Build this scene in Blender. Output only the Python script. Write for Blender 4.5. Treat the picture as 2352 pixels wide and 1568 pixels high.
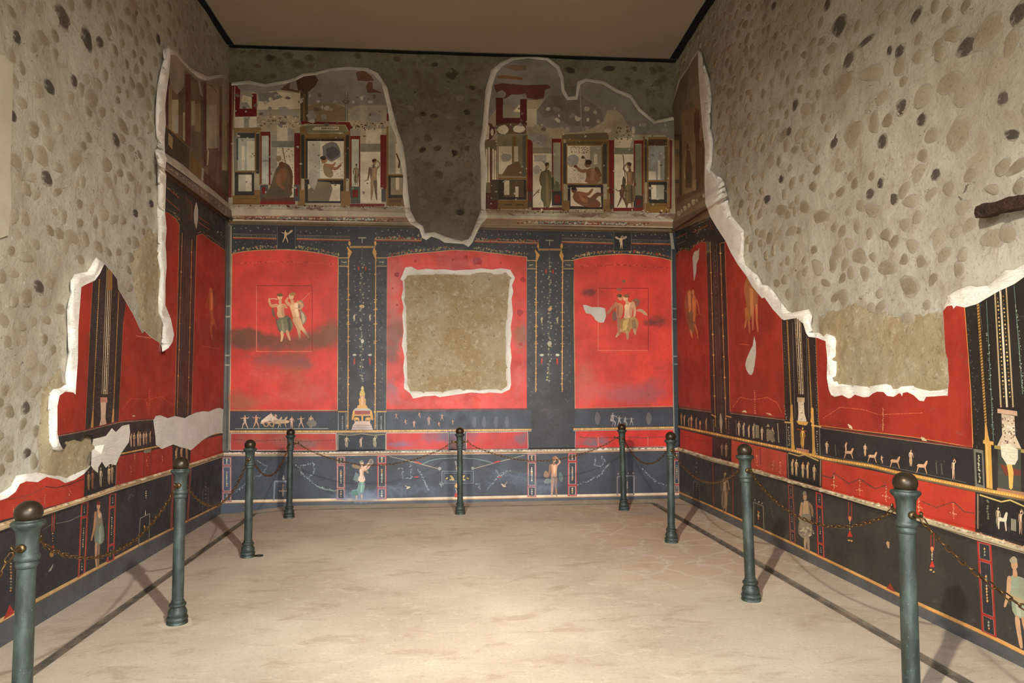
import bpy, bmesh, math, random
import numpy as np
from mathutils import Vector, Matrix
from mathutils.geometry import delaunay_2d_cdt

for o in list(bpy.data.objects):
    bpy.data.objects.remove(o)
random.seed(7)
SC = bpy.context.scene
COL = SC.collection

# ------------------------------------------------------------------ camera
F, PSI, TH, CAMZ = 1568.0, 0.1045, 0.0576, 1.30          # focal length in px of the 2352 frame, yaw, pitch, height
YB, XL, XR = 7.7248, -2.3385, 2.7512                     # planes of the plastered back, left and right wall
FWD = Vector((math.sin(PSI)*math.cos(TH), math.cos(PSI)*math.cos(TH), math.sin(TH)))
RGT = Vector((math.cos(PSI), -math.sin(PSI), 0))
UPV = RGT.cross(FWD)
cd = bpy.data.cameras.new('camera')
cd.sensor_width = 36; cd.lens = 36*F/2352; cd.clip_start = .02
cam = bpy.data.objects.new('camera', cd); COL.objects.link(cam)
cam.matrix_world = Matrix(((RGT.x, UPV.x, -FWD.x, 0), (RGT.y, UPV.y, -FWD.y, 0), (RGT.z, UPV.z, -FWD.z, CAMZ), (0, 0, 0, 1)))
SC.camera = cam

# ------------------------------------------------------------------ world, lamps, exposure
W_ = bpy.data.worlds.new('sky'); SC.world = W_; W_.use_nodes = True
W_.node_tree.nodes['Background'].inputs[0].default_value = (.80, .90, 1.0, 1)
W_.node_tree.nodes['Background'].inputs[1].default_value = 14.0
def spot(name, loc, target, energy, col, size, blend, radius):
    l = bpy.data.lights.new(name, 'SPOT'); l.energy = energy; l.color = col
    l.spot_size = math.radians(size); l.spot_blend = blend; l.shadow_soft_size = radius
    o = bpy.data.objects.new(name, l); COL.objects.link(o); o.location = loc
    o.rotation_euler = (Vector(target)-Vector(loc)).to_track_quat('-Z', 'Y').to_euler()
    return o
spot('spot_lamp', (1.2, -.55, 3.75), (-2.2, 6.2, -.05), 1600, (1, .955, .89), 65, 1, .05)
spot('spot_lamp', (-1.25, -.45, 3.6), (2.7, 6.0, -.05), 1800, (1, .94, .85), 65, 1, .05)
VS = SC.view_settings
SC.display_settings.display_device = 'sRGB'
VS.view_transform = 'Standard'; VS.look = 'None'; VS.gamma = 1; VS.use_curve_mapping = False
VS.exposure = 0.14

# ------------------------------------------------------------------ projection helpers (photograph pixels <-> real planes)
def ray(px, py):
    return FWD*F + RGT*(px-1176) - UPV*(py-784)
def on_plane(px, py, axis, v):
    d = ray(px, py); t = v/d[axis]
    return Vector((d.x*t, d.y*t, CAMZ+d.z*t))
def proj(P):
    v = Vector(P)-Vector((0, 0, CAMZ)); k = v.dot(FWD)
    if k < .05: return (-1e5, -1e5)
    return (1176+F*v.dot(RGT)/k, 784-F*v.dot(UPV)/k)
def sstep(a, b, x):
    t = min(1, max(0, (x-a)/(b-a))); return t*t*(3-2*t)
def floor_z(x):
    return -.055 - .075*(1-sstep(-2.4, -1.5, x))
def on_floor(px, py):
    z = -.06
    for _ in range(6):
        d = ray(px, py); t = (z-CAMZ)/d.z; z = floor_z(d.x*t)
    return Vector((d.x*t, d.y*t, z))
def lin(c):
    return tuple((v/255/12.92 if v/255 <= .04045 else ((v/255+.055)/1.055)**2.4) for v in c)

# ------------------------------------------------------------------ numpy noise
_rng = np.random.RandomState(3); _TAB = _rng.rand(256, 256)
def vnoise(x, y):
    xi = np.floor(x).astype(int); yi = np.floor(y).astype(int); fx = x-xi; fy = y-yi
    fx = fx*fx*(3-2*fx); fy = fy*fy*(3-2*fy)
    g = lambda a, b: _TAB[a % 256, b % 256]
    return (g(xi, yi)*(1-fx)+g(xi+1, yi)*fx)*(1-fy)+(g(xi, yi+1)*(1-fx)+g(xi+1, yi+1)*fx)*fy
def fbm(x, y, o=4):
    s = 0; a = .5; n = 0
    for i in range(o):
        s = s+a*vnoise(x+i*17.3, y+i*9.7); n += a; x = x*2.03; y = y*2.03; a *= .5
    return s/n

# ------------------------------------------------------------------ materials
class NT:
    def __init__(s, name):
        s.m = bpy.data.materials.new(name); s.m.use_nodes = True; s.t = s.m.node_tree
        s.b = s.t.nodes['Principled BSDF']; s.out = s.b
    def n(s, typ, **k):
        nd = s.t.nodes.new(typ)
        for a, v in k.items(): setattr(nd, a, v)
        return nd
    def l(s, a, b): s.t.links.new(a, b)
    def coord(s, scale=(1, 1, 1), kind='Object'):
        tc = s.n('ShaderNodeTexCoord'); mp = s.n('ShaderNodeMapping'); mp.inputs['Scale'].default_value = scale
        s.l(tc.outputs[kind], mp.inputs[0]); return mp.outputs[0]
    def noise(s, co, scale, detail=4, rough=.6, dist=0):
        nd = s.n('ShaderNodeTexNoise'); nd.inputs['Scale'].default_value = scale; nd.inputs['Detail'].default_value = detail
        nd.inputs['Roughness'].default_value = rough; nd.inputs['Distortion'].default_value = dist
        s.l(co, nd.inputs['Vector']); return nd.outputs['Fac']
    def ramp(s, f, a, b, lo=0, hi=1):
        nd = s.n('ShaderNodeMapRange'); nd.interpolation_type = 'SMOOTHSTEP'
        for i, v in zip((1, 2, 3, 4), (a, b, lo, hi)): nd.inputs[i].default_value = v
        s.l(f, nd.inputs[0]); return nd.outputs[0]
    def mix(s, f, a, b, mode='MIX'):
        nd = s.n('ShaderNodeMix', data_type='RGBA', blend_type=mode)
        for idx, v in ((0, f), (6, a), (7, b)):
            if isinstance(v, (int, float)): nd.inputs[idx].default_value = v
            elif isinstance(v, tuple): nd.inputs[idx].default_value = (*v, 1)
            else: s.l(v, nd.inputs[idx])
        return nd.outputs[2]
    def math(s, op, a, b):
        nd = s.n('ShaderNodeMath', operation=op)
        for i, v in enumerate((a, b)):
            if isinstance(v, (int, float)): nd.inputs[i].default_value = v
            else: s.l(v, nd.inputs[i])
        return nd.outputs[0]
    def bump(s, h, strength, dist, prev=None):
        nd = s.n('ShaderNodeBump'); nd.inputs['Strength'].default_value = strength; nd.inputs['Distance'].default_value = dist
        s.l(h, nd.inputs['Height'])
        if prev is not None: s.l(prev, nd.inputs['Normal'])
        return nd.outputs[0]
    def fin(s, col, rough=.8, normal=None, spec=.3, metal=0):
        if isinstance(col, tuple): s.b.inputs['Base Color'].default_value = (*col, 1)
        else: s.l(col, s.b.inputs['Base Color'])
        if isinstance(rough, (int, float)): s.b.inputs['Roughness'].default_value = rough
        else: s.l(rough, s.b.inputs['Roughness'])
        s.b.inputs['Specular IOR Level'].default_value = spec; s.b.inputs['Metallic'].default_value = metal
        if normal is not None: s.l(normal, s.b.inputs['Normal'])
        return s.m

def mat_fresco():
    k = NT('painted_plaster'); co = k.coord()
    at = k.n('ShaderNodeVertexColor'); at.layer_name = 'paint'
    n1 = k.noise(co, 2.6, 5, .62); n2 = k.noise(co, 9, 6, .65, .6); n3 = k.noise(co, 60, 4, .6); n4 = k.noise(co, 26, 5, .7)
    dt = k.n('ShaderNodeVertexColor'); dt.layer_name = 'blot'
    m1 = k.noise(co, 5.5, 9, .74, .5); m2 = k.noise(k.coord((1, 1, 1.6)), 15, 7, .72, .3); m3 = k.noise(co, 4, 8, .7, .3)
    c = k.mix(1, at.outputs[0], k.mix(k.ramp(n1, .35, .65), (.76, .74, .74), (1.12, 1.12, 1.12)), 'MULTIPLY')
    c = k.mix(k.ramp(m3, .5, .66, 0, .32), c, k.mix(1, c, lin((26, 22, 22)), 'ADD'))                      # chalky bloom
    c = k.mix(k.ramp(k.math('ADD', m1, dt.outputs[1]), .92, 1.36, 0, .92), c, dt.outputs[0])     # stains with broken edges
    c = k.mix(k.ramp(m2, .58, .70, 0, .34), c, lin((104, 92, 86)))
    c = k.mix(k.ramp(n4, .58, .72, 0, .45), c, k.mix(1, c, (.42, .40, .40), 'MULTIPLY'))
    c = k.mix(k.ramp(n3, .64, .74, 0, .26), c, lin((170, 156, 138)))
    nb = k.bump(n4, .25, .004); nb = k.bump(n3, .25, .0015, nb)
    return k.fin(c, k.ramp(n2, .3, .8, .42, .62), nb, .45)
def mat_lime():
    k = NT('lime_plaster'); co = k.coord()
    at = k.n('ShaderNodeVertexColor'); at.layer_name = 'paint'
    n1 = k.noise(co, 5, 5, .6); n3 = k.noise(co, 38, 5, .6); n5 = k.noise(k.coord((3, 3, 14)), 5, 4, .6, 1.2)
    c = k.mix(1, at.outputs[0], k.mix(k.ramp(n1, .3, .7), (.88, .86, .83), (1.04, 1.03, 1.02)), 'MULTIPLY')
    nb = k.bump(n5, .6, .02); nb = k.bump(n3, .5, .006, nb)
    return k.fin(c, .85, nb, .2)
def mat_masonry(name, base, dark, pale, warm):
    k = NT(name); co = k.coord()
    n1 = k.noise(co, 1.1, 5, .6); n2 = k.noise(co, 6, 6, .65, .4); n3 = k.noise(co, 34, 6, .7); n4 = k.noise(co, 15, 5, .65)
    c = k.mix(k.ramp(n1, .35, .68), lin(base), lin(pale))
    c = k.mix(k.ramp(n2, .5, .72, 0, .75), c, lin(warm))
    c = k.mix(k.ramp(n3, .52, .72, 0, .5), c, lin(dark))
    c = k.mix(k.ramp(n4, .63, .72, 0, .7), c, lin(pale))
    n5 = k.noise(k.coord((1, 1, 1.3)), 17, 3, .6, 1.2); n6 = k.noise(co, 1.7, 3, .5)
    pit = k.math('MULTIPLY', k.ramp(n5, .655, .69), k.ramp(n6, .45, .6))
    c = k.mix(k.math('MULTIPLY', pit, .75), c, lin((58, 51, 41)))
    nb = k.bump(n2, .5, .03); nb = k.bump(n4, .5, .012, nb); nb = k.bump(n3, .6, .006, nb)
    return k.fin(c, .92, nb, .15)
def mat_earth(name, base, dark, pale, warm):
    k = NT(name); co = k.coord()
    n1 = k.noise(co, 2.2, 5, .6); n2 = k.noise(co, 16, 8, .78, .15); n3 = k.noise(co, 50, 6, .75); n4 = k.noise(co, 26, 7, .76)
    c = k.mix(k.ramp(n1, .4, .62), lin(warm), lin(base))
    c = k.mix(k.ramp(n2, .5, .66, 0, .8), c, lin(pale))
    c = k.mix(k.ramp(n4, .54, .68, 0, .8), c, lin(dark))
    c = k.mix(k.ramp(n3, .56, .7, 0, .6), c, lin(pale))
    nb = k.bump(n2, .6, .02); nb = k.bump(n4, .6, .01, nb); nb = k.bump(n3, .7, .006, nb)
    return k.fin(c, .92, nb, .15)
def mat_stone(name, a, b, dark, mortar=(160, 152, 133), edge=1):
    k = NT(name); co = k.coord()
    oi = k.n('ShaderNodeObjectInfo')
    n1 = k.noise(co, 1.6 if edge else 7, 6, .7); n2 = k.noise(co, 3.4 if edge else 24, 6, .75)
    c = k.mix(oi.outputs['Random'], lin(a), lin(b))
    c = k.mix(k.ramp(n2, .5, .7, 0, .7), c, lin(dark))
    c = k.mix(k.ramp(n1, .52, .62, 0, .7), c, lin(mortar))
    if edge:   # lime mortar smeared over the rim of each stone
        sx = k.n('ShaderNodeSeparateXYZ'); k.l(co, sx.inputs[0])
        r = k.math('SQRT', k.math('ADD', k.math('MULTIPLY', sx.outputs[0], sx.outputs[0]), k.math('MULTIPLY', sx.outputs[1], sx.outputs[1])), 0)
        r = k.math('ADD', r, k.math('MULTIPLY', n1, .9))
        c = k.mix(k.ramp(r, 1.0, 1.38, 0, .95), c, lin(mortar))
    nb = k.bump(n2, .7, .012)
    return k.fin(c, .92, nb, .15)
def mat_floor():
    k = NT('floor_screed'); co = k.coord()
    n1 = k.noise(co, .7, 5, .6); n2 = k.noise(k.coord((1, 2.2, 1)), 3.2, 6, .68, .5); n3 = k.noise(co, 55, 5, .7); n4 = k.noise(k.coord((1, 1.8, 1)), 9, 7, .78, .4)
    c = k.mix(k.ramp(n1, .35, .65), lin((172, 157, 137)), lin((193, 179, 158)))
    c = k.mix(k.ramp(n2, .5, .68, 0, .42), c, lin((144, 122, 96)))
    c = k.mix(k.ramp(n4, .52, .64, 0, .42), c, lin((206, 192, 170)))
    c = k.mix(k.ramp(n3, .52, .72, 0, .4), c, lin((132, 114, 94)))
    # paler crack veins of the patched screed along the right side
    vo = k.n('ShaderNodeTexVoronoi', feature='DISTANCE_TO_EDGE'); vo.inputs['Scale'].default_value = 3.1
    wn = k.n('ShaderNodeTexNoise'); wn.inputs['Scale'].default_value = 3; k.l(co, wn.inputs['Vector'])
    vv = k.n('ShaderNodeVectorMath', operation='MULTIPLY_ADD'); k.l(wn.outputs['Color'], vv.inputs[0]); vv.inputs[1].default_value = (.5, .5, .5); k.l(co, vv.inputs[2])
    k.l(vv.outputs[0], vo.inputs['Vector'])
    sx = k.n('ShaderNodeSeparateXYZ'); k.l(co, sx.inputs[0])
    side = k.math('MULTIPLY', k.math('MULTIPLY', k.ramp(sx.outputs[0], .9, 1.6), k.ramp(sx.outputs[1], 4.0, 5.0)), k.ramp(n1, .40, .5))
    c = k.mix(k.math('MULTIPLY', k.ramp(vo.outputs[0], .05, .12), k.math('MULTIPLY', side, .45)), c, lin((180, 150, 112)))
    c = k.mix(k.math('MULTIPLY', k.ramp(vo.outputs[0], .03, .0), k.math('MULTIPLY', side, .4)), c, lin((224, 206, 176)))
    nb = k.bump(n4, .25, .008); nb = k.bump(n3, .4, .003, nb)
    return k.fin(c, .75, nb, .3)
def mat_plain(name, col, col2, scale=8, rough=.8, spec=.3, metal=0, bump=.2, bd=.004):
    k = NT(name); co = k.coord()
    n1 = k.noise(co, scale, 5, .65); n2 = k.noise(co, scale*5, 4, .6)
    c = k.mix(k.ramp(n1, .35, .68), lin(col), lin(col2))
    nb = k.bump(n2, bump, bd)
    return k.fin(c, rough, nb, spec, metal)
def mat_bronze(name, verd):
    k = NT(name); co = k.coord((1, 1, .35))
    oi = k.n('ShaderNodeObjectInfo')
    n1 = k.noise(co, 14, 6, .7, .5); n2 = k.noise(k.coord(), 70, 4, .7); n3 = k.noise(k.coord((1, 1, .2)), 30, 5, .7)
    c = k.mix(k.ramp(n1, .38, .66), lin((38, 44, 39)), lin((68, 78, 69)))
    c = k.mix(k.ramp(n3, .48, .66, 0, .8), c, lin((46, 44, 34)))
    c = k.mix(k.ramp(n2, .62, .75, 0, .6), c, lin((124, 142, 128)))
    if verd < .5:
        c = k.mix(k.ramp(n1, .62, .8, .0, .5), lin((56, 46, 32)), lin((54, 60, 50)))
    nb = k.bump(n2, .15, .002)
    return k.fin(c, .5 if verd > .5 else .36, nb, .4, .12 if verd > .5 else .6)

M_FR = mat_fresco(); M_LIME = mat_lime()
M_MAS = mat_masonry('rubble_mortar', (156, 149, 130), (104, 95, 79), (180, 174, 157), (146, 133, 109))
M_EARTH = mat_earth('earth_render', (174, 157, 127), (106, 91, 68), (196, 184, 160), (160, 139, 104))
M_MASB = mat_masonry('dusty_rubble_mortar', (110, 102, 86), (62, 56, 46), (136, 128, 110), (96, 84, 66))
M_COAT = mat_earth('coarse_render', (166, 152, 122), (108, 94, 70), (190, 178, 152), (162, 144, 110))
M_ST = [mat_stone('tuff_stone', (156, 144, 119), (138, 126, 102), (108, 97, 77)),
        mat_stone('pale_limestone', (168, 157, 132), (152, 141, 116), (122, 109, 88)),
        mat_stone('lava_stone', (100, 90, 76), (80, 73, 64), (46, 42, 38))]
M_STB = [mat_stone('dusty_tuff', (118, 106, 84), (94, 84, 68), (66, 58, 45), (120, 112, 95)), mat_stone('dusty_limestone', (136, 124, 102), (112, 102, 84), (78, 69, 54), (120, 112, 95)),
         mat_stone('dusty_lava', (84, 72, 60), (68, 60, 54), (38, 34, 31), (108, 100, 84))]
M_ST2 = mat_stone('small_rubble', (156, 142, 114), (156, 142, 114), (108, 94, 72), edge=0)
M_FLOOR = mat_floor()
M_CEIL = mat_plain('ceiling_board', (158, 145, 123), (164, 150, 128), 1.2, .85, .2, 0, .05)
M_GAP_SHADE = mat_plain('gap_shade_black', (16, 15, 14), (22, 20, 18), 3)  # near-black, the shade of the ceiling gap put into the colour
M_CHAN = mat_plain('channel_fill', (84, 78, 68), (120, 108, 90), 9, .9, .2, 0, .5, .01)
M_VERD = mat_bronze('verdigris_bronze', 1); M_BRONZE = mat_bronze('dark_bronze', 0)
M_BRASS = mat_plain('worn_brass', (112, 88, 48), (64, 58, 44), 30, .38, .5, .8, .1)
M_CHAIN = mat_plain('brown_chain_bronze', (120, 88, 46), (70, 58, 44), 40, .38, .5, .8, .1)
M_WOOD = mat_plain('old_dark_timber', (66, 48, 34), (42, 32, 24), 14, .85, .2, 0, .8, .02)
M_BLK = mat_plain('black_rubber', (26, 26, 26), (34, 33, 32), 20, .6)
M_FOOT = mat_plain('pale_footing_mortar', (196, 184, 160), (176, 162, 136), 12, .9)

# ------------------------------------------------------------------ object helpers
def link(o, parent=None):
    COL.objects.link(o)
    if parent is not None: o.parent = parent
    return o
def mesh_obj(name, verts, faces, mat, parent=None, smooth=False, mats=None):
    me = bpy.data.meshes.new(name); me.from_pydata([tuple(v) for v in verts], [], faces)
    for m in (mats or [mat]): me.materials.append(m)
    if smooth: me.polygons.foreach_set('use_smooth', [True]*len(me.polygons))
    me.update()
    return link(bpy.data.objects.new(name, me), parent)
def bm_obj(name, bm, mat, parent=None, smooth=False):
    me = bpy.data.meshes.new(name); bm.to_mesh(me); bm.free(); me.materials.append(mat)
    if smooth: me.polygons.foreach_set('use_smooth', [True]*len(me.polygons))
    return link(bpy.data.objects.new(name, me), parent)
def box_data(x0, x1, y0, y1, z0, z1):
    v = [(x, y, z) for x in (x0, x1) for y in (y0, y1) for z in (z0, z1)]
    return v, [(0, 1, 3, 2), (4, 6, 7, 5), (0, 4, 5, 1), (2, 3, 7, 6), (0, 2, 6, 4), (1, 5, 7, 3)]
def empty(name, loc, label, cat, group=None, rz=0):
    o = bpy.data.objects.new(name, None); COL.objects.link(o); o.location = loc; o.rotation_euler.z = rz
    o.empty_display_size = .1
    o['label'] = label; o['category'] = cat
    if group: o['group'] = group
    return o

# ------------------------------------------------------------------ floor (slab, sunk channel, border along the walls)
def px_line_on_floor(pts): return [on_floor(*p) for p in pts]
LCH = -1.93; RCH = 2.36; BCH = 7.47                      # sunk channel lines
fw = .035
def floor_grid(name, x0, x1, y0, y1, mat, parent=None, dz=0, step=.12):
    nx = max(2, int((x1-x0)/step)+1); ny = max(2, int((y1-y0)/.5)+1)
    xs = np.linspace(x0, x1, nx); ys = np.linspace(y0, y1, ny)
    v = [(x, y, floor_z(x)+dz) for y in ys for x in xs]
    f = [(j*nx+i, j*nx+i+1, (j+1)*nx+i+1, (j+1)*nx+i) for j in range(ny-1) for i in range(nx-1)]
    return mesh_obj(name, v, f, mat, parent, True)
floor = floor_grid('floor', LCH+fw, RCH-fw, -6, BCH-fw*.5, M_FLOOR); floor['kind'] = 'structure'
for a in ((XL-.3, LCH-fw, -6, YB+.2), (RCH+fw, XR+.3, -6, YB+.2), (LCH-fw, RCH+fw, BCH+fw*.5, YB+.2)):
    floor_grid('floor_border', *a, M_FLOOR, floor)
gv, gf = box_data(-60, 60, -80, -5.9, -.4, -.08)  # unseen ground outside, stretched far to cut sky light from below
mesh_obj('ground', gv, gf, mat_plain('unseen_ground', (112, 104, 90), (96, 90, 78), 2, .9))['kind'] = 'structure'
def channel(x0, x1, y0, y1):
    # open gutter: two walls and an uneven bed
    bm = bmesh.new(); along_y = (y1-y0) > (x1-x0); n = 60
    rows = []
    for i in range(n+1):
        t = i/n
        j1 = .012*(random.random()-.5); j2 = .012*(random.random()-.5); d = .012+.006*random.random()
        if along_y:
            y = y0+(y1-y0)*t; P = [(x0-.004, y, 0.001), (x0+.004+j1, y, -d), (x1-.004+j2, y, -d), (x1+.004, y, 0.001)]
        else:
            x = x0+(x1-x0)*t; P = [(x, y0-.004, .001), (x, y0+.003, -d), (x, y1-.003, -d), (x, y1+.004, .001)]
        rows.append([bm.verts.new((p[0], p[1], floor_z(p[0])+p[2])) for p in P])
    for a, b in zip(rows, rows[1:]):
        for k in range(3): bm.faces.new((a[k], a[k+1], b[k+1], b[k]))
    return bm_obj('drain_channel', bm, M_CHAN, floor)
channel(LCH-fw, LCH+fw, -6, BCH); channel(RCH-fw, RCH+fw, -6, BCH); channel(LCH-fw, RCH+fw, BCH-fw*.5, BCH+fw*.5)

# ------------------------------------------------------------------ ceiling, roof, front wall
def ceil_z(x, y):
    u = (x+2.36)/(5.07)
    return 5.045+.09*u + max(-1.1, y-7.7)*(.022*(1-u)-.085*u)
def make_ceiling():
    x0, x1, y0, y1 = XL-.02, XR-.055, -.9, YB-.03
    xs = np.linspace(x0, x1, 9); ys = list(np.linspace(y0, 6.5, 6))+list(np.linspace(6.6, y1, 5))
    v = []; nx = len(xs); ny = len(ys)
    for y in ys:
        for x in xs: v.append((x+.05*(x < -2), y, ceil_z(x, y)))
    f = [(j*nx+i, (j+1)*nx+i, (j+1)*nx+i+1, j*nx+i+1) for j in range(ny-1) for i in range(nx-1)]
    o = mesh_obj('ceiling', v, f, M_CEIL); o['kind'] = 'structure'
    sm = o.modifiers.new('thickness', 'SOLIDIFY'); sm.thickness = .04; sm.offset = -1
    v, f = box_data(XL-.5, XR+.5, -1.3, YB+.5, 5.75, 5.9)
    r = mesh_obj('light_block_roof', v, f, M_GAP_SHADE); r['kind'] = 'structure'  # unseen slab added above the ceiling to block sky light
make_ceiling()
def ceiling_gap_shade():  # black strips drawn in place of the shade in the ceiling gap
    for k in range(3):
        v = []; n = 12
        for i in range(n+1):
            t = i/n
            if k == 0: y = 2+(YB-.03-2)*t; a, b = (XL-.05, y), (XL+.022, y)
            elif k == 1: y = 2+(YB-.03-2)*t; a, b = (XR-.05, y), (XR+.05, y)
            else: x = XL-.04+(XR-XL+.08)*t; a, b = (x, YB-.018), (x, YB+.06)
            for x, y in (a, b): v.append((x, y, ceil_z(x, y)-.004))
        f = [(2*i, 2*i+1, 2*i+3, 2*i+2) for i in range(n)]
        mesh_obj('gap_shade_strip', v, f, M_GAP_SHADE, bpy.data.objects['ceiling'])
ceiling_gap_shade()
def front_wall():  # unseen wall, its opening kept low to hold daylight off the upper walls
    bm = bmesh.new()
    for b in ((XL-.5, -1.75, -1.3, -.9, -.3, 5.8), (2.0, XR+.5, -1.3, -.9, -.3, 5.8), (-1.75, 2.0, -1.3, -.9, 2.65, 5.8)):
        v, f = box_data(*b); vs = [bm.verts.new(p) for p in v]
        for q in f: bm.faces.new([vs[i] for i in q])
    o = bm_obj('wall_front', bm, M_MAS); o['kind'] = 'structure'
front_wall()

# ------------------------------------------------------------------ painted, partly broken plaster: 2-D arrangement of painted shapes
class Wall:
    """Shapes are drawn in photograph pixels, cut into one flat arrangement of triangles, then laid on the wall's real plane."""
    def __init__(s, name, axis, plane, inward):
        s.name, s.axis, s.plane, s.inward = name, axis, plane, inward
        s.P, s.PH, s.FR, s.FH, s.L, s.parts, s.cur = [], [], [], [], [], [], None
        s.stains = []; s.o = (0, 0, 1)
    def frame(s, ox=0, oy=0, sc=1): s.o = (ox, oy, sc)
    def T(s, pts): ox, oy, k = s.o; return [(ox+x/k, oy+y/k) for x, y in pts]
    def part(s, name, mat=None, label=None):
        s.parts.append((name, mat or M_FR, label)); s.cur = len(s.parts)-1
    def poly(s, pts, col):
        pts = list(pts)
        if len(pts) >= 5 and s.parts[s.cur][0] in ('painted_figure', 'painted_drapery', 'painted_cloak', 'painted_statue'):
            pts = [(a[0]*k+b[0]*(1-k), a[1]*k+b[1]*(1-k)) for a, b in zip(pts, pts[1:]+pts[:1]) for k in (.75, .25)]
        s.L.append((s.T(pts), lin(col), s.cur))
    def rect(s, x0, y0, x1, y1, col): s.poly([(x0, y0), (x1, y0), (x1, y1), (x0, y1)], col)
    def rects(s, col, *rs):
        for r in rs: s.rect(*r, col)
    def line(s, pts, w, col):
        for (ax, ay), (bx, by) in zip(pts, pts[1:]):
            dx, dy = bx-ax, by-ay; L = math.hypot(dx, dy) or 1; nx, ny = -dy/L*w/2, dx/L*w/2
            s.poly([(ax+nx, ay+ny), (bx+nx, by+ny), (bx-nx, by-ny), (ax-nx, ay-ny)], col)
    def band(s, top, bot, col): s.poly(list(top)+list(bot)[::-1], col)
    def dots(s, pts, n, r, cols, jit=0, asp=1):
        seg = [math.hypot(b[0]-a[0], b[1]-a[1]) for a, b in zip(pts, pts[1:])]; tot = sum(seg)
        for i in range(n):
            d = (i+.5)/n*tot; k = 0
            while k < len(seg)-1 and d > seg[k]: d -= seg[k]; k += 1
            t = d/(seg[k] or 1); x = pts[k][0]+(pts[k+1][0]-pts[k][0])*t; y = pts[k][1]+(pts[k+1][1]-pts[k][1])*t
            x += random.uniform(-jit, jit); y += random.uniform(-jit, jit)
            q = r*random.uniform(.75, 1.25); c = random.choice(cols)
            s.poly([(x-q*asp, y), (x, y-q), (x+q*asp, y), (x, y+q)], c)
    def blob(s, x, y, rx, ry, col, n=8, jit=.15, rot=0):
        pts = []
        for i in range(n):
            a = 2*math.pi*i/n+rot; k = 1+random.uniform(-jit, jit)
            pts.append((x+rx*k*math.cos(a), y+ry*k*math.sin(a)))
        s.poly(pts, col)
    def caps(s, pts, col):
        """tapered stroke through (x, y, r)"""
        lft, rgt = [], []
        n = len(pts)
        for i, (x, y, r) in enumerate(pts):
            a = pts[max(0, i-1)]; b = pts[min(n-1, i+1)]
            dx, dy = b[0]-a[0], b[1]-a[1]; L = math.hypot(dx, dy) or 1
            lft.append((x-dy/L*r, y+dx/L*r)); rgt.append((x+dy/L*r, y-dx/L*r))
        (x0, y0, r0), (x1, y1, r1) = pts[0], pts[-1]
        d0 = math.hypot(pts[1][0]-x0, pts[1][1]-y0) or 1; d1 = math.hypot(x1-pts[-2][0], y1-pts[-2][1]) or 1
        e0 = (x0-(pts[1][0]-x0)/d0*r0, y0-(pts[1][1]-y0)/d0*r0); e1 = (x1+(x1-pts[-2][0])/d1*r1, y1+(y1-pts[-2][1])/d1*r1)
        s.poly([e0]+lft+[e1]+rgt[::-1], col)
    def fig(s, x, y, h, pose='stand', skin=(198, 150, 112), cloth=None, sx=1.0, shear=0.0, hair=(84, 52, 34), flip=1, own=True):
        """a plain painted figure: feet at (x, y), height h; sx and shear follow the wall's foreshortening"""
        if own: s.part('painted_figure')
        def tr(p):
            u, v = p[0]*flip, p[1]
            return (x+u*h*sx, y-v*h+u*h*sx*shear)
        dk = tuple(int(c*.72) for c in skin); lt = tuple(min(255, int(c*1.14)+6) for c in skin)
        def st(pts, col): s.caps([(*tr(p), p[2]*h*(.34+.66*sx)) for p in pts], col)
        def pg(pts, col): s.poly([tr(p) for p in pts], col)
        big = h > 40
        if pose == 'stand':
            st([(-.05, .0, .018), (-.055, .24, .034), (-.045, .48, .05)], dk if big else skin)
            st([(.07, .0, .018), (.055, .25, .034), (.045, .48, .05)], skin)
            pg([(-.11, .80), (.11, .80), (.08, .62), (.095, .47), (-.095, .47), (-.08, .62)], skin)
            st([(-.11, .78, .026), (-.17, .63, .022), (-.13, .49, .018)], dk if big else skin)
            st([(.11, .78, .026), (.18, .66, .022), (.22, .52, .018)], skin)
        elif pose == 'raise':
            st([(-.06, .0, .018), (-.04, .24, .034), (-.035, .48, .05)], skin)
            st([(.08, .0, .018), (.05, .25, .034), (.045, .48, .05)], dk if big else skin)
            pg([(-.11, .80), (.11, .80), (.075, .62), (.09, .47), (-.09, .47), (-.07, .62)], skin)
            st([(-.10, .78, .026), (-.12, .62, .022), (-.15, .48, .018)], dk if big else skin)
            st([(.10, .78, .026), (.19, .86, .022), (.04, .99, .018)], skin)
        elif pose == 'run':
            st([(-.20, .03, .018), (-.10, .22, .032), (-.02, .46, .05)], skin)
            st([(.20, .0, .018), (.16, .24, .034), (.04, .46, .05)], skin)
            pg([(-.06, .80), (.14, .78), (.10, .6), (.09, .44), (-.08, .46), (-.06, .62)], skin)
            st([(-.05, .77, .026), (-.18, .70, .022), (-.26, .80, .018)], skin)
            st([(.13, .76, .026), (.25, .68, .022), (.33, .76, .018)], skin)
        elif pose == 'sit':
            st([(.16, .0, .024), (.2, .3, .04), (.0, .38, .06)], skin)
            st([(-.04, .02, .024), (.08, .32, .04), (-.05, .38, .06)], dk)
            pg([(-.14, .78), (.10, .80), (.09, .6), (.08, .36), (-.16, .34), (-.13, .6)], skin)
            st([(-.12, .75, .03), (-.1, .56, .026), (.06, .46, .02)], dk)
            st([(.10, .76, .03), (.22, .64, .026), (.32, .72, .02)], skin)
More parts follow.
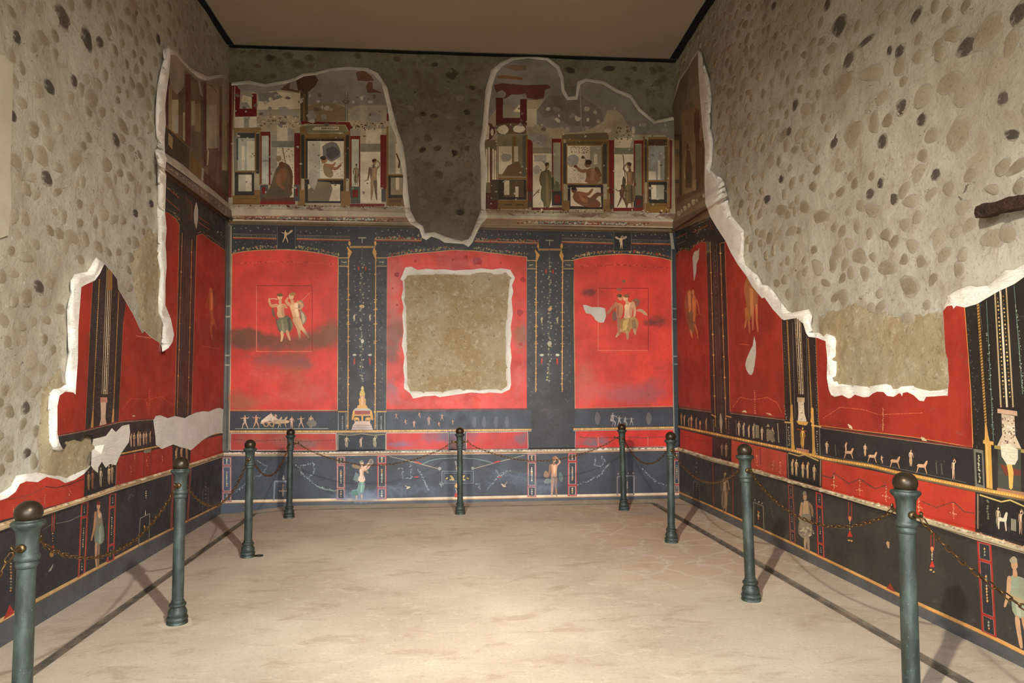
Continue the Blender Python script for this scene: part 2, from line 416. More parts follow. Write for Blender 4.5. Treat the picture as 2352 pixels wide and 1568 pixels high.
        if cloth:
            dc = tuple(int(c*.7) for c in cloth); lc = tuple(min(255, int(c*1.2)) for c in cloth)
            if pose == 'sit':
                pg([(-.2, .42), (.12, .46), (.26, .34), (.22, .04), (-.02, .02), (-.24, .1)], cloth)
                if big: pg([(.0, .4), (.1, .38), (.12, .06), (.04, .05)], dc)
            else:
                pg([(-.11, .50), (.11, .52), (.14, .34), (.13, .12), (.02, .08), (-.13, .14), (-.15, .32)], cloth)
                if big:
                    pg([(-.06, .48), (-.02, .48), (-.03, .13), (-.08, .14)], dc); pg([(.05, .48), (.08, .48), (.09, .13), (.05, .12)], lc)
                    pg([(.10, .56), (.16, .72), (.2, .60), (.19, .4), (.13, .38)], dc)
        if big:
            pg([(-.02, .78), (.05, .78), (.04, .6), (.0, .55)], lt)
            pg([(-.10, .78), (-.06, .78), (-.045, .6), (-.07, .5), (-.085, .5)], dk)
        st([(0, .79, .032), (0, .85, .03)], dk if big else skin)
        hx = .02
        c = tr((hx, .915)); r = .062*h
        s.blob(c[0], c[1], r*(.25+.6*sx), r*1.15, skin, 8, .03)
        c = tr((hx-.008, .95)); s.blob(c[0], c[1], r*(.25+.68*sx), r*.75, hair, 7, .08)
        if big:
            c = tr((hx+.02, .905)); s.blob(c[0], c[1], r*.3*sx+.4, r*.5, lt, 6, .1)

    # --- build the arrangement
    def build(s, parent, zlines=(), prof=None, grid=.06, ground=(190, 182, 166), depth=.047, edge_col=(236, 230, 217)):
        V, E = [], []
        def add(pts):
            q = []
            for (xa, ya), (xb, yb) in zip(pts, pts[1:]+pts[:1]):    # long edges get points of their own, so relief and stains follow them
                m = max(1, int(math.hypot(xb-xa, yb-ya)/28)); q += [(xa+(xb-xa)*i/m, ya+(yb-ya)*i/m) for i in range(m)]
            b = len(V); n = len(q); V.extend(Vector(p) for p in q); E.extend((b+i, b+(i+1) % n) for i in range(n))
        for lst in (s.P, s.PH, s.FR, s.FH): 
            for p in lst: add(p)
        for pts, c, pt in s.L: add(pts)
        ax = s.axis; oth = 1-ax
        us = []
        for p in s.P:
            for q in p: us.append((on_plane(*q, ax, s.plane)[oth], on_plane(*q, ax, s.plane)[2]))
        u0, u1 = min(u[0] for u in us), max(u[0] for u in us); z0, z1 = min(u[1] for u in us), max(u[1] for u in us)
        def topx(u, z):
            Q = [0, 0, z]; Q[ax] = s.plane; Q[oth] = u; return proj(Q)
        for z in zlines:
            n = 24; b = len(V)
            for i in range(n+1): V.append(Vector(topx(u0+(u1-u0)*i/n, z)))
            E += [(b+i, b+i+1) for i in range(n)]
        for u in np.arange(u0, u1, grid):
            for z in np.arange(z0, z1, grid):
                V.append(Vector(topx(u+random.uniform(-.3, .3)*grid, z+random.uniform(-.3, .3)*grid)))
        vo, _, fo, _, _, _ = delaunay_2d_cdt(V, E, [], 0, .02, False)
        nv = len(vo); xy = np.array([(q.x, q.y) for q in vo]); T3 = np.array(fo); cen = xy[T3].mean(1)
        def inside(pts):
            p = np.array(pts); m = np.nonzero((cen[:, 0] > p[:, 0].min()) & (cen[:, 0] < p[:, 0].max()) & (cen[:, 1] > p[:, 1].min()) & (cen[:, 1] < p[:, 1].max()))[0]
            X, Y = cen[m, 0], cen[m, 1]; r = np.zeros(len(m), bool)
            for (xa, ya), (xb, yb) in zip(p, np.roll(p, -1, 0)):
                if ya == yb: continue
                r ^= ((ya > Y) != (yb > Y)) & (X < (xb-xa)*(Y-ya)/(yb-ya)+xa)
            return m[r]
        inP = np.zeros(len(T3), bool); inF = inP.copy(); top = np.full(len(T3), -1)
        for p in s.P: inP[inside(p)] = True
        for p in s.PH: inP[inside(p)] = False
        for p in s.FR: inF[inside(p)] = True
        for p in s.FH: inF[inside(p)] = False
        keep = [.3 if abs(sum(p[0]*q[1]-q[0]*p[1] for p, q in zip(l[0], l[0][1:]+l[0][:1])))/2 < 260 else 1 for l in s.L]
        for i, (pts, c, pt) in enumerate(s.L): top[inside(pts)] = i
        st_in = np.zeros(nv, bool); st_out = np.zeros(nv, bool)
        st_in[T3[inP].ravel()] = True; st_out[T3[~inP].ravel()] = True
        tri, tag = [], []
        for k in np.nonzero(inP)[0]:
            tri.append(fo[k])
            if not inF[k]: tag.append((-2, (*lin(edge_col), 0)))
            elif top[k] < 0: tag.append((-1, (*lin(ground), 1)))
            else: tag.append((s.L[top[k]][2], (*s.L[top[k]][1], keep[top[k]])))
        bd = st_in & st_out
        pos = []
        for i, q in enumerate(vo):
            Pt = on_plane(q.x, q.y, ax, s.plane)
            d = -depth if bd[i] else 0
            if prof and not bd[i]: d = prof(Pt.z)
            if d: Pt = on_plane(q.x, q.y, ax, s.plane+s.inward*d)
            pos.append(Pt)
        blot = np.zeros((nv, 4)); wsum = np.zeros(nv)
        for cx, cy, rx, ry, c, k in s.stains:
            w = k*np.exp(-(((xy[:, 0]-cx)/rx)**2+((xy[:, 1]-cy)/ry)**2)); blot[:, :3] += w[:, None]*np.array(lin(c)); wsum += w
            blot[:, 3] = 1-(1-blot[:, 3])*(1-np.clip(w, 0, .95))
        blot[:, :3] /= np.maximum(wsum, 1e-6)[:, None]
        groups = {}
        for f, (pt, c) in zip(tri, tag): groups.setdefault(pt, []).append((f, c))
        for pt, lst in sorted(groups.items()):
            if pt == -1: nm, mt, lb = 'plaster_ground', M_FR, None
            elif pt == -2: nm, mt, lb = 'plaster_edge', M_LIME, None
            else: nm, mt, lb = s.parts[pt]
            idx = {}; vs = []; fs = []; cols = []; drt = []
            for f, c in lst:
                g = []
                for v in f:
                    if v not in idx: idx[v] = len(vs); vs.append(pos[v])
                    g.append(idx[v]); cols.append((c[0], c[1], c[2], 1)); wm = .1 if c[0] < .1 and blot[v, 0] > 1.5*blot[v, 2] else 1; drt.append((*blot[v, :3], blot[v, 3]*c[3]*wm))
                fs.append(g)
            # face the room
            a, b, c_ = (vs[i] for i in fs[0])
            nrm = (b-a).cross(c_-a); flipf = nrm.dot(Vector((0, 0, CAMZ))-a) < 0
            if flipf:
                fs = [x[::-1] for x in fs]; cols = [cols[i//3*3+2-i % 3] for i in range(len(cols))]; drt = [drt[i//3*3+2-i % 3] for i in range(len(drt))]
            o = mesh_obj(nm, vs, fs, mt, parent, pt == -2)
            ca = o.data.color_attributes.new('paint', 'FLOAT_COLOR', 'CORNER')
            ca.data.foreach_set('color', np.array(cols, dtype=np.float32).ravel())
            ca = o.data.color_attributes.new('blot', 'FLOAT_COLOR', 'CORNER')
            ca.data.foreach_set('color', np.array(drt, dtype=np.float32).ravel())
            if lb: o['label'] = lb

# cornice and dado moulding stand proud of the wall
def profile(z):
    P = [(.486, 0), (.493, .014), (.512, .022), (.53, .018), (.541, 0),
         (3.04, 0), (3.055, .015), (3.085, .02), (3.10, .06), (3.15, .055), (3.2, .05), (3.25, .015), (3.262, 0)]
    if z <= P[0][0] or z >= P[-1][0]: return 0
    for (a, da), (b, db) in zip(P, P[1:]):
        if a <= z <= b: return da+(db-da)*(z-a)/(b-a)
    return 0
ZL = [.486, .493, .512, .53, .541, 3.04, 3.055, 3.085, 3.10, 3.15, 3.2, 3.25, 3.262]

# ------------------------------------------------------------------ the masonry behind the plaster
def mas_d(U, Z, seed, amp=.012):
    return (fbm(U*3+seed, Z*3, 4)-.5)*2*amp*1.3+(fbm(U*11+seed, Z*11+3, 3)-.5)*amp
def masonry(name, axis, plane, inward, u0, u1, z1, depth=.05, amp=.012, step=.03, mat=None):
    us = np.arange(u0, u1+step, step); zs = np.arange(-.3, z1+step, step); nu, nz = len(us), len(zs)
    U, Z = np.meshgrid(us, zs); seed = 31*axis+(7 if inward > 0 else 0)
    d = mas_d(U, Z, seed, amp)
    W = plane-inward*(depth-d)
    A = np.zeros((nz, nu, 3)); A[..., 2] = Z; A[..., axis] = W; A[..., 1-axis] = U
    v = A.reshape(-1, 3); i = np.arange(nz*nu).reshape(nz, nu)
    q = np.stack([i[:-1, :-1], i[:-1, 1:], i[1:, 1:], i[1:, :-1]], -1).reshape(-1, 4)
    if (axis == 1 and inward > 0) or (axis == 0 and inward < 0): q = q[:, ::-1]
    me = bpy.data.meshes.new(name); me.from_pydata(v.tolist(), [], q.tolist()); me.materials.append(mat or M_MAS)
    me.polygons.foreach_set('use_smooth', [True]*len(me.polygons))
    o = link(bpy.data.objects.new(name, me)); o['kind'] = 'structure'
    return o
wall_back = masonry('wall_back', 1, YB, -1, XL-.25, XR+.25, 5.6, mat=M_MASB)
wall_left = masonry('wall_left', 0, XL, 1, -.95, YB+.15, 5.6)
wall_right = masonry('wall_right', 0, XR, -1, -.95, YB+.15, 5.6)

def render_patch(wall, axis, plane, inward, poly, mat, rise=.02, step=.022, name='render_coat'):
    """a coat of earth render over the masonry, thinning out to nothing at its border"""
    q = [on_plane(x, y, axis, plane-inward*.04) for x, y in poly]; U = [p[1-axis] for p in q]; Z = [p.z for p in q]
    us = np.arange(min(U)-.1, max(U)+.1, step); zs = np.arange(min(Z)-.1, max(Z)+.1, step); seed = 31*axis+(7 if inward > 0 else 0)
    pl = [(a, b) for a, b in zip(U, Z)]; v = []; hs = []
    for z in zs:
        for u in us:
            dmin = min(_seg(u, z, a, b) for a, b in zip(pl, pl[1:]+pl[:1])); sd = dmin if in_poly((u, z), pl) else -dmin
            hs.append(max(-.03, min(1, sd/.07))*rise)
    UU, ZZ = np.meshgrid(us, zs); d = mas_d(UU, ZZ, seed)+np.array(hs).reshape(UU.shape)+(fbm(UU*22, ZZ*22, 3)-.5)*.012
    A = np.zeros((*UU.shape, 3)); A[..., 2] = ZZ; A[..., axis] = plane-inward*(.05-d); A[..., 1-axis] = UU
    n = len(us); f = [(j*n+i, j*n+i+1, (j+1)*n+i+1, (j+1)*n+i) for j in range(len(zs)-1) for i in range(n-1) if max(hs[j*n+i], hs[j*n+i+1], hs[(j+1)*n+i], hs[(j+1)*n+i+1]) > -.02*rise]
    if (axis == 1 and inward > 0) or (axis == 0 and inward < 0): f = [x[::-1] for x in f]
    return mesh_obj(name, A.reshape(-1, 3).tolist(), f, mat, wall, True)
def _seg(x, y, a, b):
    dx, dy = b[0]-a[0], b[1]-a[1]; t = max(0, min(1, ((x-a[0])*dx+(y-a[1])*dy)/(dx*dx+dy*dy+1e-9))); return math.hypot(x-a[0]-t*dx, y-a[1]-t*dy)
def in_poly(p, poly):
    x, y = p; r = False
    for (xa, ya), (xb, yb) in zip(poly, poly[1:]+poly[:1]):
        if (ya > y) != (yb > y) and x < (xb-xa)*(y-ya)/(yb-ya)+xa: r = not r
    return r
render_patch(wall_back, 1, YB, -1, [(910, 600), (1190, 600), (1190, 920), (910, 920)], M_EARTH)
render_patch(wall_right, 0, XR, -1, [(1880, 730), (1960, 700), (2060, 735), (2120, 725), (2190, 705), (2200, 910), (1890, 920)], M_COAT)
render_patch(wall_left, 0, XL, 1, [(90, 1120), (100, 900), (140, 850), (180, 1000), (240, 1010), (260, 1100), (180, 1130)], M_COAT)
render_patch(wall_left, 0, XL, 1, [(300, 600), (345, 520), (372, 560), (376, 800), (330, 760)], M_COAT)

RED = (210, 62, 46); RED2 = (186, 52, 38); BLK = (50, 49, 50); BLK2 = (62, 64, 70); GOLD = (206, 154, 78); PALE = (206, 196, 174)
CREAM = (214, 192, 158); OLIVE = (84, 74, 54); DRED = (122, 30, 22); FLESH = (214, 164, 124); GREY = (132, 126, 118); OCH = (152, 112, 56)

# ================================================================== BACK WALL
B = Wall('back', 1, YB, -1)
B.P = [[(500, 186), (527, 189), (572, 185), (609, 193), (655, 185), (678, 178), (695, 169), (724, 166), (758, 157), (801, 153), (844, 156), (868, 168), (890, 200),
        (900, 246), (914, 298), (927, 336), (934, 391), (937, 434), (943, 483), (957, 510), (972, 519), (976, 535), (997, 533), (1021, 542), (1046, 550), (1061, 553),
        (1076, 548), (1082, 540), (1095, 507), (1105, 480), (1104, 437), (1104, 375), (1101, 333), (1108, 296), (1112, 247), (1115, 206), (1128, 161), (1147, 145),
        (1176, 131), (1214, 127), (1259, 132), (1284, 151), (1294, 176), (1297, 205), (1305, 222), (1322, 221), (1326, 187), (1345, 180), (1386, 186), (1418, 205),
        (1450, 218), (1472, 250), (1504, 277), (1545, 268), (1590, 270), (1600, 1220), (480, 1240)]]
B.FR = [[(500, 196), (527, 197), (572, 193), (609, 200), (655, 192), (680, 185), (698, 175), (726, 172), (760, 163), (800, 160), (840, 163), (858, 172), (877, 193),
         (888, 238), (896, 283), (909, 312), (919, 368), (926, 404), (925, 450), (932, 495), (942, 513), (963, 526), (970, 546), (979, 551), (991, 543), (1009, 549), (1021, 557),
         (1064, 560), (1076, 567), (1085, 557), (1097, 530), (1107, 513), (1120, 499), (1115, 480), (1116, 437), (1118, 391), (1113, 331), (1121, 284), (1123, 247), (1125, 230),
         (1131, 196), (1140, 168), (1154, 152), (1180, 138), (1214, 134), (1256, 139), (1278, 157), (1287, 180), (1290, 210), (1302, 230), (1326, 229), (1333, 194),
         (1347, 187), (1384, 193), (1415, 212), (1446, 225), (1467, 256), (1502, 284), (1545, 276), (1590, 278), (1600, 1220), (480, 1240)]]
B.FH = [[(931, 614), (945, 612), (959, 620), (980, 617), (1000, 619), (1020, 618), (1042, 621), (1060, 620), (1083, 619), (1105, 616), (1131, 619), (1150, 616), (1172, 619), (1183, 638), (1176, 655), (1179, 670), (1175, 686), (1178, 720),
         (1173, 750), (1175, 770), (1172, 793), (1175, 820), (1172, 844), (1174, 882), (1171, 894), (1152, 903), (1124, 901), (1110, 903), (1083, 901), (1055, 905), (1021, 910), (1010, 912), (1000, 908),
         (973, 910), (949, 915), (942, 903), (928, 892), (929, 868), (926, 844), (929, 820), (923, 793), (927, 760), (924, 724), (927, 705), (922, 682), (926, 664), (925, 645), (920, 641)]]
B.PH = [[(937, 634), (1000, 631), (1083, 632), (1159, 630), (1169, 638), (1164, 693), (1160, 776), (1162, 844), (1162, 886), (1152, 893), (1107, 893), (1062, 892), (1021, 898),
         (973, 899), (945, 898), (937, 879), (935, 776), (933, 693), (931, 645)]]
# soft stains in the painted surface: brown dirt, plus paler bluish and pinkish patches
DIRT = (100, 68, 42)
B.stains = [(560, 770, 50, 26, DIRT, 1.0), (610, 782, 50, 22, (112, 66, 40), .9), (680, 790, 60, 20, DIRT, .9), (735, 775, 50, 32, (120, 78, 50), .95), (765, 755, 24, 40, (140, 84, 50), .7), (555, 790, 30, 14, (84, 62, 50), .9), (640, 825, 90, 16, (104, 66, 60), .75), (690, 838, 36, 14, (96, 70, 66), .8),
            (910, 760, 30, 40, DIRT, .95), (900, 810, 24, 30, (120, 80, 66), .8), (1196, 770, 22, 36, (150, 92, 54), .9), (560, 925, 50, 24, (150, 88, 52), .8), (540, 915, 20, 40, (150, 80, 50), .6), (680, 860, 40, 50, (198, 96, 54), .6), (600, 860, 70, 40, (214, 92, 78), .6), (730, 900, 60, 40, (190, 84, 74), .6), (640, 915, 80, 20, (216, 88, 72), .6),
            (900, 890, 26, 60, (150, 90, 90), .7), (1000, 598, 120, 16, (196, 100, 86), .55), (905, 680, 22, 70, (216, 112, 98), .75), (900, 620, 30, 30, (206, 96, 80), .6), (1190, 860, 26, 60, (214, 96, 86), .6), (1060, 925, 140, 16, (216, 100, 84), .6), (950, 930, 60, 14, (160, 84, 80), .5), (1500, 742, 40, 16, (92, 42, 40), .85), (1520, 730, 20, 20, (110, 50, 44), .6),
            (1355, 672, 46, 16, (110, 42, 36), .8), (1420, 900, 100, 40, (206, 92, 84), .6), (1460, 910, 80, 26, (124, 72, 80), .65), (1500, 880, 40, 30, (130, 74, 78), .5), (1345, 850, 40, 50, (190, 98, 66), .6), (1340, 900, 30, 40, (216, 96, 78), .5), (1520, 830, 20, 70, (150, 60, 54), .5),
            (1265, 930, 70, 110, (82, 82, 88), .45), (832, 660, 60, 90, (76, 74, 68), .4), (830, 800, 50, 120, (70, 74, 82), .4), (1260, 780, 50, 140, (70, 74, 82), .4), (900, 1125, 220, 30, (100, 110, 126), .6), (1250, 1115, 70, 40, (104, 114, 128), .6), (1150, 1090, 100, 40, (96, 108, 124), .5),
            (620, 1110, 80, 40, (92, 94, 98), .5), (820, 1145, 60, 14, (128, 138, 152), .7), (1040, 1000, 90, 26, (104, 88, 104), .8), (920, 1020, 50, 14, (112, 98, 120), .85), (1195, 1008, 24, 24, (110, 88, 100), .8), (690, 1018, 90, 18, (126, 92, 84), .8), (1370, 1015, 60, 16, (112, 94, 102), .9), (560, 1010, 40, 20, (140, 84, 66), .7), (640, 1005, 40, 16, (170, 80, 50), .6)]
B.part('dado'); B.poly([(470, 1040), (1600, 1025), (1600, 1150), (470, 1165)], BLK2)
B.part('wall_base_strip'); B.poly([(470, 1156), (1600, 1133), (1600, 1240), (470, 1260)], (74, 78, 84))
B.line([(490, 1152), (770, 1147), (860, 1147.5), (1210, 1140), (1384, 1137), (1590, 1132.5)], 6, CREAM)
B.line([(490, 1155.3), (770, 1150), (860, 1150.5), (1210, 1143), (1384, 1140), (1590, 1135.5)], 2, (176, 128, 84))
B.part('black_ground'); B.poly([(480, 505), (1600, 515), (1600, 1028), (480, 1044)], BLK)
# ---- middle zone red panels
def outlined(W, pts, col, line=(190, 150, 96), w=1.8):
    W.poly(pts, col); W.line(pts+pts[:1], w, line)
B.part('red_panel', label='left red panel with a floating couple'); outlined(B, [(533, 583), (560, 577), (600, 574), (655, 573), (700, 576), (740, 582), (777, 590), (775, 942), (528, 942)], RED)
B.part('red_panel', label='middle red panel around the lost picture'); outlined(B, [(889, 591), (940, 583), (1000, 578), (1040, 574), (1090, 576), (1150, 583), (1210, 590), (1212, 940), (887, 943)], RED)
for x, y, r in ((1097, 599, 10), (1201, 641, 7), (1194, 717, 8), (1196, 790, 4), (912, 630, 6), (955, 600, 3), (1040, 596, 3), (1150, 603, 3), (912, 700, 3), (902, 662, 2.5), (1070, 590, 4)):
    B.blob(x, y, r, r, (168, 24, 16), 8, .25)
B.part('red_panel', label='right red panel with a floating couple and white repair'); outlined(B, [(1317, 597), (1340, 591), (1380, 586), (1430, 583), (1480, 586), (1520, 592), (1541, 598), (1547, 933), (1321, 938)], RED)
for x0, y0, x1, y1 in ((589, 656, 717, 807), (1374, 662, 1489, 805)):
    B.line([(x0, y0), (x1, y0), (x1, y1)], 1.4, (132, 26, 18)); B.line([(x0, y0), (x0, y1), (x1, y1)], 1.4, (224, 120, 96))
for x0, x1, y in ((545, 770, 604), (1325, 1535, 612)):
    B.dots([(x0, y), ((x0+x1)/2, y-4), (x1, y+3)], 40, 1.3, [(150, 40, 24), (216, 96, 66)], 1.5, 2)
# ---- upper black frieze over the panels
B.part('arch_garland')
for pts in ([(533, 579), (560, 571), (600, 567), (655, 566), (700, 569), (740, 576), (777, 585)], [(889, 586), (940, 577), (1000, 571), (1040, 568)], [(1088, 569), (1150, 577), (1210, 585)],
            [(1317, 592), (1345, 583), (1380, 579), (1430, 576), (1480, 579), (1520, 586), (1541, 592)]):
    B.dots(pts, int(len(pts)*17), 2.2, [(150, 140, 104), (120, 112, 84), (176, 150, 96), (150, 60, 40), (92, 96, 76)], 3)
B.part('painted_balustrade')
for pts, gar in (([(535, 547), (635, 549)], 0), ([(681, 550), (804, 552.5)], 0), ([(860, 552), (968, 554)], 1), ([(1090, 555), (1238, 560)], 1), ([(1290, 556.5), (1408, 560)], 0), ([(1449, 560), (1540, 562)], 0)):
    B.line(pts, 2.2, (150, 58, 34)); B.line([(x, y-2.2) for x, y in pts], 1.4, (196, 150, 92))
    n = int((pts[1][0]-pts[0][0])/4)
    if gar: B.dots([(x, y-6) for x, y in pts], n*2, 2, [(150, 132, 92), (120, 112, 80), (150, 60, 36)], 2.5)
    else:
        B.line([(x, y-10) for x, y in pts], 1.2, (118, 112, 96)); B.dots([(x, y-6.5) for x, y in pts], n, 1.6, [(122, 116, 100)], .2, .7)
    B.dots([(x, y-20) for x, y in pts], n//3, 1.8, [(128, 120, 100)], 5); B.dots([(x, y+9) for x, y in pts], n//3, 1.6, [(110, 104, 88)], 4)
B.dots([(900, 545), (960, 545)], 10, 2.4, [(150, 138, 108)], 5)
B.part('little_winged_panel'); B.rect(637, 520, 678, 572, (38, 37, 37)); B.line([(637, 520), (637, 572), (678, 572), (678, 520)], 1.3, (92, 92, 84))
B.fig(655, 557, 30, 'run', (206, 178, 140)); B.caps([(658, 540, 1), (670, 530, 3)], (176, 156, 130))
B.part('little_winged_panel'); B.rect(1410, 532, 1450, 576, (38, 37, 37)); B.line([(1410, 532), (1410, 576), (1450, 576), (1450, 532)], 1.3, (92, 92, 84))
B.fig(1427, 571, 31, 'raise', (210, 184, 146)); B.caps([(1424, 550, 1), (1415, 545, 3)], (180, 160, 136)); B.caps([(1430, 550, 1), (1438, 544, 3)], (180, 160, 136))
# ---- the two black pilasters with gold candelabra
for k, (xa, xb, sq, y0, y1, bx, by) in enumerate(((800.5, 863, [(779, 800), (865, 888)], 575, 985, (803, 862), 567), (1232, 1292.5, [(1211, 1231), (1295, 1317)], 582, 900, (1236, 1290), 573))):
    B.part('black_pilaster', label=['black pilaster left of the lost picture', 'black pilaster right of the lost picture'][k])
    off = 6*k
    B.poly([(sq[0][0]-1, 592+off), (sq[1][1]+1, 592+off), (sq[1][1]-1, 940), (sq[0][0]-1, 940)], (54, 53, 53))
    for x in (xa, xb):
        B.line([(x, y0), (x-1.5, y1)], 2.2, GOLD); B.dots([(x, y0), (x-1.5, y1)], 26, 2.6, [GOLD, (176, 130, 66)], 1.2)
        B.caps([(x-3, y0-8, 1), (x+4*(1 if x == xa else -1), y0+4, 4), (x, y0+18, 1.5)], GOLD)
        for yy in (688, 711, 744, 783):
            B.line([(x-5, yy+off), (x+4, yy+off)], 1.6, GOLD)
    B.rect(bx[0], by-2.5, bx[1], by+2.5, (160, 124, 68)); B.blob(bx[0], by-8, 3, 6, GOLD, 6); B.blob(bx[1], by-8, 3, 6, GOLD, 6)
    for a, b in sq:
        for q in (592, 611): B.line([(a, q+off), (b, q+off)], 2, (190, 160, 108))
        B.rect(a+3, 596+off, b-3, 608+off, (84, 82, 76)); B.rect(a+5, 598+off, b-5, 606+off, (46, 45, 44)); B.dots([(a+6, 602+off), (b-6, 602+off)], 5, 2, [(160, 150, 122)], 1)
    xm = (xa+xb)/2
    B.line([(xm, by), (xm-1, 880)], 2.6, (72, 76, 62)); B.line([(xm-9, 546+off), (xm+9, 546+off)], 3, (150, 146, 124)); B.line([(xm, 544+off), (xm, 558+off)], 2, (150, 146, 124))
    B.dots([(xm, 590), (xm-1, 880)], 60, 2.1, [(150, 146, 122), (112, 112, 92), (170, 150, 108)], 5); B.dots([(xm-16, 600), (xm-16, 800)], 16, 2, [(128, 122, 100)], 4); B.dots([(xm+16, 600), (xm+16, 800)], 16, 2, [(128, 122, 100)], 4)
    for sx in (-1, 1):
        B.caps([(xm+sx*8, 612+off, 1), (xm+sx*8, 618+off, 1.8), (xm+sx*8, 622+off, .6)], (178, 50, 36)); B.caps([(xm+sx*17, 822, 1), (xm+sx*18, 830, 2.2), (xm+sx*18, 838, .6)], (178, 50, 36))
        B.fig(xm+sx*18, 737+off, 16, 'raise', (196, 180, 140), own=False); B.blob(xm+sx*18, 815, 5, 3, (196, 190, 170), 6)
    B.blob(xm, 704+off, 6, 4, (196, 160, 104), 7, .3); B.blob(xm, 783+off, 4, 6, (190, 184, 160), 7, .3)
    B.dots([(sq[0][0]+5, 625), (sq[0][0]+5, 930)], 26, 2, [(92, 90, 84)], 5); B.dots([(sq[1][0]+10, 625), (sq[1][0]+10, 930)], 26, 2, [(92, 90, 84)], 5)
# gold tripod stand painted at the foot of the left pilaster
B.part('painted_tripod'); B.frame(500, 900, 3.92)
B.caps([(1303, -50, 6), (1303, -30, 14), (1303, -10, 8)], (206, 184, 108)); B.caps([(1302, -10, 16), (1302, 20, 26), (1302, 38, 20)], (196, 168, 92))
B.rect(1282, 30, 1324, 130, (204, 150, 104)); B.dots([(1278, 60), (1278, 140)], 8, 8, [GOLD]); B.dots([(1328, 60), (1328, 140)], 8, 8, [GOLD]); B.rect(1296, 40, 1304, 130, (230, 190, 130))
B.poly([(1262, 120), (1342, 120), (1352, 146), (1252, 146)], GOLD)
B.poly([(1240, 146), (1362, 146), (1386, 168), (1218, 168)], (178, 172, 150)); B.rect(1230, 168, 1374, 204, (150, 70, 58)); B.rect(1224, 200, 1384, 216, (196, 150, 96))
B.caps([(1226, 170, 8), (1222, 210, 12), (1214, 248, 8)], GOLD); B.caps([(1380, 170, 8), (1384, 210, 12), (1392, 248, 8)], GOLD)
for x in (1252, 1352): B.blob(x, 240, 26, 14, (214, 164, 84), 9); B.caps([(x-18, 240, 6), (x-18, 262, 5)], GOLD); B.caps([(x+18, 240, 6), (x+18, 262, 5)], GOLD)
B.caps([(1302, 214, 8), (1302, 262, 9)], GOLD)
B.poly([(1238, 262), (1368, 262), (1376, 290), (1226, 290)], (214, 182, 160)); B.poly([(1220, 290), (1382, 290), (1398, 340), (1204, 340)], (196, 176, 164)); B.line([(1222, 302), (1384, 302)], 5, (150, 128, 116)); B.line([(1212, 322), (1392, 322)], 5, (150, 128, 116))
B.frame()
# ---- cupid frieze, beads, lower panels
B.part('frieze_band')
B.line([(528, 944), (775, 945)], 2, (122, 44, 40)); B.line([(887, 941.5), (1212, 939)], 4, (104, 42, 44)); B.line([(1321, 939), (1547, 935)], 3, (104, 48, 46))
B.poly([(528, 946), (775, 947), (773, 986), (527, 986)], (56, 57, 62)); B.poly([(888, 944), (1220, 941), (1220, 985), (888, 986)], (58, 62, 70)); B.poly([(1321, 941), (1547, 937), (1548, 978), (1320, 983)], (60, 62, 68))
B.line([(540, 984), (755, 984)], 1.8, (140, 148, 134))
for a in ((774, 945, 799, 988), (863, 945, 888, 988)):
    B.line([(a[0]+2, a[1]), (a[2], a[1])], 2.6, GOLD); B.line([(a[0]+3, a[1]+3), (a[0]+3, a[3]), ], 2, (130, 132, 132)); B.line([(a[2]-4, a[1]+3), (a[2]-4, a[3])], 2, (130, 132, 132)); B.dots([((a[0]+a[2])/2, a[1]+10), ((a[0]+a[2])/2, a[3]-2)], 8, 1.8, [(150, 152, 146)])
CUP = (214, 172, 140)
B.fig(563, 984, 33, 'run', CUP, flip=-1); B.fig(588, 983, 33, 'run', (190, 140, 106))
B.part('painted_chariot'); B.caps([(602, 968, 3), (620, 958, 8), (640, 968, 4)], (214, 190, 162)); B.caps([(600, 971, 2), (640, 970, 3), (662, 968, 3)], (206, 170, 128))
B.blob(611, 974, 7, 6.5, (172, 136, 96), 9, .05); B.blob(611, 974, 4, 4, (56, 57, 62), 8, .05); B.blob(624, 974, 6, 6, (172, 136, 96), 9, .05); B.blob(624, 974, 3.4, 3.4, (56, 57, 62), 8, .05)
B.fig(622, 966, 20, 'sit', (222, 196, 168)); B.fig(633, 966, 17, 'stand', CUP)
B.part('painted_goats')
for x in (638, 650): B.caps([(x-8, 967, 3), (x+4, 966, 3.4), (x+9, 958, 1.6)], (186, 160, 122)); B.caps([(x-7, 968, 1.6), (x-11, 982, .8)], (176, 150, 112)); B.caps([(x+3, 968, 1.6), (x+7, 980, .8)], (176, 150, 112))
B.fig(670, 982, 27, 'stand', CUP); B.fig(692, 982, 28, 'run', CUP, flip=-1); B.fig(714, 982, 30, 'stand', (200, 160, 124), (122, 120, 108)); B.blob(716, 972, 12, 8, (110, 104, 92), 8)
for x, y, h, p in ((910, 962, 14, 'run'), (931, 975, 13, 'sit'), (951, 981, 17, 'stand'), (963, 959, 13, 'sit'), (985, 976, 22, 'stand'), (1015, 966, 17, 'run'), (1008, 980, 12, 'sit'), (1040, 975, 12, 'stand')):
    B.fig(x, y, h, p, random.choice([(206, 150, 118), (180, 132, 106), (166, 130, 108)]))
for x in (1090, 1112, 1140, 1165): B.part('faded_figure'); B.caps([(x, 958, 3), (x-1, 970, 5), (x, 980, 3)], (84, 86, 92))
for x, y, h, p in ((1407, 979, 34, 'sit'), (1422, 977, 24, 'run'), (1436, 977, 22, 'sit'), (1450, 976, 20, 'run')): B.fig(x, y, h, p, (160, 150, 140))
for x in (1372, 1490): B.part('faded_figure'); B.caps([(x, 950, 4), (x+1, 960, 7), (x, 972, 4)], (104, 98, 96))
B.part('bead_moulding')
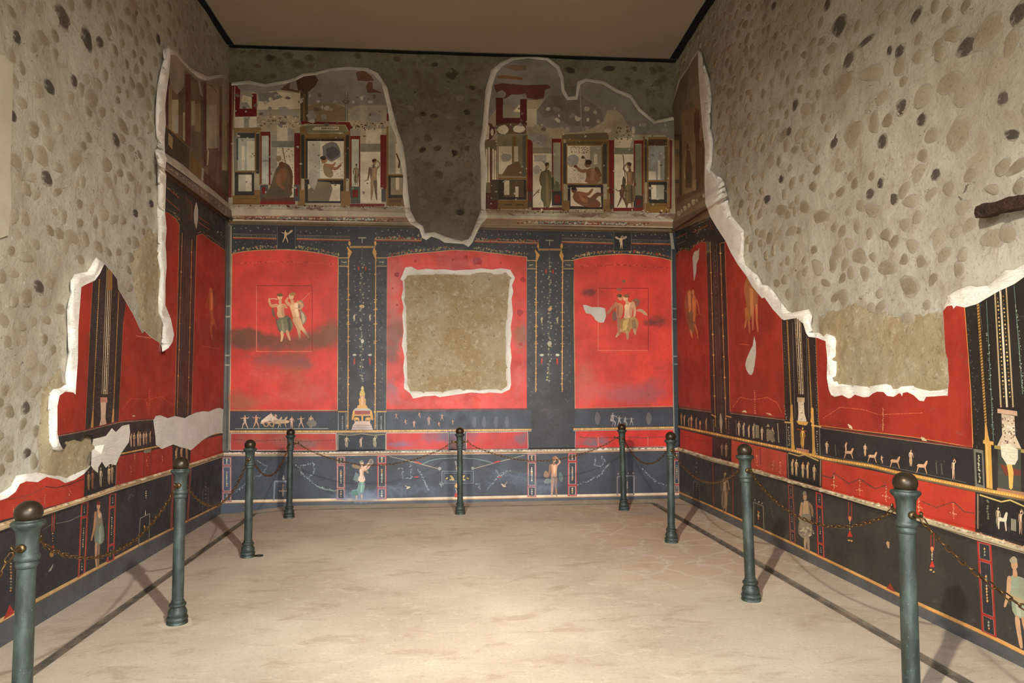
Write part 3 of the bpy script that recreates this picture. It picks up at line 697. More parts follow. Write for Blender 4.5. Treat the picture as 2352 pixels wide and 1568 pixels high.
for pts in ([(528, 990.5), (770, 990.5), (888, 989.5), (1221, 986.5)], [(1317, 985.5), (1547, 981.5)]):
    B.line(pts, 4.6, (176, 128, 66)); n = int((pts[-1][0]-pts[0][0])/4.2)
    B.dots(pts, n, 2, [(232, 190, 110), (214, 166, 92)], .2); B.line([(x, y+3.4) for x, y in pts], 1.6, (150, 140, 120))
B.part('red_dado_panel', label='worn red strip under the chariot frieze'); outlined(B, [(530, 995), (772, 995), (773, 1034), (529, 1034)], (178, 60, 44), (190, 170, 150))
B.dots([(535, 1008), (580, 1013), (640, 1010), (700, 1013), (770, 1010)], 40, 1.3, [(110, 50, 44)], .5, 2)
B.part('red_dado_panel'); outlined(B, [(887, 994), (1030, 993), (1030, 1032), (887, 1033)], (186, 52, 44), (190, 160, 140))
B.part('painted_gate'); B.rect(1030, 992, 1071, 1031, (84, 70, 70)); B.line([(1031, 992), (1031, 1031)], 2, (50, 48, 48)); B.line([(1069, 992), (1069, 1031)], 2, (50, 48, 48)); B.line([(1032, 994), (1068, 994)], 3, (140, 146, 134)); B.rect(1037, 1000, 1064, 1031, (110, 60, 58))
B.part('red_dado_panel'); outlined(B, [(1071, 993), (1212, 991), (1213, 1030), (1071, 1032)], (190, 48, 42), (190, 160, 140))
B.part('red_dado_panel', label='bright red strip below the right panel'); outlined(B, [(1322, 989), (1547, 986), (1548, 1025), (1321, 1029)], (200, 46, 34), (160, 130, 118))
B.dots([(1330, 1003), (1370, 1006), (1430, 1003), (1480, 1005), (1545, 1002)], 50, 1.2, [(96, 60, 56)], .4, 2)
for x in (1374, 1488): B.line([(x, 1003), (x, 1024)], 1.6, (206, 120, 96))
B.part('black_picture_panel'); B.poly([(779, 998), (830, 995), (883, 998), (884, 1034), (778, 1034)], (40, 42, 47)); B.line([(778, 997), (805, 999), (830, 996), (857, 999), (884, 997)], 2, (150, 138, 96)); B.line([(776, 996), (776, 1034)], 2, (170, 150, 130)); B.line([(886, 996), (886, 1034)], 2, (170, 150, 130))
B.fig(796, 1027, 27, 'stand', (190, 170, 130), (150, 142, 108)); B.fig(829, 1027, 24, 'raise', (206, 176, 136)); B.fig(861, 1027, 28, 'raise', (186, 172, 130), (150, 140, 104))
# ---- moulding over the dado
B.part('dado_moulding'); up = [(470, 1040), (516, 1038.5), (770, 1037.5), (860, 1036), (1209, 1032.5), (1322, 1031), (1528, 1026.5), (1600, 1025)]
lo = [(470, 1048.5), (516, 1047.5), (770, 1047.3), (860, 1045.5), (1209, 1041.6), (1322, 1039.8), (1528, 1035.2), (1600, 1033.5)]
B.band(up, lo, (206, 190, 166)); B.line([(x, y+5.5) for x, y in up], 1.3, (196, 140, 90)); B.line([(x, y+8) for x, y in up], 1.2, (196, 150, 110)); B.dots([(x, y+1.5) for x, y in up], 150, 1.8, [(112, 96, 80), (150, 132, 108), (222, 210, 190)], 1, 2)
# ---- dado: frames, figures, garlands
def ladder(W, x0, x1, y0, y1, cuts, col=(170, 48, 46), fill=(56, 58, 64), sl=0.0, sr=0.0, w=2.2):
    """upright double frame with cells; sl, sr lean the top right corner for a wall seen at a slant"""
    W.part('painted_frame')
    def q(u, v): return (x0+(x1-x0)*u, (y0+(y1-y0)*v)+u*(sl*(1-v)+sr*v))
    W.poly([q(0, 0), q(1, 0), q(1, 1), q(0, 1)], col)
    v = [0]+list(cuts)+[1]
    mx = w/abs(x1-x0); my = w/abs(y1-y0)
    for a, b in zip(v, v[1:]):
        W.poly([q(mx, a+my), q(1-mx, a+my), q(1-mx, b-my), q(mx, b-my)], (196, 170, 150)); W.poly([q(mx*1.6, a+my*1.4), q(1-mx*1.6, a+my*1.4), q(1-mx*1.6, b-my*1.4), q(mx*1.6, b-my*1.4)], fill)
        m0, m1 = q(.5, a+(b-a)*.2), q(.5, a+(b-a)*.8)
        W.dots([m0, m1], 3 if b-a < .3 else 8, abs(x1-x0)*.12, [(206, 196, 170), (170, 166, 146), (206, 160, 96)], .2, .8)
ladder(B, 510, 532, 1049, 1152, (.2, .78), (150, 92, 92), (78, 84, 96)); ladder(B, 773, 793, 1048, 1147, (.19, .74), (160, 96, 92)); ladder(B, 866, 888, 1046, 1146, (.19, .74), (176, 56, 56))
ladder(B, 1211, 1232, 1042, 1141, (.19, .75), (150, 84, 88)); ladder(B, 1304, 1325, 1040, 1139, (.2, .75), (176, 44, 48)); ladder(B, 1547, 1562, 1036, 1132, (.2, .8), (150, 50, 50))
B.part('painted_figure', label='woman in sea green skirt raising a tambourine'); B.frame(500, 900, 3.92)
B.poly([(1255, 660), (1215, 640), (1205, 670), (1235, 690), (1290, 690), (1330, 720), (1365, 740), (1350, 700), (1310, 680)], (140, 120, 84)); B.poly([(1240, 720), (1220, 790), (1265, 815), (1270, 740)], (110, 126, 120))
B.poly([(1268, 800), (1328, 805), (1322, 870), (1305, 930), (1280, 945), (1230, 945), (1196, 910), (1210, 880), (1258, 880)], (122, 150, 138)); B.poly([(1290, 810), (1310, 812), (1300, 900), (1285, 905)], (150, 178, 162)); B.poly([(1200, 895), (1255, 885), (1270, 930), (1215, 940)], (96, 128, 114))
B.poly([(1272, 690), (1318, 690), (1312, 745), (1330, 780), (1322, 812), (1268, 806), (1264, 775), (1282, 745)], (226, 190, 162)); B.poly([(1300, 700), (1318, 690), (1312, 745), (1326, 790), (1305, 770)], (206, 164, 134))
B.caps([(1310, 690, 12), (1335, 668, 10), (1362, 640, 8)], (222, 184, 154)); B.caps([(1320, 700, 11), (1350, 690, 9), (1372, 660, 7)], (206, 164, 134)); B.blob(1380, 630, 22, 30, (170, 140, 116), 10, .05); B.blob(1380, 630, 15, 23, (120, 110, 104), 10, .05)
B.blob(1298, 640, 16, 22, (222, 184, 150), 9, .04); B.blob(1296, 626, 20, 13, (130, 128, 96), 8, .15); B.caps([(1300, 660, 8), (1298, 685, 9)], (214, 174, 142))
B.caps([(1252, 935, 7), (1248, 965, 6)], (206, 170, 140)); B.caps([(1296, 925, 8), (1298, 965, 6)], (206, 170, 140)); B.frame()
B.fig(1272, 1139, 92, 'raise', (206, 150, 112), None, .9, hair=(150, 96, 66)); B.part('painted_drapery'); B.blob(1254, 1090, 6, 9, (150, 120, 90), 7, .3); B.blob(1288, 1096, 5, 12, (96, 112, 104), 7, .3); B.blob(1258, 1105, 8, 6, (120, 130, 126), 7, .3)
B.part('painted_gate'); B.line([(629, 1149), (631, 1105), (660, 1105)], 3.4, (122, 128, 132)); B.line([(631, 1108), (660, 1108)], 1.4, (80, 84, 88)); B.dots([(650, 1112), (650, 1140)], 7, 2.4, [(196, 176, 150), (196, 150, 96)]); B.dots([(640, 1127), (660, 1127)], 4, 2.2, [(196, 160, 130)]); B.caps([(651, 1100, 2.5), (651, 1092, .8)], (196, 190, 176))
B.part('painted_gate'); B.line([(1418, 1138), (1418, 1094), (1456, 1092), (1456, 1136)], 3.2, (128, 122, 120)); B.dots([(1441, 1105), (1441, 1122)], 4, 2.2, [(170, 150, 130)]); B.dots([(1414, 1088), (1460, 1086)], 4, 2.4, [(160, 146, 130)])
B.part('garland')
GC = [(138, 146, 146), (112, 120, 120), (96, 104, 104)]
for pts, n in (([(590, 1058), (615, 1070), (600, 1090), (575, 1100), (540, 1132)], 46), ([(680, 1068), (700, 1092), (730, 1118), (772, 1128)], 34), ([(692, 1090), (690, 1070), (720, 1062), (722, 1085), (708, 1095)], 26),
               ([(912, 1078), (925, 1075), (925, 1098), (945, 1098), (942, 1060)], 26), ([(960, 1076), (975, 1105), (985, 1128)], 22), ([(1165, 1080), (1145, 1092), (1118, 1126)], 20), ([(1137, 1078), (1150, 1092), (1172, 1080)], 16),
               ([(1326, 1113), (1350, 1105), (1380, 1090), (1400, 1062)], 34), ([(1368, 1050), (1366, 1068), (1380, 1072), (1390, 1056), (1380, 1048)], 24), ([(1475, 1075), (1488, 1090), (1510, 1108), (1535, 1116)], 26), ([(1014, 1118), (1010, 1108), (1020, 1112)], 10), ([(1092, 1112), (1100, 1110), (1102, 1122)], 10)):
    B.dots(pts, n, 1.9, GC, 1.6)
B.line([(726, 1115), (745, 1123), (770, 1127)], 2.2, (122, 142, 124))
B.part('painted_picture_box'); B.rect(1014, 1081, 1088, 1110, (112, 118, 122)); B.rect(1016, 1083, 1086, 1108, BLK2); B.rect(1019, 1086, 1083, 1105, (104, 112, 118)); B.rect(1020.5, 1087.5, 1081.5, 1103.5, (52, 56, 62))
for sx in (1, -1):
    X = lambda x: 1050.5+(x-1050.5)*sx
    B.caps([(X(1040), 1099, 2.5), (X(1037), 1094, 2.6), (X(1034), 1092, 1.2)], (206, 180, 110)); B.caps([(X(1033), 1101, 1.4), (X(1042), 1101, 2)], (206, 180, 110)); B.caps([(X(1024), 1100, 1), (X(1028), 1097, 1.5)], (196, 170, 106))
B.part('painted_rods'); B.line([(895, 1048), (935, 1057), (1010, 1077)], 1.8, (150, 138, 116)); B.line([(1088, 1076), (1150, 1059), (1205, 1045)], 1.8, (150, 138, 116)); B.caps([(952, 1060, 1), (960, 1062, 2), (968, 1065, 1)], (176, 60, 50)); B.caps([(1133, 1063, 1), (1142, 1060, 2), (1150, 1059, 1)], (176, 60, 50))
B.line([(970, 1066), (985, 1058), (1010, 1053), (1050, 1051), (1090, 1053), (1115, 1058), (1132, 1063)], 1.8, (112, 132, 124)); B.blob(1010, 1076, 4, 4, (150, 150, 140), 7); B.blob(1086, 1075, 4, 4, (150, 150, 140), 7)
B.part('painted_bird'); B.caps([(934, 1122, .8), (938, 1119, 2.4), (942, 1118, .8)], (206, 190, 150)); B.caps([(937, 1119, 1.2), (930, 1114, .5)], (170, 160, 136))
B.part('painted_bird'); B.caps([(1152, 1111, .8), (1157, 1116, 2.4), (1162, 1117, .8)], (206, 190, 150)); B.caps([(1158, 1115, 1.4), (1165, 1106, .5)], (176, 150, 120))
B.part('painted_candelabrum'); B.dots([(1048, 1060), (1048, 1080)], 6, 2.4, [(176, 150, 110), (150, 150, 140)], 2); B.blob(1048, 1115, 4, 5, (206, 160, 96), 7); B.dots([(1048, 1122), (1048, 1132)], 4, 2, [(170, 160, 146)], 1); B.poly([(1043, 1142), (1046, 1132), (1052, 1132), (1054, 1142)], (176, 52, 42))
for x in (957, 1148): B.blob(x, 1095, 5, 1.6, (176, 50, 44), 6)
# ---- couples floating on the red
B.part('painted_figure', label='half draped woman at the left of the floating couple'); B.frame(500, 480, 3.136); SK = (226, 178, 128)
B.poly([(400, 690), (384, 730), (400, 775), (440, 800), (470, 770), (520, 770), (545, 830), (530, 880), (500, 890), (440, 890), (420, 820)], (120, 96, 66)); B.poly([(425, 790), (490, 770), (530, 800), (545, 850), (520, 885), (460, 895), (440, 850)], (128, 122, 84)); B.poly([(500, 790), (520, 780), (530, 870), (512, 880)], (84, 84, 60)); B.poly([(455, 800), (470, 795), (480, 880), (468, 888)], (156, 150, 106))
B.caps([(462, 885, 12), (466, 920, 9), (458, 950, 7)], SK); B.caps([(500, 880, 12), (512, 915, 9), (520, 942, 7)], (206, 156, 108))
B.poly([(420, 690), (480, 680), (476, 730), (488, 775), (440, 785), (424, 760), (432, 725)], SK); B.poly([(455, 690), (480, 682), (474, 735), (484, 770), (462, 770)], (200, 146, 100))
B.caps([(425, 692, 14), (385, 700, 11), (370, 665, 9), (372, 645, 7)], (214, 150, 104)); B.caps([(475, 690, 13), (500, 715, 10), (470, 700, 8)], (200, 146, 100)); B.line([(370, 648), (400, 644), (430, 650)], 6, (214, 176, 140))
B.blob(448, 632, 19, 24, (222, 170, 120), 9, .04); B.blob(446, 618, 22, 14, (110, 84, 40), 8, .15); B.caps([(450, 655, 10), (450, 680, 12)], (206, 156, 110))
B.part('painted_figure', label='nude man with pale cloak at the right of the floating couple')
B.poly([(590, 650), (615, 665), (625, 700), (600, 725), (640, 770), (640, 810), (610, 840), (596, 800), (590, 740), (575, 700)], (150, 116, 90)); B.poly([(600, 735), (622, 760), (630, 800), (612, 830)], (196, 168, 140))
B.poly([(515, 690), (580, 665), (578, 720), (590, 760), (588, 800), (560, 810), (540, 780), (532, 740)], SK); B.poly([(550, 685), (580, 668), (576, 720), (588, 770), (566, 775), (556, 730)], (240, 204, 160)); B.line([(530, 740), (560, 712), (600, 720)], 6, (206, 160, 120))
B.caps([(556, 790, 22), (580, 850, 14), (590, 900, 10), (590, 945, 7)], (214, 166, 118)); B.caps([(575, 790, 22), (600, 850, 14), (630, 885, 10), (655, 925, 8)], SK)
B.caps([(518, 690, 14), (490, 665, 11), (505, 640, 8)], (206, 150, 106)); B.caps([(578, 668, 12), (612, 690, 10), (600, 715, 8)], (206, 150, 106)); B.line([(600, 665), (672, 595)], 2.5, (214, 140, 110))
B.blob(530, 628, 20, 24, SK, 9, .04); B.blob(540, 612, 24, 13, (176, 130, 60), 8, .15); B.caps([(534, 650, 10), (540, 680, 13)], (206, 156, 110)); B.frame()
B.part('painted_figure', label='bare chested woman in ochre cloth on the right red panel'); B.frame(1180, 480, 3.136)
B.poly([(845, 660), (880, 640), (905, 650), (912, 680), (890, 705), (870, 700), (880, 670), (850, 665)], (150, 92, 62)); B.poly([(900, 715), (935, 725), (970, 765), (945, 765), (915, 740), (880, 735)], (190, 150, 116))
B.poly([(770, 790), (840, 770), (885, 780), (902, 820), (888, 870), (870, 895), (850, 850), (830, 900), (790, 890), (752, 880), (760, 820)], (176, 134, 76)); B.poly([(790, 800), (830, 785), (812, 870), (780, 880)], (214, 178, 104)); B.poly([(848, 800), (875, 790), (885, 850), (860, 880)], (140, 110, 76))
B.caps([(770, 870, 11), (750, 900, 9), (738, 920, 7)], (214, 166, 126)); B.caps([(815, 880, 12), (822, 915, 9), (818, 935, 7)], (196, 146, 110)); B.caps([(868, 870, 11), (876, 900, 8)], (206, 156, 116))
B.poly([(796, 680), (862, 668), (855, 720), (850, 778), (790, 795), (800, 740)], (232, 192, 150)); B.poly([(835, 680), (862, 668), (856, 720), (850, 775), (828, 770)], (206, 156, 116)); B.caps([(858, 675, 13), (874, 730, 10), (868, 770, 8)], (214, 166, 124))
B.blob(805, 640, 19, 24, (220, 172, 128), 9, .04); B.blob(812, 625, 22, 14, (130, 84, 44), 8, .15); B.caps([(812, 660, 10), (822, 680, 13)], (206, 156, 116))
B.part('painted_figure', label='tanned man with a staff beside the woman in ochre')
B.poly([(735, 675), (785, 680), (790, 730), (775, 790), (740, 785), (738, 735)], (196, 132, 92)); B.poly([(740, 690), (760, 690), (758, 760), (745, 770)], (172, 106, 72)); B.caps([(738, 680, 13), (708, 715, 11), (672, 752, 8)], (190, 120, 84)); B.poly([(715, 740), (735, 730), (745, 800), (720, 805), (706, 780)], (130, 96, 76))
B.caps([(755, 790, 14), (755, 850, 11), (762, 900, 8)], (180, 120, 84)); B.blob(768, 637, 18, 23, (200, 142, 100), 9, .04); B.blob(762, 624, 20, 14, (84, 60, 36), 8, .15)
B.line([(605, 880), (700, 740), (745, 640), (770, 590), (792, 530)], 3, (150, 96, 66)); B.blob(793, 520, 14, 10, (120, 90, 60), 8, .2); B.blob(757, 580, 20, 10, (140, 92, 66), 8, .3); B.frame()
B.part('white_repair', M_LIME); B.poly([(1339, 700), (1346, 700), (1359, 705), (1378, 705), (1390, 708), (1392, 726), (1387, 740), (1378, 741), (1368, 735), (1363, 727), (1357, 721), (1346, 719), (1341, 708)], (206, 200, 186))
# ---- painted corner strips
B.part('corner_strip'); B.poly([(500, 505), (530, 515), (530, 780), (526, 1040), (490, 1040)], (96, 94, 84)); B.line([(531, 518), (530, 800), (526, 1034)], 1.6, (196, 176, 136)); B.line([(525, 520), (523, 800), (521, 1030)], 3, (62, 62, 60))
for y in (703, 727, 816, 838): B.line([(517, y), (531, y)], 4, (150, 142, 126))
B.part('corner_strip'); B.poly([(1541, 530), (1580, 530), (1590, 1028), (1548, 1028)], (48, 54, 60)); B.line([(1542, 540), (1545, 800), (1549, 1026)], 2, (150, 146, 128))
for y in (709, 733, 818, 836): B.line([(1544, y), (1556, y)], 3, (120, 124, 124))
B.line([(1541, 534), (1546, 572)], 7, (170, 164, 150))
# ---- stucco cornice
B.part('cornice', label='pale stucco cornice with a painted meander band')
tp = [(490, 470), (528, 471), (700, 472), (930, 477), (1120, 485), (1300, 489), (1400, 491), (1545, 497), (1600, 499)]
m0 = [(490, 494), (528, 495), (910, 499), (1178, 503), (1495, 509), (1600, 511)]; m1 = [(490, 504), (528, 505), (910, 510.5), (1179, 516), (1495, 521), (1600, 523)]; bt = [(490, 513), (528, 515), (910, 522), (1179, 529), (1495, 534), (1600, 536)]
B.band(tp, m0, (196, 184, 160)); B.band(m0, m1, (150, 124, 98)); B.band(m1, bt, (122, 102, 74)); B.line(m1, 2.2, (206, 194, 170)); B.line(m0, 1.6, (190, 130, 104))
B.dots(tp, 150, 5, [(214, 204, 184), (170, 152, 128), (150, 120, 104), (206, 196, 176)], 6, 2.4)
mm = [(a[0], (a[1]+b[1])/2) for a, b in zip([(535, 495), (905, 499), (1185, 503), (1490, 509)], [(535, 505), (905, 510.5), (1185, 516), (1490, 521)])]
for x0, x1, c in ((642, 704, (104, 112, 106)), (750, 862, (104, 112, 106)), (1236, 1338, (104, 108, 104)), (1380, 1440, (110, 108, 100)), (716, 740, (140, 56, 44)), (1345, 1376, (140, 70, 52)), (560, 610, (120, 66, 52))):
    y = np.interp((x0+x1)/2, [p[0] for p in mm], [p[1] for p in mm]); B.rect(x0, y-3.6, x1, y+4, c); B.dots([(x0+3, y), (x1-3, y)], int((x1-x0)/5), 2, [(206, 206, 190), (170, 170, 156)], 1.2)
B.dots(mm[:2], 90, 2, [(206, 190, 164), (128, 60, 46), (190, 160, 130)], 2.6, 1.4); B.dots(mm[2:], 70, 2, [(206, 190, 164), (128, 60, 46), (190, 160, 130)], 2.6, 1.4)
B.band([(490, 510), (528, 512), (910, 518), (1179, 524), (1495, 530), (1600, 532)], bt, (96, 80, 58))
# ================= upper zone, left half
def speck(W, x0, y0, x1, y1, n, cols, r=4):
    for _ in range(n):
        W.blob(random.uniform(x0, x1), random.uniform(y0, y1), r*random.uniform(.5, 1.5), r*random.uniform(.5, 1.5), random.choice(cols), 5, .3)
B.part('upper_fresco', label='upper storey painting left of the lost strip'); B.frame(500, 80, 3.484)
B.rect(-60, 250, 1640, 1375, (189, 176, 147))
B.poly([(60, 300), (700, 260), (1300, 240), (1420, 560), (1350, 565), (1180, 560), (1050, 578), (940, 545), (800, 548), (722, 560), (722, 480), (640, 432), (520, 440), (420, 452), (400, 500), (330, 520), (320, 470), (260, 450), (180, 460), (150, 410), (60, 420)], (147, 139, 128))
B.poly([(625, 345), (680, 312), (770, 312), (806, 360), (780, 410), (720, 460), (640, 440)], (84, 56, 40)); B.poly([(1105, 300), (1170, 285), (1230, 330), (1250, 365), (1200, 372), (1120, 365)], (104, 72, 50)); B.poly([(1205, 375), (1240, 380), (1240, 430), (1320, 465), (1200, 462), (1185, 420)], (108, 70, 46)); B.poly([(530, 410), (580, 380), (575, 430), (660, 445), (650, 462), (500, 440)], (100, 74, 54))
B.poly([(330, 520), (420, 452), (660, 470), (660, 600), (320, 600)], (222, 210, 177)); B.poly([(330, 470), (470, 455), (520, 500), (400, 540), (330, 530)], GREY); B.poly([(330, 600), (660, 590), (660, 640), (330, 650)], (165, 156, 129))
B.poly([(780, 545), (940, 548), (1020, 580), (1020, 690), (720, 690), (720, 570)], (150, 132, 98)); B.rect(1045, 580, 1140, 690, (176, 167, 143)); B.rect(1140, 560, 1350, 700, (184, 173, 149))
for a in ((360, 630, 40, 26), (530, 610, 46, 40), (620, 640, 34, 24), (750, 650, 42, 42), (850, 655, 26, 24), (1100, 655, 40, 28), (1250, 655, 66, 42), (560, 790, 50, 50), (1090, 780, 60, 26), (1240, 800, 36, 50)): B.blob(*a, (165, 158, 145), 10, .2)
B.poly([(88, 400), (135, 405), (120, 800), (118, 1300), (84, 1300), (92, 800)], (108, 40, 30)); B.line([(118, 420), (112, 1300)], 4, (178, 150, 110))
B.poly([(140, 400), (182, 440), (176, 590), (275, 590), (275, 470), (312, 470), (312, 652), (140, 655)], (116, 26, 22)); B.rect(185, 450, 272, 585, (165, 154, 136)); B.poly([(200, 480), (270, 500), (268, 590), (235, 540), (190, 540)], (229, 212, 180))
B.poly([(136, 660), (310, 655), (312, 745), (134, 748)], (229, 217, 191)); B.rect(210, 660, 250, 745, (165, 160, 140))
B.rect(662, 450, 722, 690, (84, 74, 52)); B.rect(684, 470, 698, 690, (132, 104, 60)); B.rect(1018, 460, 1042, 692, (114, 114, 101)); B.rect(1026, 460, 1034, 692, (184, 176, 149))
B.poly([(665, 690), (1055, 698), (1078, 740), (1050, 772), (1022, 720), (700, 712), (668, 720)], DRED); B.poly([(670, 725), (1020, 725), (1045, 780), (690, 790)], (134, 127, 92)); B.rect(760, 735, 970, 762, (222, 210, 175)); B.dots([(825, 748), (965, 748)], 12, 9, [(84, 76, 60)], 0, .5)
B.poly([(655, 740), (690, 730), (720, 790), (1020, 790), (1060, 760), (1060, 800), (1030, 830), (690, 830), (660, 800)], (140, 108, 60))
B.rects((122, 92, 50), (655, 790, 668, 1300), (694, 820, 706, 1340), (1010, 820, 1026, 1340), (1050, 790, 1062, 1300), (694, 818, 1026, 832)); B.rects((54, 52, 42), (668, 800, 694, 1150), (1026, 800, 1050, 1150)); B.rects((44, 42, 38), (706, 832, 720, 1150), (706, 832, 1010, 852))
B.rect(720, 850, 1010, 1150, (234, 222, 196)); B.rect(726, 856, 820, 1150, (201, 196, 175)); B.blob(912, 935, 78, 74, (132, 125, 121), 12, .12); B.blob(918, 940, 55, 55, (92, 88, 88), 12, .15)
B.rect(700, 1155, 1008, 1345, (52, 48, 38)); B.rect(722, 1195, 980, 1330, (229, 217, 187)); B.rect(722, 1150, 1006, 1162, (140, 106, 56)); B.poly([(722, 1240), (800, 1170), (900, 1180), (920, 1230), (890, 1330), (722, 1330)], (140, 129, 101)); B.blob(765, 1150, 34, 86, (187, 180, 163), 10, .15)
B.rects((150, 118, 66), (640, 1240, 700, 1365), (985, 1250, 1060, 1370), (285, 1240, 340, 1350), (1350, 1240, 1366, 1370))
B.rect(128, 780, 305, 1095, (140, 134, 110)); B.rect(160, 820, 300, 1085, (198, 196, 175)); B.rects((234, 224, 198), (192, 890, 216, 1080), (235, 850, 298, 1085)); B.rect(160, 785, 300, 826, (70, 72, 68)); B.rect(150, 830, 164, 1000, (84, 88, 84))
B.rect(135, 1098, 292, 1285, (62, 56, 44)); B.rect(166, 1118, 272, 1252, (205, 198, 173)); B.rect(225, 1118, 272, 1252, (236, 224, 196)); B.rect(120, 1284, 338, 1355, (140, 106, 50)); B.rect(130, 1090, 300, 1100, (146, 112, 60)); B.line([(150, 1310), (310, 1310)], 6, (108, 80, 38))
B.rects((60, 62, 56), (306, 790, 332, 1110)); B.rects((146, 116, 66), (296, 740, 308, 1110), (332, 740, 346, 1200)); B.poly([(120, 745), (330, 740), (345, 780), (300, 785), (130, 782)], (150, 124, 76))
B.rect(345, 775, 422, 806, DRED); B.rects(DRED, (343, 806, 352, 1190), (408, 806, 422, 1200)); B.rect(352, 810, 408, 1190, (205, 205, 187)); B.rect(355, 1000, 405, 1015, (165, 165, 147)); B.rect(340, 1200, 404, 1330, (92, 90, 86)); B.rect(355, 1220, 382, 1275, (130, 34, 26))
B.rect(425, 800, 615, 1320, (176, 169, 149)); B.rect(475, 720, 560, 850, (222, 208, 177)); B.rect(475, 900, 612, 1310, (238, 224, 194)); B.rect(430, 850, 612, 900, (140, 136, 116))
speck(B, 480, 905, 610, 1150, 40, [(120, 100, 76), (150, 130, 100)], 4)
B.rect(613, 785, 660, 1200, DRED); B.rect(648, 785, 656, 1200, (96, 24, 18)); B.rect(608, 1200, 655, 1330, (92, 88, 84)); B.rect(622, 1228, 642, 1290, (130, 34, 26)); B.rect(340, 1328, 620, 1356, (140, 36, 24)); B.rect(345, 1300, 612, 1330, (104, 66, 42))
B.rect(1062, 808, 1140, 834, DRED); B.rects(DRED, (1062, 834, 1072, 1215), (1128, 834, 1140, 1220)); B.rect(1072, 836, 1130, 1212, (208, 205, 184)); B.rect(1062, 1215, 1140, 1350, (92, 90, 86)); B.rect(1080, 1240, 1122, 1300, (130, 34, 26))
B.rect(1140, 860, 1312, 1345, (182, 173, 151)); B.rect(1185, 750, 1310, 870, (222, 210, 182)); B.rect(1142, 935, 1310, 1345, (238, 226, 196)); B.rect(1142, 870, 1310, 935, (147, 143, 121))
B.rect(1302, 800, 1350, 1232, DRED); B.rect(1310, 1232, 1348, 1335, (92, 88, 84)); B.rect(1060, 1352, 1335, 1372, (130, 34, 24)); B.rects((140, 112, 64), (1350, 730, 1366, 1370)); B.poly([(1355, 555), (1370, 560), (1368, 690), (1352, 690)], (120, 28, 22))
B.poly([(1366, 720), (1420, 750), (1450, 800), (1490, 900), (1490, 1120), (1366, 1120)], (176, 167, 143)); B.rect(1380, 780, 1415, 1110, (165, 160, 140)); B.rect(1425, 870, 1460, 1110, (234, 219, 187)); B.caps([(1430, 950, 5), (1455, 1010, 6), (1450, 1060, 8)], (110, 60, 40)); B.rect(1366, 1115, 1490, 1126, OCH); B.rect(1366, 1126, 1490, 1305, (56, 52, 42)); B.rect(1385, 1142, 1480, 1280, (160, 144, 116)); B.rect(1425, 1142, 1452, 1240, (229, 210, 175)); B.rect(1366, 1305, 1500, 1372, (132, 100, 54)); B.rect(1375, 1318, 1470, 1340, (108, 80, 42))
speck(B, 730, 1000, 1000, 1140, 30, [(120, 100, 76), (150, 130, 100)], 3.5); speck(B, 320, 650, 660, 740, 60, [(110, 92, 66), (140, 122, 90), (229, 217, 187)], 6); speck(B, 1050, 690, 1340, 760, 50, [(80, 60, 44), (120, 100, 74)], 6); speck(B, 100, 1362, 1480, 1378, 60, [(110, 40, 34), (222, 205, 175)], 6)
W_L = [(206, 196, 174), (176, 166, 146), (150, 142, 128), (120, 104, 82)]
for _ in range(170):
    x = random.uniform(110, 1380); y = 480+820*random.random()**1.3; q = random.uniform(3, 13)*(1.5 if y < 760 else .8)
    B.blob(x, y, q*random.uniform(.6, 1.6), q, random.choice(W_L), 7, .45, random.random()*6)
B.part('painted_figure', label='seated bearded man with a staff in the upper painting')
B.poly([(470, 1060), (520, 1020), (575, 1040), (598, 1100), (590, 1200), (600, 1300), (480, 1310), (350, 1310), (420, 1220), (440, 1150)], (112, 92, 62)); B.poly([(480, 1090), (530, 1050), (560, 1090), (545, 1180), (480, 1200)], (140, 92, 60)); B.poly([(440, 1190), (500, 1180), (540, 1300), (380, 1300)], (100, 88, 62)); B.caps([(490, 1120, 20), (480, 1190, 16), (530, 1230, 12)], (150, 100, 66)); B.caps([(560, 1050, 16), (590, 1110, 14), (585, 1220, 14)], (104, 74, 48)); B.blob(512, 1042, 24, 32, (120, 74, 48), 9, .06); B.blob(488, 990, 24, 26, (166, 146, 112), 8, .1); B.line([(520, 905), (545, 1050)], 7, (120, 90, 60))
B.part('painted_figure', label='half length dancer reaching right in the upper painting')
B.poly([(840, 1040), (880, 1025), (910, 1060), (930, 1120), (900, 1150), (850, 1120)], (150, 132, 94)); B.caps([(900, 1060, 15), (950, 1075, 12), (985, 1040, 9)], (160, 104, 70)); B.caps([(860, 1040, 14), (920, 1050, 12), (940, 1025, 8)], (176, 124, 86)); B.blob(850, 1000, 24, 30, (182, 130, 92), 9, .06); B.blob(845, 985, 26, 18, (70, 52, 34), 8, .15); B.line([(970, 1030), (1006, 1022)], 6, (176, 150, 110))
B.fig(1248, 1320, 330, 'raise', (172, 142, 104), None, .95, own=True); B.fig(1108, 1200, 170, 'stand', (160, 130, 98), (140, 124, 96), .8)
B.frame()
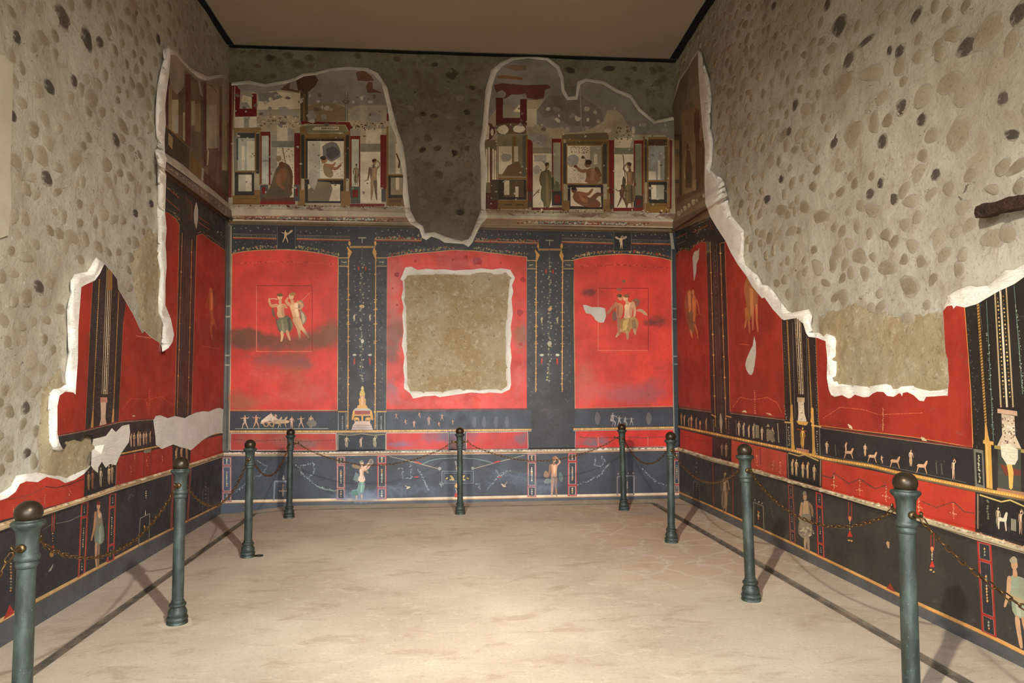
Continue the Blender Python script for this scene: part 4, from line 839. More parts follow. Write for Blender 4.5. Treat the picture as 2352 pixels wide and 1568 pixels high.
# ================= upper zone, right half
B.part('upper_fresco', label='upper storey painting right of the lost strip'); B.frame(1080, 100, 3.136)
B.rect(20, 20, 1560, 1222, (176, 162, 134)); B.poly([(40, 20), (1560, 20), (1560, 690), (1440, 690), (1400, 660), (1170, 655), (1100, 520), (1050, 478), (990, 480), (960, 560), (890, 605), (800, 636), (720, 640), (660, 600), (600, 612), (480, 590), (480, 480), (540, 400), (410, 410), (405, 470), (190, 470), (120, 560), (60, 560)], (140, 134, 124))
B.poly([(480, 480), (560, 380), (700, 370), (800, 380), (950, 480), (960, 560), (880, 600), (720, 590), (600, 520), (540, 540)], (123, 114, 101)); B.line([(792, 280), (800, 600)], 6, (165, 158, 147))
B.poly([(170, 300), (230, 285), (400, 300), (560, 295), (582, 320), (540, 330), (530, 390), (480, 405), (410, 392), (400, 360), (330, 370), (250, 395), (190, 360)], (104, 56, 40)); B.poly([(195, 232), (240, 226), (370, 242), (380, 262), (195, 250)], (132, 92, 54)); B.poly([(240, 170), (300, 152), (400, 158), (410, 190), (330, 200)], (128, 108, 84)); B.blob(225, 365, 34, 28, (154, 143, 132), 9, .1); B.blob(320, 410, 76, 50, (151, 145, 134), 10, .2)
B.rects((92, 32, 26), (185, 390, 236, 582), (360, 400, 408, 590), (185, 535, 408, 590)); B.poly([(235, 440), (360, 450), (360, 535), (235, 535)], (162, 151, 129)); B.poly([(310, 490), (355, 440), (360, 495)], (241, 222, 191))
B.poly([(195, 582), (300, 572), (400, 582), (405, 650), (195, 655)], (112, 92, 66)); B.blob(236, 620, 40, 34, (234, 219, 189), 10, .1); B.blob(352, 614, 42, 30, (234, 219, 191), 10, .1); B.rect(410, 470, 480, 600, (205, 194, 166))
B.poly([(130, 570), (170, 585), (182, 640), (150, 690), (120, 700)], (96, 52, 40)); B.poly([(120, 560), (140, 600), (135, 690), (110, 690)], (229, 217, 189)); B.blob(158, 640, 12, 26, (222, 210, 180), 8, .1)
B.poly([(95, 700), (200, 690), (200, 740), (95, 745)], (121, 105, 79)); B.rect(105, 740, 190, 1075, (128, 110, 80))
for x in (118, 135, 165, 180): B.rect(x-5, 745+abs(x-140)*.6, x+6, 1000, (241, 226, 198))
B.rect(146, 750, 153, 1075, (110, 40, 30)); B.rect(112, 1075, 190, 1190, (84, 50, 40)); B.rect(150, 980, 205, 1180, (80, 70, 52))
B.rect(200, 655, 415, 960, (140, 130, 98)); B.rect(205, 740, 300, 940, (229, 217, 187)); B.rect(305, 670, 330, 850, (140, 104, 58)); B.rect(315, 740, 345, 850, (229, 215, 184)); B.blob(258, 820, 44, 30, (165, 158, 143), 9, .15); B.poly([(225, 950), (270, 880), (340, 850), (385, 890), (380, 955)], (120, 92, 64)); B.rect(376, 660, 412, 960, (96, 96, 78)); B.rects((140, 104, 52), (200, 965, 412, 978), (402, 660, 412, 1180))
B.rect(205, 980, 403, 1125, (60, 50, 38)); B.rect(240, 985, 385, 1105, (104, 84, 58)); B.rects((229, 212, 180), (245, 985, 282, 1090), (325, 1030, 348, 1105)); B.rect(190, 1128, 425, 1192, (136, 104, 52)); B.rects((70, 56, 36), (240, 1157, 300, 1164), (335, 1157, 385, 1164)); B.rect(140, 1130, 200, 1195, (104, 36, 28))
B.rect(412, 690, 450, 1065, DRED); B.rect(415, 1065, 455, 1180, (84, 60, 50)); B.rect(425, 1085, 440, 1140, (122, 34, 26))
B.rect(450, 630, 592, 1185, (176, 165, 140)); B.rect(452, 790, 588, 1180, (236, 224, 194)); B.rect(450, 750, 588, 792, (147, 140, 116)); B.poly([(412, 650), (520, 640), (555, 680), (540, 745), (480, 735), (430, 690)], (167, 160, 147)); B.rect(460, 800, 548, 850, (187, 180, 163)); B.blob(478, 910, 26, 36, (187, 180, 166), 9, .15)
B.rect(588, 685, 658, 712, DRED); B.rects(DRED, (588, 712, 598, 1065), (650, 712, 660, 1065)); B.rect(598, 714, 650, 1062, (165, 165, 138)); B.blob(626, 915, 22, 60, (171, 165, 149), 9, .1); B.poly([(598, 980), (640, 1000), (650, 1062), (598, 1062)], (96, 100, 72)); B.rect(588, 1062, 662, 1165, (56, 50, 46)); B.rect(606, 1090, 648, 1150, (116, 30, 24)); B.rect(440, 1180, 665, 1200, (104, 40, 30))
B.rects((140, 106, 56), (660, 655, 672, 1200), (690, 740, 700, 1020), (945, 740, 955, 1190), (985, 655, 1000, 1200), (690, 690, 990, 705), (700, 726, 950, 736), (700, 1006, 955, 1018)); B.rect(672, 715, 692, 1010, (66, 64, 52)); B.rect(955, 715, 985, 1010, (70, 68, 54)); B.rect(690, 705, 990, 726, (104, 88, 56)); B.poly([(670, 655), (990, 640), (990, 690), (670, 690)], (112, 96, 70))
B.rect(700, 736, 945, 1006, (236, 219, 191)); B.rect(862, 740, 945, 1006, (171, 165, 138)); B.rect(892, 795, 915, 870, (234, 222, 194)); B.blob(740, 845, 46, 44, (165, 160, 147), 10, .15); speck(B, 720, 742, 850, 790, 60, [(70, 56, 42), (120, 100, 76)], 3.2); speck(B, 702, 900, 820, 1000, 30, [(150, 116, 84)], 3)
B.rect(702, 1018, 958, 1192, (48, 42, 34)); B.poly([(722, 1036), (940, 1036), (945, 1175), (722, 1170)], (229, 210, 177))
B.rects((140, 108, 56), (660, 1130, 715, 1205), (960, 1120, 1020, 1215)); B.rect(1000, 695, 1036, 1080, DRED); B.rect(1005, 1080, 1042, 1190, (80, 56, 46)); B.rect(1012, 1100, 1030, 1160, (122, 34, 26))
B.rect(1036, 640, 1180, 1190, (173, 162, 136)); B.rect(1040, 795, 1176, 1182, (236, 222, 191)); B.rect(1040, 752, 1176, 797, (134, 132, 105)); B.poly([(1040, 680), (1170, 680), (1150, 750), (1040, 750)], (222, 205, 175)); speck(B, 1045, 600, 1160, 690, 30, [(110, 84, 60)], 6)
B.rect(1178, 697, 1246, 722, DRED); B.rects(DRED, (1178, 722, 1188, 1090), (1236, 722, 1246, 1090)); B.rect(1188, 726, 1236, 1090, (140, 136, 110)); B.rect(1176, 1092, 1248, 1192, (70, 60, 54)); B.rect(1196, 1120, 1228, 1165, (120, 30, 24)); B.rect(1030, 1182, 1250, 1206, (128, 32, 24))
B.rects((140, 106, 56), (1246, 670, 1258, 1210), (1272, 700, 1284, 1150), (1284, 672, 1420, 690)); B.rect(1258, 690, 1272, 1000, (70, 66, 52)); B.rect(1284, 690, 1420, 735, (84, 60, 40)); B.rect(1284, 735, 1400, 985, (165, 162, 147)); B.rects((229, 219, 196), (1286, 920, 1338, 980), (1352, 840, 1368, 980)); B.poly([(1290, 770), (1330, 730), (1360, 790), (1350, 850), (1310, 860)], (175, 173, 170)); B.rect(1400, 740, 1425, 985, (120, 96, 60)); B.rects((140, 108, 58), (1284, 985, 1420, 996)); B.rect(1284, 996, 1418, 1150, (56, 52, 42)); B.rect(1304, 1018, 1396, 1122, (176, 173, 149)); B.rect(1304, 1018, 1340, 1122, (236, 222, 191)); B.rect(1262, 1150, 1440, 1218, (140, 106, 52)); B.line([(1300, 1165), (1420, 1165)], 5, (110, 80, 40)); B.poly([(1438, 690), (1455, 700), (1450, 1190), (1436, 1190)], (116, 44, 32)); B.rect(1422, 690, 1438, 1180, (150, 118, 76))
speck(B, 140, 1190, 1440, 1222, 70, [(104, 44, 36), (150, 110, 80), (222, 205, 175)], 6)
for _ in range(150):
    x = random.uniform(120, 1430); y = 460+700*random.random()**1.3; q = random.uniform(3, 13)*(1.5 if y < 650 else .8)
    B.blob(x, y, q*random.uniform(.6, 1.6), q, random.choice(W_L), 7, .45, random.random()*6)
B.fig(548, 1182, 330, 'stand', (160, 132, 92), (96, 96, 64), .85); B.part('painted_cloak'); B.poly([(505, 920), (590, 905), (585, 1180), (530, 1180), (512, 1020)], (112, 104, 70)); B.poly([(540, 930), (560, 930), (570, 1170), (550, 1170)], (140, 128, 88)); B.line([(500, 1050), (452, 1100)], 6, (110, 80, 50))
B.part('painted_figure', label='bare backed seated figure holding a fruit up')
B.poly([(830, 905), (900, 890), (930, 930), (945, 1006), (820, 1006), (838, 960)], (146, 106, 72)); B.poly([(870, 900), (895, 895), (890, 980), (868, 985)], (172, 130, 92)); B.caps([(835, 915, 14), (800, 920, 12), (765, 890, 9)], (160, 112, 76)); B.caps([(910, 900, 16), (935, 950, 13)], (122, 84, 56)); B.blob(846, 868, 24, 28, (150, 104, 70), 9, .06); B.blob(852, 855, 26, 20, (60, 44, 30), 8, .12); B.blob(760, 885, 14, 12, (122, 70, 44), 7); B.line([(820, 815), (840, 850)], 5, (90, 66, 44)); B.blob(812, 818, 12, 12, (100, 76, 50), 7)
B.part('painted_figure', label='reclining brown nude in the lower box')
B.poly([(745, 1070), (800, 1060), (850, 1110), (900, 1115), (945, 1150), (930, 1180), (860, 1180), (790, 1165), (735, 1120)], (128, 80, 52)); B.poly([(780, 1080), (830, 1120), (890, 1130), (880, 1150), (800, 1140)], (160, 108, 72)); B.caps([(790, 1080, 18), (850, 1090, 12), (880, 1050, 9)], (146, 96, 64)); B.caps([(860, 1140, 20), (920, 1080, 16), (945, 1090, 12)], (122, 84, 58)); B.blob(750, 1056, 22, 22, (110, 66, 44), 9, .08); B.blob(745, 1045, 22, 12, (50, 36, 26), 7, .1)
B.fig(1150, 1182, 330, 'raise', (146, 114, 80), (120, 104, 72), .85, flip=-1); B.part('painted_staff'); B.line([(1100, 800), (1120, 1000), (1070, 1150)], 6, (104, 76, 50)); B.fig(1092, 1180, 165, 'run', (110, 78, 54)); B.frame()
B.build(wall_back, ZL, profile)

# ================================================================== LEFT WALL
L = Wall('left', 0, XL, 1)
L.P = [[(540, 189), (527, 188), (518, 171), (500, 171), (479, 175), (461, 168), (439, 157), (421, 139), (407, 121), (386, 105), (373, 114), (375, 136), (370, 154), (361, 200), (357, 250),
        (357, 293), (362, 339), (355, 346), (361, 375), (362, 421), (361, 500), (362, 560), (359, 583), (366, 626), (361, 669), (361, 718), (373, 747), (371, 776), (370, 788), (373, 809),
        (366, 786), (346, 772), (332, 758), (327, 763), (318, 747), (307, 722), (286, 686), (271, 661), (270, 640), (257, 622), (241, 606),
        (221, 590), (207, 611), (200, 624), (171, 629), (162, 643), (161, 676), (153, 711), (155, 761), (157, 808), (150, 861), (152, 883), (123, 892), (112, 904), (109, 943), (109, 1015), (118, 1033), (136, 1038), (147, 1033),
        (154, 1020), (168, 1015), (182, 1017), (200, 1001), (212, 1007), (211, 1026), (209, 1066), (199, 1074), (191, 1077), (173, 1084), (155, 1096), (139, 1090), (118, 1088), (86, 1084), (54, 1088), (36, 1092), (25, 1115), (0, 1133), (-40, 1145), (-160, 1180),
        (-160, 1700), (540, 1240)]]
L.FR = [[(540, 192), (528, 189), (520, 182), (507, 178), (488, 182), (471, 185), (454, 178), (436, 162), (420, 146), (405, 128), (392, 125), (389, 167), (382, 217), (379, 247), (381, 282), (378, 317), (379, 355), (383, 364), (379, 393),
         (382, 402), (380, 466), (379, 487), (383, 525), (380, 560), (382, 583), (383, 611), (380, 647), (380, 701), (393, 733), (400, 769), (396, 786), (387, 799), (373, 808),
         (366, 787), (346, 774), (332, 760), (327, 765), (318, 749), (307, 724), (286, 688), (271, 663), (269, 641), (256, 623), (241, 607),
         (239, 608), (229, 629), (218, 644), (200, 652), (187, 659), (184, 697), (180, 754), (179, 826), (175, 883), (174, 906), (168, 901), (150, 899), (137, 908), (132, 933), (132, 994), (136, 1015), (143, 1029), (147, 1032),
         (154, 1021), (168, 1016), (182, 1018), (200, 1002), (212, 1008), (211, 1026), (209, 1066), (207, 1072), (193, 1088), (171, 1102), (150, 1109), (136, 1101), (107, 1095), (86, 1107), (61, 1105), (46, 1111), (36, 1129), (18, 1143), (0, 1149), (-40, 1164), (-160, 1200),
         (-160, 1700), (540, 1240)]]
L.stains = [(160, 960, 30, 40, (110, 40, 40), .35), (60, 1150, 60, 20, (170, 80, 50), .5), (500, 1060, 20, 30, (120, 80, 60), .3), (330, 900, 60, 60, (150, 40, 24), .3), (470, 1130, 60, 60, (88, 82, 74), .4), (300, 1180, 80, 60, (74, 70, 66), .4), (100, 1300, 90, 60, (66, 62, 58), .4)]
L.part('dado'); L.poly([(540, 1030), (540, 1160), (-160, 1540), (-160, 1240)], (48, 46, 46))
bl = [(540, 1146), (511, 1158), (318, 1256), (246, 1295.5), (82, 1384.8), (0, 1431), (-160, 1520)]
L.part('wall_base_strip'); L.poly(bl+[(-160, 1760), (560, 1260)], (78, 79, 79)); L.band([(x, y-4-max(0, 511-x)*.013) for x, y in bl], bl, (196, 158, 104))
L.line([(x, y-.5) for x, y in bl], 1.6, (140, 100, 64))
L.part('black_ground'); L.poly([(540, 480), (540, 1045), (-160, 1260), (-160, 500), (370, 330)], (50, 46, 43))
L.part('red_panel', label='red panel with a single floating figure beside the corner'); outlined(L, [(452, 541), (465, 537), (486, 554), (497, 560), (519, 577), (517, 945), (440, 960)], (154, 47, 33), (170, 110, 60), 1.4)
L.part('red_panel', label='red panel broken at its top left'); outlined(L, [(360, 470), (379, 487), (389, 490), (404, 502), (412, 516), (401, 957), (335, 962), (272, 968), (277, 861), (283, 740), (287, 660), (340, 600)], (154, 47, 33), (170, 110, 60), 1.4)
L.part('red_panel', label='narrow red panel against the white broken edge'); outlined(L, [(214, 635), (209, 718), (202, 861), (196, 988), (130, 1001), (100, 1005), (100, 880), (160, 620)], (154, 47, 33), (170, 110, 60), 1.4)
L.part('black_frieze'); L.line([(380, 385), (450, 440), (523, 505)], 4, (110, 92, 64))
for dx in (0, 1): L.line([(378, 425+dx*28), (412, 455+dx*28)], 1.6, (150, 80, 44)); L.line([(456, 498+dx*12), (482, 516+dx*12)], 1.6, (150, 80, 44))
L.dots([(379, 480), (400, 487), (413, 506)], 16, 2, [(150, 120, 70), (120, 104, 70)], 2, .6); L.dots([(452, 536), (466, 532), (490, 550), (518, 570)], 20, 1.8, [(150, 120, 70), (120, 104, 70)], 1.5, .7)
L.poly([(425, 450), (440, 462), (442, 508), (428, 502)], (66, 54, 44)); L.line([(427, 452), (441, 470), (441, 500), (428, 508)], 1.5, (120, 54, 36)); L.dots([(385, 430), (408, 445)], 10, 1.6, [(140, 130, 104)], 3); L.dots([(495, 530), (520, 545)], 6, 2, [(176, 150, 104)], 3, .5)
L.part('white_repair', M_LIME); L.poly([(451, 463), (455, 480), (455, 505), (451, 526), (446, 510), (445, 490), (448, 472)], (190, 182, 166))
# pilaster and painted column
L.part('black_pilaster', label='slim black pilaster between two red panels'); L.poly([(414, 520), (450, 545), (439, 957), (403, 960)], (46, 42, 40))
for a, b in (((418.6, 535), (407, 952)), ((441, 550), (431.5, 953))): L.line([a, b], 1.6, (160, 116, 66)); L.dots([a, b], 7, 2.2, [(190, 140, 80)], .3)
L.line([(430, 545), (419, 955)], 6, (62, 52, 46)); L.line([(424, 545), (412, 955)], 1, (90, 80, 66)); L.line([(436, 548), (426, 955)], 1, (90, 80, 66))
L.part('painted_column', label='black field with a slender pale painted column'); L.poly([(214, 640), (241, 600), (290, 690), (283, 740), (277, 861), (272, 975), (196, 990), (202, 861), (209, 718)], (44, 42, 40))
for (x0, x1, c) in ((246, 234, (150, 134, 104)), (250, 238.5, (206, 186, 150)), (254, 243, (206, 186, 150)), (258, 246.5, (150, 134, 104))): L.line([(x0, 612), (x1, 905)], 1.7, c)
L.dots([(252, 760), (241, 900)], 20, 1.4, [(206, 180, 130), (90, 76, 54)], .2, .8); L.poly([(246, 622), (258, 622), (258, 666), (246, 666)], (150, 110, 60))
for a, b in (((228.5, 640), (213.5, 945)), ((273, 670), (260.5, 940))):
    L.line([a, b], 2.6, (112, 86, 46)); L.dots([a, b], 60, 1.7, [(186, 142, 74)], .2, .6)
    L.caps([(b[0], b[1], 1.5), (b[0]-1, b[1]+20, 2.2), (b[0]-2, b[1]+36, 3)], (190, 142, 72))
for x0, x1 in ((236, 226), (263, 252)): L.dots([(x0, 640), (x1, 960)], 30, 1, [(150, 150, 130), (110, 112, 98)], .8, .6)
L.poly([(231, 912), (246, 912), (247, 924), (230, 924)], (176, 120, 96)); L.poly([(231, 924), (244, 924), (242, 960), (246, 978), (228, 980), (232, 960)], (206, 170, 140)); L.poly([(222, 980), (250, 976), (248, 984), (222, 988)], (196, 150, 76)); L.poly([(230, 985), (240, 984), (240, 1010), (230, 1010)], (90, 70, 40))
# frieze, lower band
L.part('frieze_band'); L.poly([(526, 948), (401, 966), (275, 968), (196, 988), (126, 1000), (126, 1060), (300, 1040), (526, 1000)], (46, 44, 43)); L.line([(400, 957), (275, 967), (196, 987), (130, 1000)], 2.6, (120, 44, 34)); L.line([(400, 959.5), (275, 969.5), (196, 989.5), (130, 1002)], 1.2, (160, 140, 110))
for i, (x, y) in enumerate(((301, 1026), (308, 1025), (317, 1024), (322, 1023), (330, 1021), (336, 1019), (345, 1016))): L.fig(x, y, 36-abs(i-2)*2, random.choice(['stand', 'raise']), (196, 160, 128), (150, 112, 86) if i % 2 else None, .42)
L.part('painted_gate'); L.line([(276, 990), (274, 1020)], 1.6, (150, 140, 120)); L.line([(282, 972), (281, 1035)], 1, (130, 120, 100))
L.part('bead_moulding'); L.line([(516, 992), (400, 1018.5), (361, 1026), (282, 1042), (240, 1051)], 5, (70, 52, 34)); L.line([(516, 991), (400, 1017.5), (361, 1025), (282, 1041), (240, 1050)], 2.6, (196, 142, 70)); L.dots([(516, 991), (361, 1025), (282, 1041)], 60, 1.6, [(224, 178, 100)], .2)
L.part('red_dado_panel', label='red strip below the white lime patches'); L.poly([(520, 996), (439, 1016), (436, 1073), (520, 1047)], (170, 56, 38)); L.poly([(396, 1024), (361, 1031), (272, 1048), (262, 1120), (396, 1082)], (154, 47, 33)); L.poly([(195, 1072), (193, 1142), (-160, 1240), (-160, 1140), (150, 1070)], (172, 54, 36))
L.line([(331, 1036), (330, 1098)], 2.2, (120, 44, 30)); L.line([(347, 1034), (345, 1094)], 2.2, (120, 44, 30)); L.poly([(330, 1034), (348, 1030), (346, 1038), (331, 1041)], (130, 120, 100)); L.line([(104, 1117), (130, 1120), (160, 1112), (192, 1100)], 2, (70, 40, 34)); L.line([(-20, 1150), (30, 1145), (70, 1135), (104, 1119)], 1.6, (112, 70, 54))
for x, y in ((30, 1180), (103, 1158), (160, 1140), (300, 1090), (310, 1060), (372, 1065), (338, 1070), (-20, 1200)): L.dots([(x, y-22), (x, y)], 5, 1.7, [(216, 150, 110), (206, 130, 90)], 1.5, .6)
L.part('black_picture_panel'); L.poly([(194, 1074), (268, 1050), (266, 1114), (192, 1138)], (38, 36, 33)); L.line([(268, 1052), (266, 1116)], 1.4, (150, 130, 100)); L.line([(195, 1075), (193, 1136)], 1.4, (120, 60, 40))
for x, y, c in ((203, 1125, (176, 130, 96)), (212, 1122, (150, 100, 70)), (231, 1117, (176, 160, 124)), (250, 1112, (190, 160, 116)), (257, 1109, (170, 140, 104))): L.fig(x, y, 46, 'stand', c, tuple(int(v*.8) for v in c), .42)
L.part('black_picture_panel'); L.poly([(399, 1018), (438, 1010), (436, 1070), (396, 1083)], (38, 36, 34))
for x in (405, 417, 429): L.fig(x, 1066-(x-405)*.3, 40, 'raise', (190, 150, 110), (150, 116, 80), .45)
# moulding
L.part('dado_moulding'); au = [(540, 1031), (512, 1040), (396, 1077), (271, 1113.5), (186, 1143.7), (46, 1187), (0, 1201), (-160, 1252)]; al = [(540, 1040), (512, 1049), (396, 1088.4), (271, 1125.9), (186, 1155), (46, 1202), (0, 1218.7), (-160, 1274)]
L.band(au, al, (196, 172, 132)); L.line([(x, y+(512-x)*.006+6) for x, y in au], 1.4, (150, 108, 70)); L.dots([(x, y+3) for x, y in au], 120, 2.2, [(220, 204, 172), (150, 124, 90), (206, 170, 120)], 1.5, 2)
# dado ornaments
def pil(W, q, cells, col=(160, 46, 38), fill=(46, 44, 44), f=.2):
    """framed upright strip given by its four corners"""
    W.part('painted_frame'); a, b, c, d = [Vector(p) for p in q]
    P = lambda u, v: tuple((a.lerp(b, u)).lerp(d.lerp(c, u), v))
    W.poly(q, col); k = [0]+list(cells)+[1]; g = .018
    for v0, v1 in zip(k, k[1:]):
        W.poly([P(f*.8, v0+g*.8), P(1-f*.8, v0+g*.8), P(1-f*.8, v1-g*.8), P(f*.8, v1-g*.8)], (150, 124, 110)); W.poly([P(f, v0+g), P(1-f, v0+g), P(1-f, v1-g), P(f, v1-g)], fill)
        W.dots([P(.5, v0+(v1-v0)*.25), P(.5, v0+(v1-v0)*.75)], 3 if v1-v0 < .3 else 9, abs(b.x-a.x)*.11, [(196, 184, 150), (206, 150, 90), (150, 150, 130)], .2, .7)
pil(L, [(186, 1156), (204, 1151), (196, 1315), (178.5, 1327)], (.2, .76)); pil(L, [(251, 1135), (267.5, 1131), (262.5, 1285), (245, 1292)], (.2, .76)); pil(L, [(119, 1179), (127, 1177), (125, 1220), (118, 1222)], (), f=.3); pil(L, [(395, 1089), (400, 1087), (396, 1213), (391, 1216)], (), f=.35); pil(L, [(436, 1075), (440, 1074), (433, 1195), (429, 1197)], (), f=.35)
L.part('painted_figure', label='woman in grey green tunic standing on the black dado')
L.poly([(219, 1173), (233, 1172), (236, 1200), (240, 1228), (238, 1245), (228, 1252), (217, 1250), (216, 1215)], (126, 112, 90)); L.poly([(223, 1205), (238, 1200), (239, 1240), (228, 1252), (218, 1248)], (116, 124, 110)); L.poly([(228, 1210), (233, 1208), (232, 1246), (227, 1248)], (146, 152, 134))
L.caps([(219, 1176, 2.6), (217, 1210, 2.2), (210, 1240, 1.8)], (170, 120, 86)); L.caps([(221, 1248, 3), (220, 1275, 2.4), (222, 1303, 2)], (176, 130, 96)); L.caps([(227, 1250, 3), (226, 1278, 2.2), (226, 1300, 1.8)], (130, 104, 80)); L.blob(226, 1163, 4.4, 7, (196, 146, 106), 8, .05); L.blob(226, 1155, 5, 5, (120, 50, 36), 7, .1); L.caps([(226, 1168, 2), (226, 1176, 3)], (190, 140, 100)); L.blob(229, 1183, 4, 7, (200, 160, 120), 7, .1)
L.part('painted_gate'); L.line([(318, 1256), (322, 1190), (344, 1179), (342, 1243)], 2, (126, 122, 108)); L.caps([(334, 1182, 1.4), (334, 1172, .5)], (190, 180, 150)); L.dots([(332, 1205), (332, 1220)], 5, 1.8, [(206, 160, 96)], 1); L.line([(465, 1175), (466, 1125), (479, 1120), (478, 1170)], 1.4, (110, 104, 92)); L.dots([(473, 1105), (472, 1148)], 5, 1.6, [(180, 130, 90)], .4)
L.part('hanging_ornament'); L.poly([(122, 1250), (119, 1258), (126, 1258)], (170, 56, 40)); L.dots([(121, 1222), (121, 1245)], 4, 1.8, [(206, 150, 90), (110, 130, 130)], .3); L.blob(119, 1272, 5, 7, (150, 112, 56), 8, .25); L.dots([(25, 1290), (25, 1360)], 10, 2.4, [(170, 120, 70), (150, 140, 110)], .6); L.poly([(22, 1388), (34, 1407), (8, 1423)], (150, 44, 34)); L.dots([(335, 1125), (335, 1145)], 4, 1.8, [(206, 180, 130)], .5); L.caps([(112, 1312, 1), (116, 1308, 2.4), (122, 1296, .6)], (150, 146, 134))
L.line([(96, 1218), (112, 1208), (119, 1202)], 1.4, (96, 102, 84)); L.line([(128, 1202), (160, 1196), (186, 1183)], 1.6, (96, 108, 88)); L.dots([(295, 1145), (300, 1135), (308, 1140)], 8, 1.4, [(110, 112, 96)], 1.5)
L.part('painted_figure', label='single floating figure on the corner red panel')
L.poly([(482, 664), (490, 662), (491, 690), (489, 720), (493, 745), (486, 748), (482, 715), (479, 690)], (170, 92, 52)); L.poly([(484, 672), (489, 670), (488, 712), (484, 714)], (216, 130, 76)); L.caps([(482, 676, 2), (476, 690, 1.8), (474, 708, 1.4)], (160, 80, 44)); L.caps([(490, 668, 3), (496, 690, 4), (493, 705, 2)], (140, 64, 40)); L.caps([(486, 740, 2.5), (484, 760, 1.8), (488, 779, 1.2)], (186, 100, 56)); L.caps([(492, 735, 2), (495, 750, 1.6), (498, 757, 1)], (176, 90, 50)); L.blob(484, 665, 3, 6, (200, 112, 66), 7, .05)
L.line([(466, 632), (505, 648)], 1, (120, 26, 16)); L.line([(463, 794), (503, 801)], 1, (216, 100, 70))
L.part('painted_garland'); L.dots([(280, 940), (300, 915), (335, 917), (342, 950)], 30, 1.1, [(206, 96, 66)], .4); L.dots([(345, 917), (370, 910), (398, 930)], 22, 1.1, [(206, 96, 66)], .4); L.dots([(343, 890), (343, 955)], 12, 1.4, [(206, 100, 70)], .5); L.line([(313, 771), (347, 776)], 1.5, (224, 130, 100)); L.blob(307, 955, 4, 2, (196, 160, 130), 6)
# lime fills
L.part('lime_patch', M_LIME, 'rough white lime fill beside the corner'); L.poly([(352, 965), (358, 955), (368, 953), (385, 960), (402, 955), (425, 960), (432, 955), (448, 948), (466, 944), (480, 945), (495, 938), (505, 936), (513, 940), (511, 995), (498, 994), (482, 1001), (466, 1010), (450, 1024), (438, 1034), (430, 1030), (415, 1027), (398, 1020), (372, 1031), (358, 1021), (357, 1002)], (222, 217, 204))
L.part('lime_patch', M_LIME, 'rough white lime fill under the painted column'); L.poly([(211, 1026), (214, 1008), (243, 1001), (257, 983), (266, 992), (280, 978), (297, 974), (299, 992), (296, 1015), (278, 1041), (266, 1068), (253, 1065), (243, 1074), (234, 1060), (226, 1073), (225, 1086), (214, 1077), (209, 1069)], (222, 216, 202))
L.part('corner_strip'); L.poly([(518, 505), (540, 505), (540, 1040), (512, 1040)], (88, 86, 78))
# upper storey
L.part('upper_fresco'); L.poly([(540, 100), (540, 505), (523, 478), (380, 366), (360, 340), (360, 100)], (112, 92, 66)); L.frame(360, 100, 3.411)
L.poly([(60, 20), (160, 60), (240, 160), (330, 240), (440, 262), (560, 260), (580, 330), (480, 330), (380, 290), (330, 300), (220, 200), (210, 340), (160, 400), (110, 340), (95, 230)], (150, 138, 118))
for a, c in (((75, 270, 98, 640), (76, 44, 34)), ((225, 240, 265, 800), (104, 44, 36)), ((365, 310, 388, 960), (96, 42, 34)), ((487, 560, 510, 1180), (104, 46, 36)), ((568, 300, 582, 1260), (110, 40, 32))): L.rect(*a, c)
for a, c in (((92, 330, 120, 680), (150, 130, 98)), ((118, 440, 170, 700), (176, 160, 128)), ((170, 380, 210, 560), (92, 76, 52)), ((205, 540, 222, 770), (176, 160, 124)), ((270, 450, 300, 640), (168, 156, 126)), ((300, 470, 345, 700), (140, 120, 88)), ((345, 420, 366, 900), (92, 84, 66)), ((270, 690, 335, 930), (100, 88, 60)), ((390, 300, 490, 840), (150, 136, 108)), ((390, 480, 470, 820), (170, 160, 136)), ((400, 820, 480, 1080), (104, 76, 52)), ((512, 320, 566, 620), (150, 138, 112)), ((512, 600, 550, 990), (160, 142, 110)), ((505, 1000, 560, 1200), (84, 66, 44))): L.rect(*a, c)
L.poly([(65, 640), (260, 800), (250, 1010), (60, 850)], (66, 52, 38)); L.line([(65, 640), (255, 815)], 8, (140, 96, 46)); L.poly([(92, 700), (128, 735), (122, 830), (90, 790)], (160, 136, 98)); L.poly([(255, 860), (380, 970), (370, 1120), (250, 1010)], (116, 86, 44)); L.poly([(370, 1000), (560, 1190), (556, 1250), (370, 1120)], (92, 40, 28))
L.poly([(130, 560), (165, 570), (165, 700), (140, 705)], (178, 170, 150)); L.poly([(325, 290), (340, 300), (365, 420), (340, 400)], (160, 152, 134)); L.poly([(400, 820), (410, 850), (402, 950), (392, 955)], (190, 178, 150)); L.line([(385, 315), (430, 330), (470, 380)], 5, (96, 76, 52)); L.poly([(355, 970), (372, 985), (362, 1100), (345, 1090)], (160, 152, 138))
L.part('cornice'); L.poly([(60, 855), (200, 945), (330, 1060), (450, 1155), (560, 1250), (580, 1280), (580, 1300), (440, 1190), (250, 1050), (62, 915)], (186, 176, 154)); L.poly([(62, 930), (250, 1060), (440, 1195), (580, 1300), (580, 1360), (540, 1345), (380, 1230), (230, 1110), (65, 985)], (112, 98, 78)); L.line([(66, 985), (230, 1112), (380, 1232), (540, 1347)], 7, (190, 178, 150)); L.dots([(70, 950), (240, 1075), (430, 1220), (550, 1320)], 60, 6, [(190, 176, 146), (84, 60, 46), (170, 150, 120)], 8, .7); L.poly([(66, 990), (540, 1352), (570, 1400), (75, 1040)], (84, 70, 52))
L.frame()
L.build(wall_left, ZL, profile, .07)

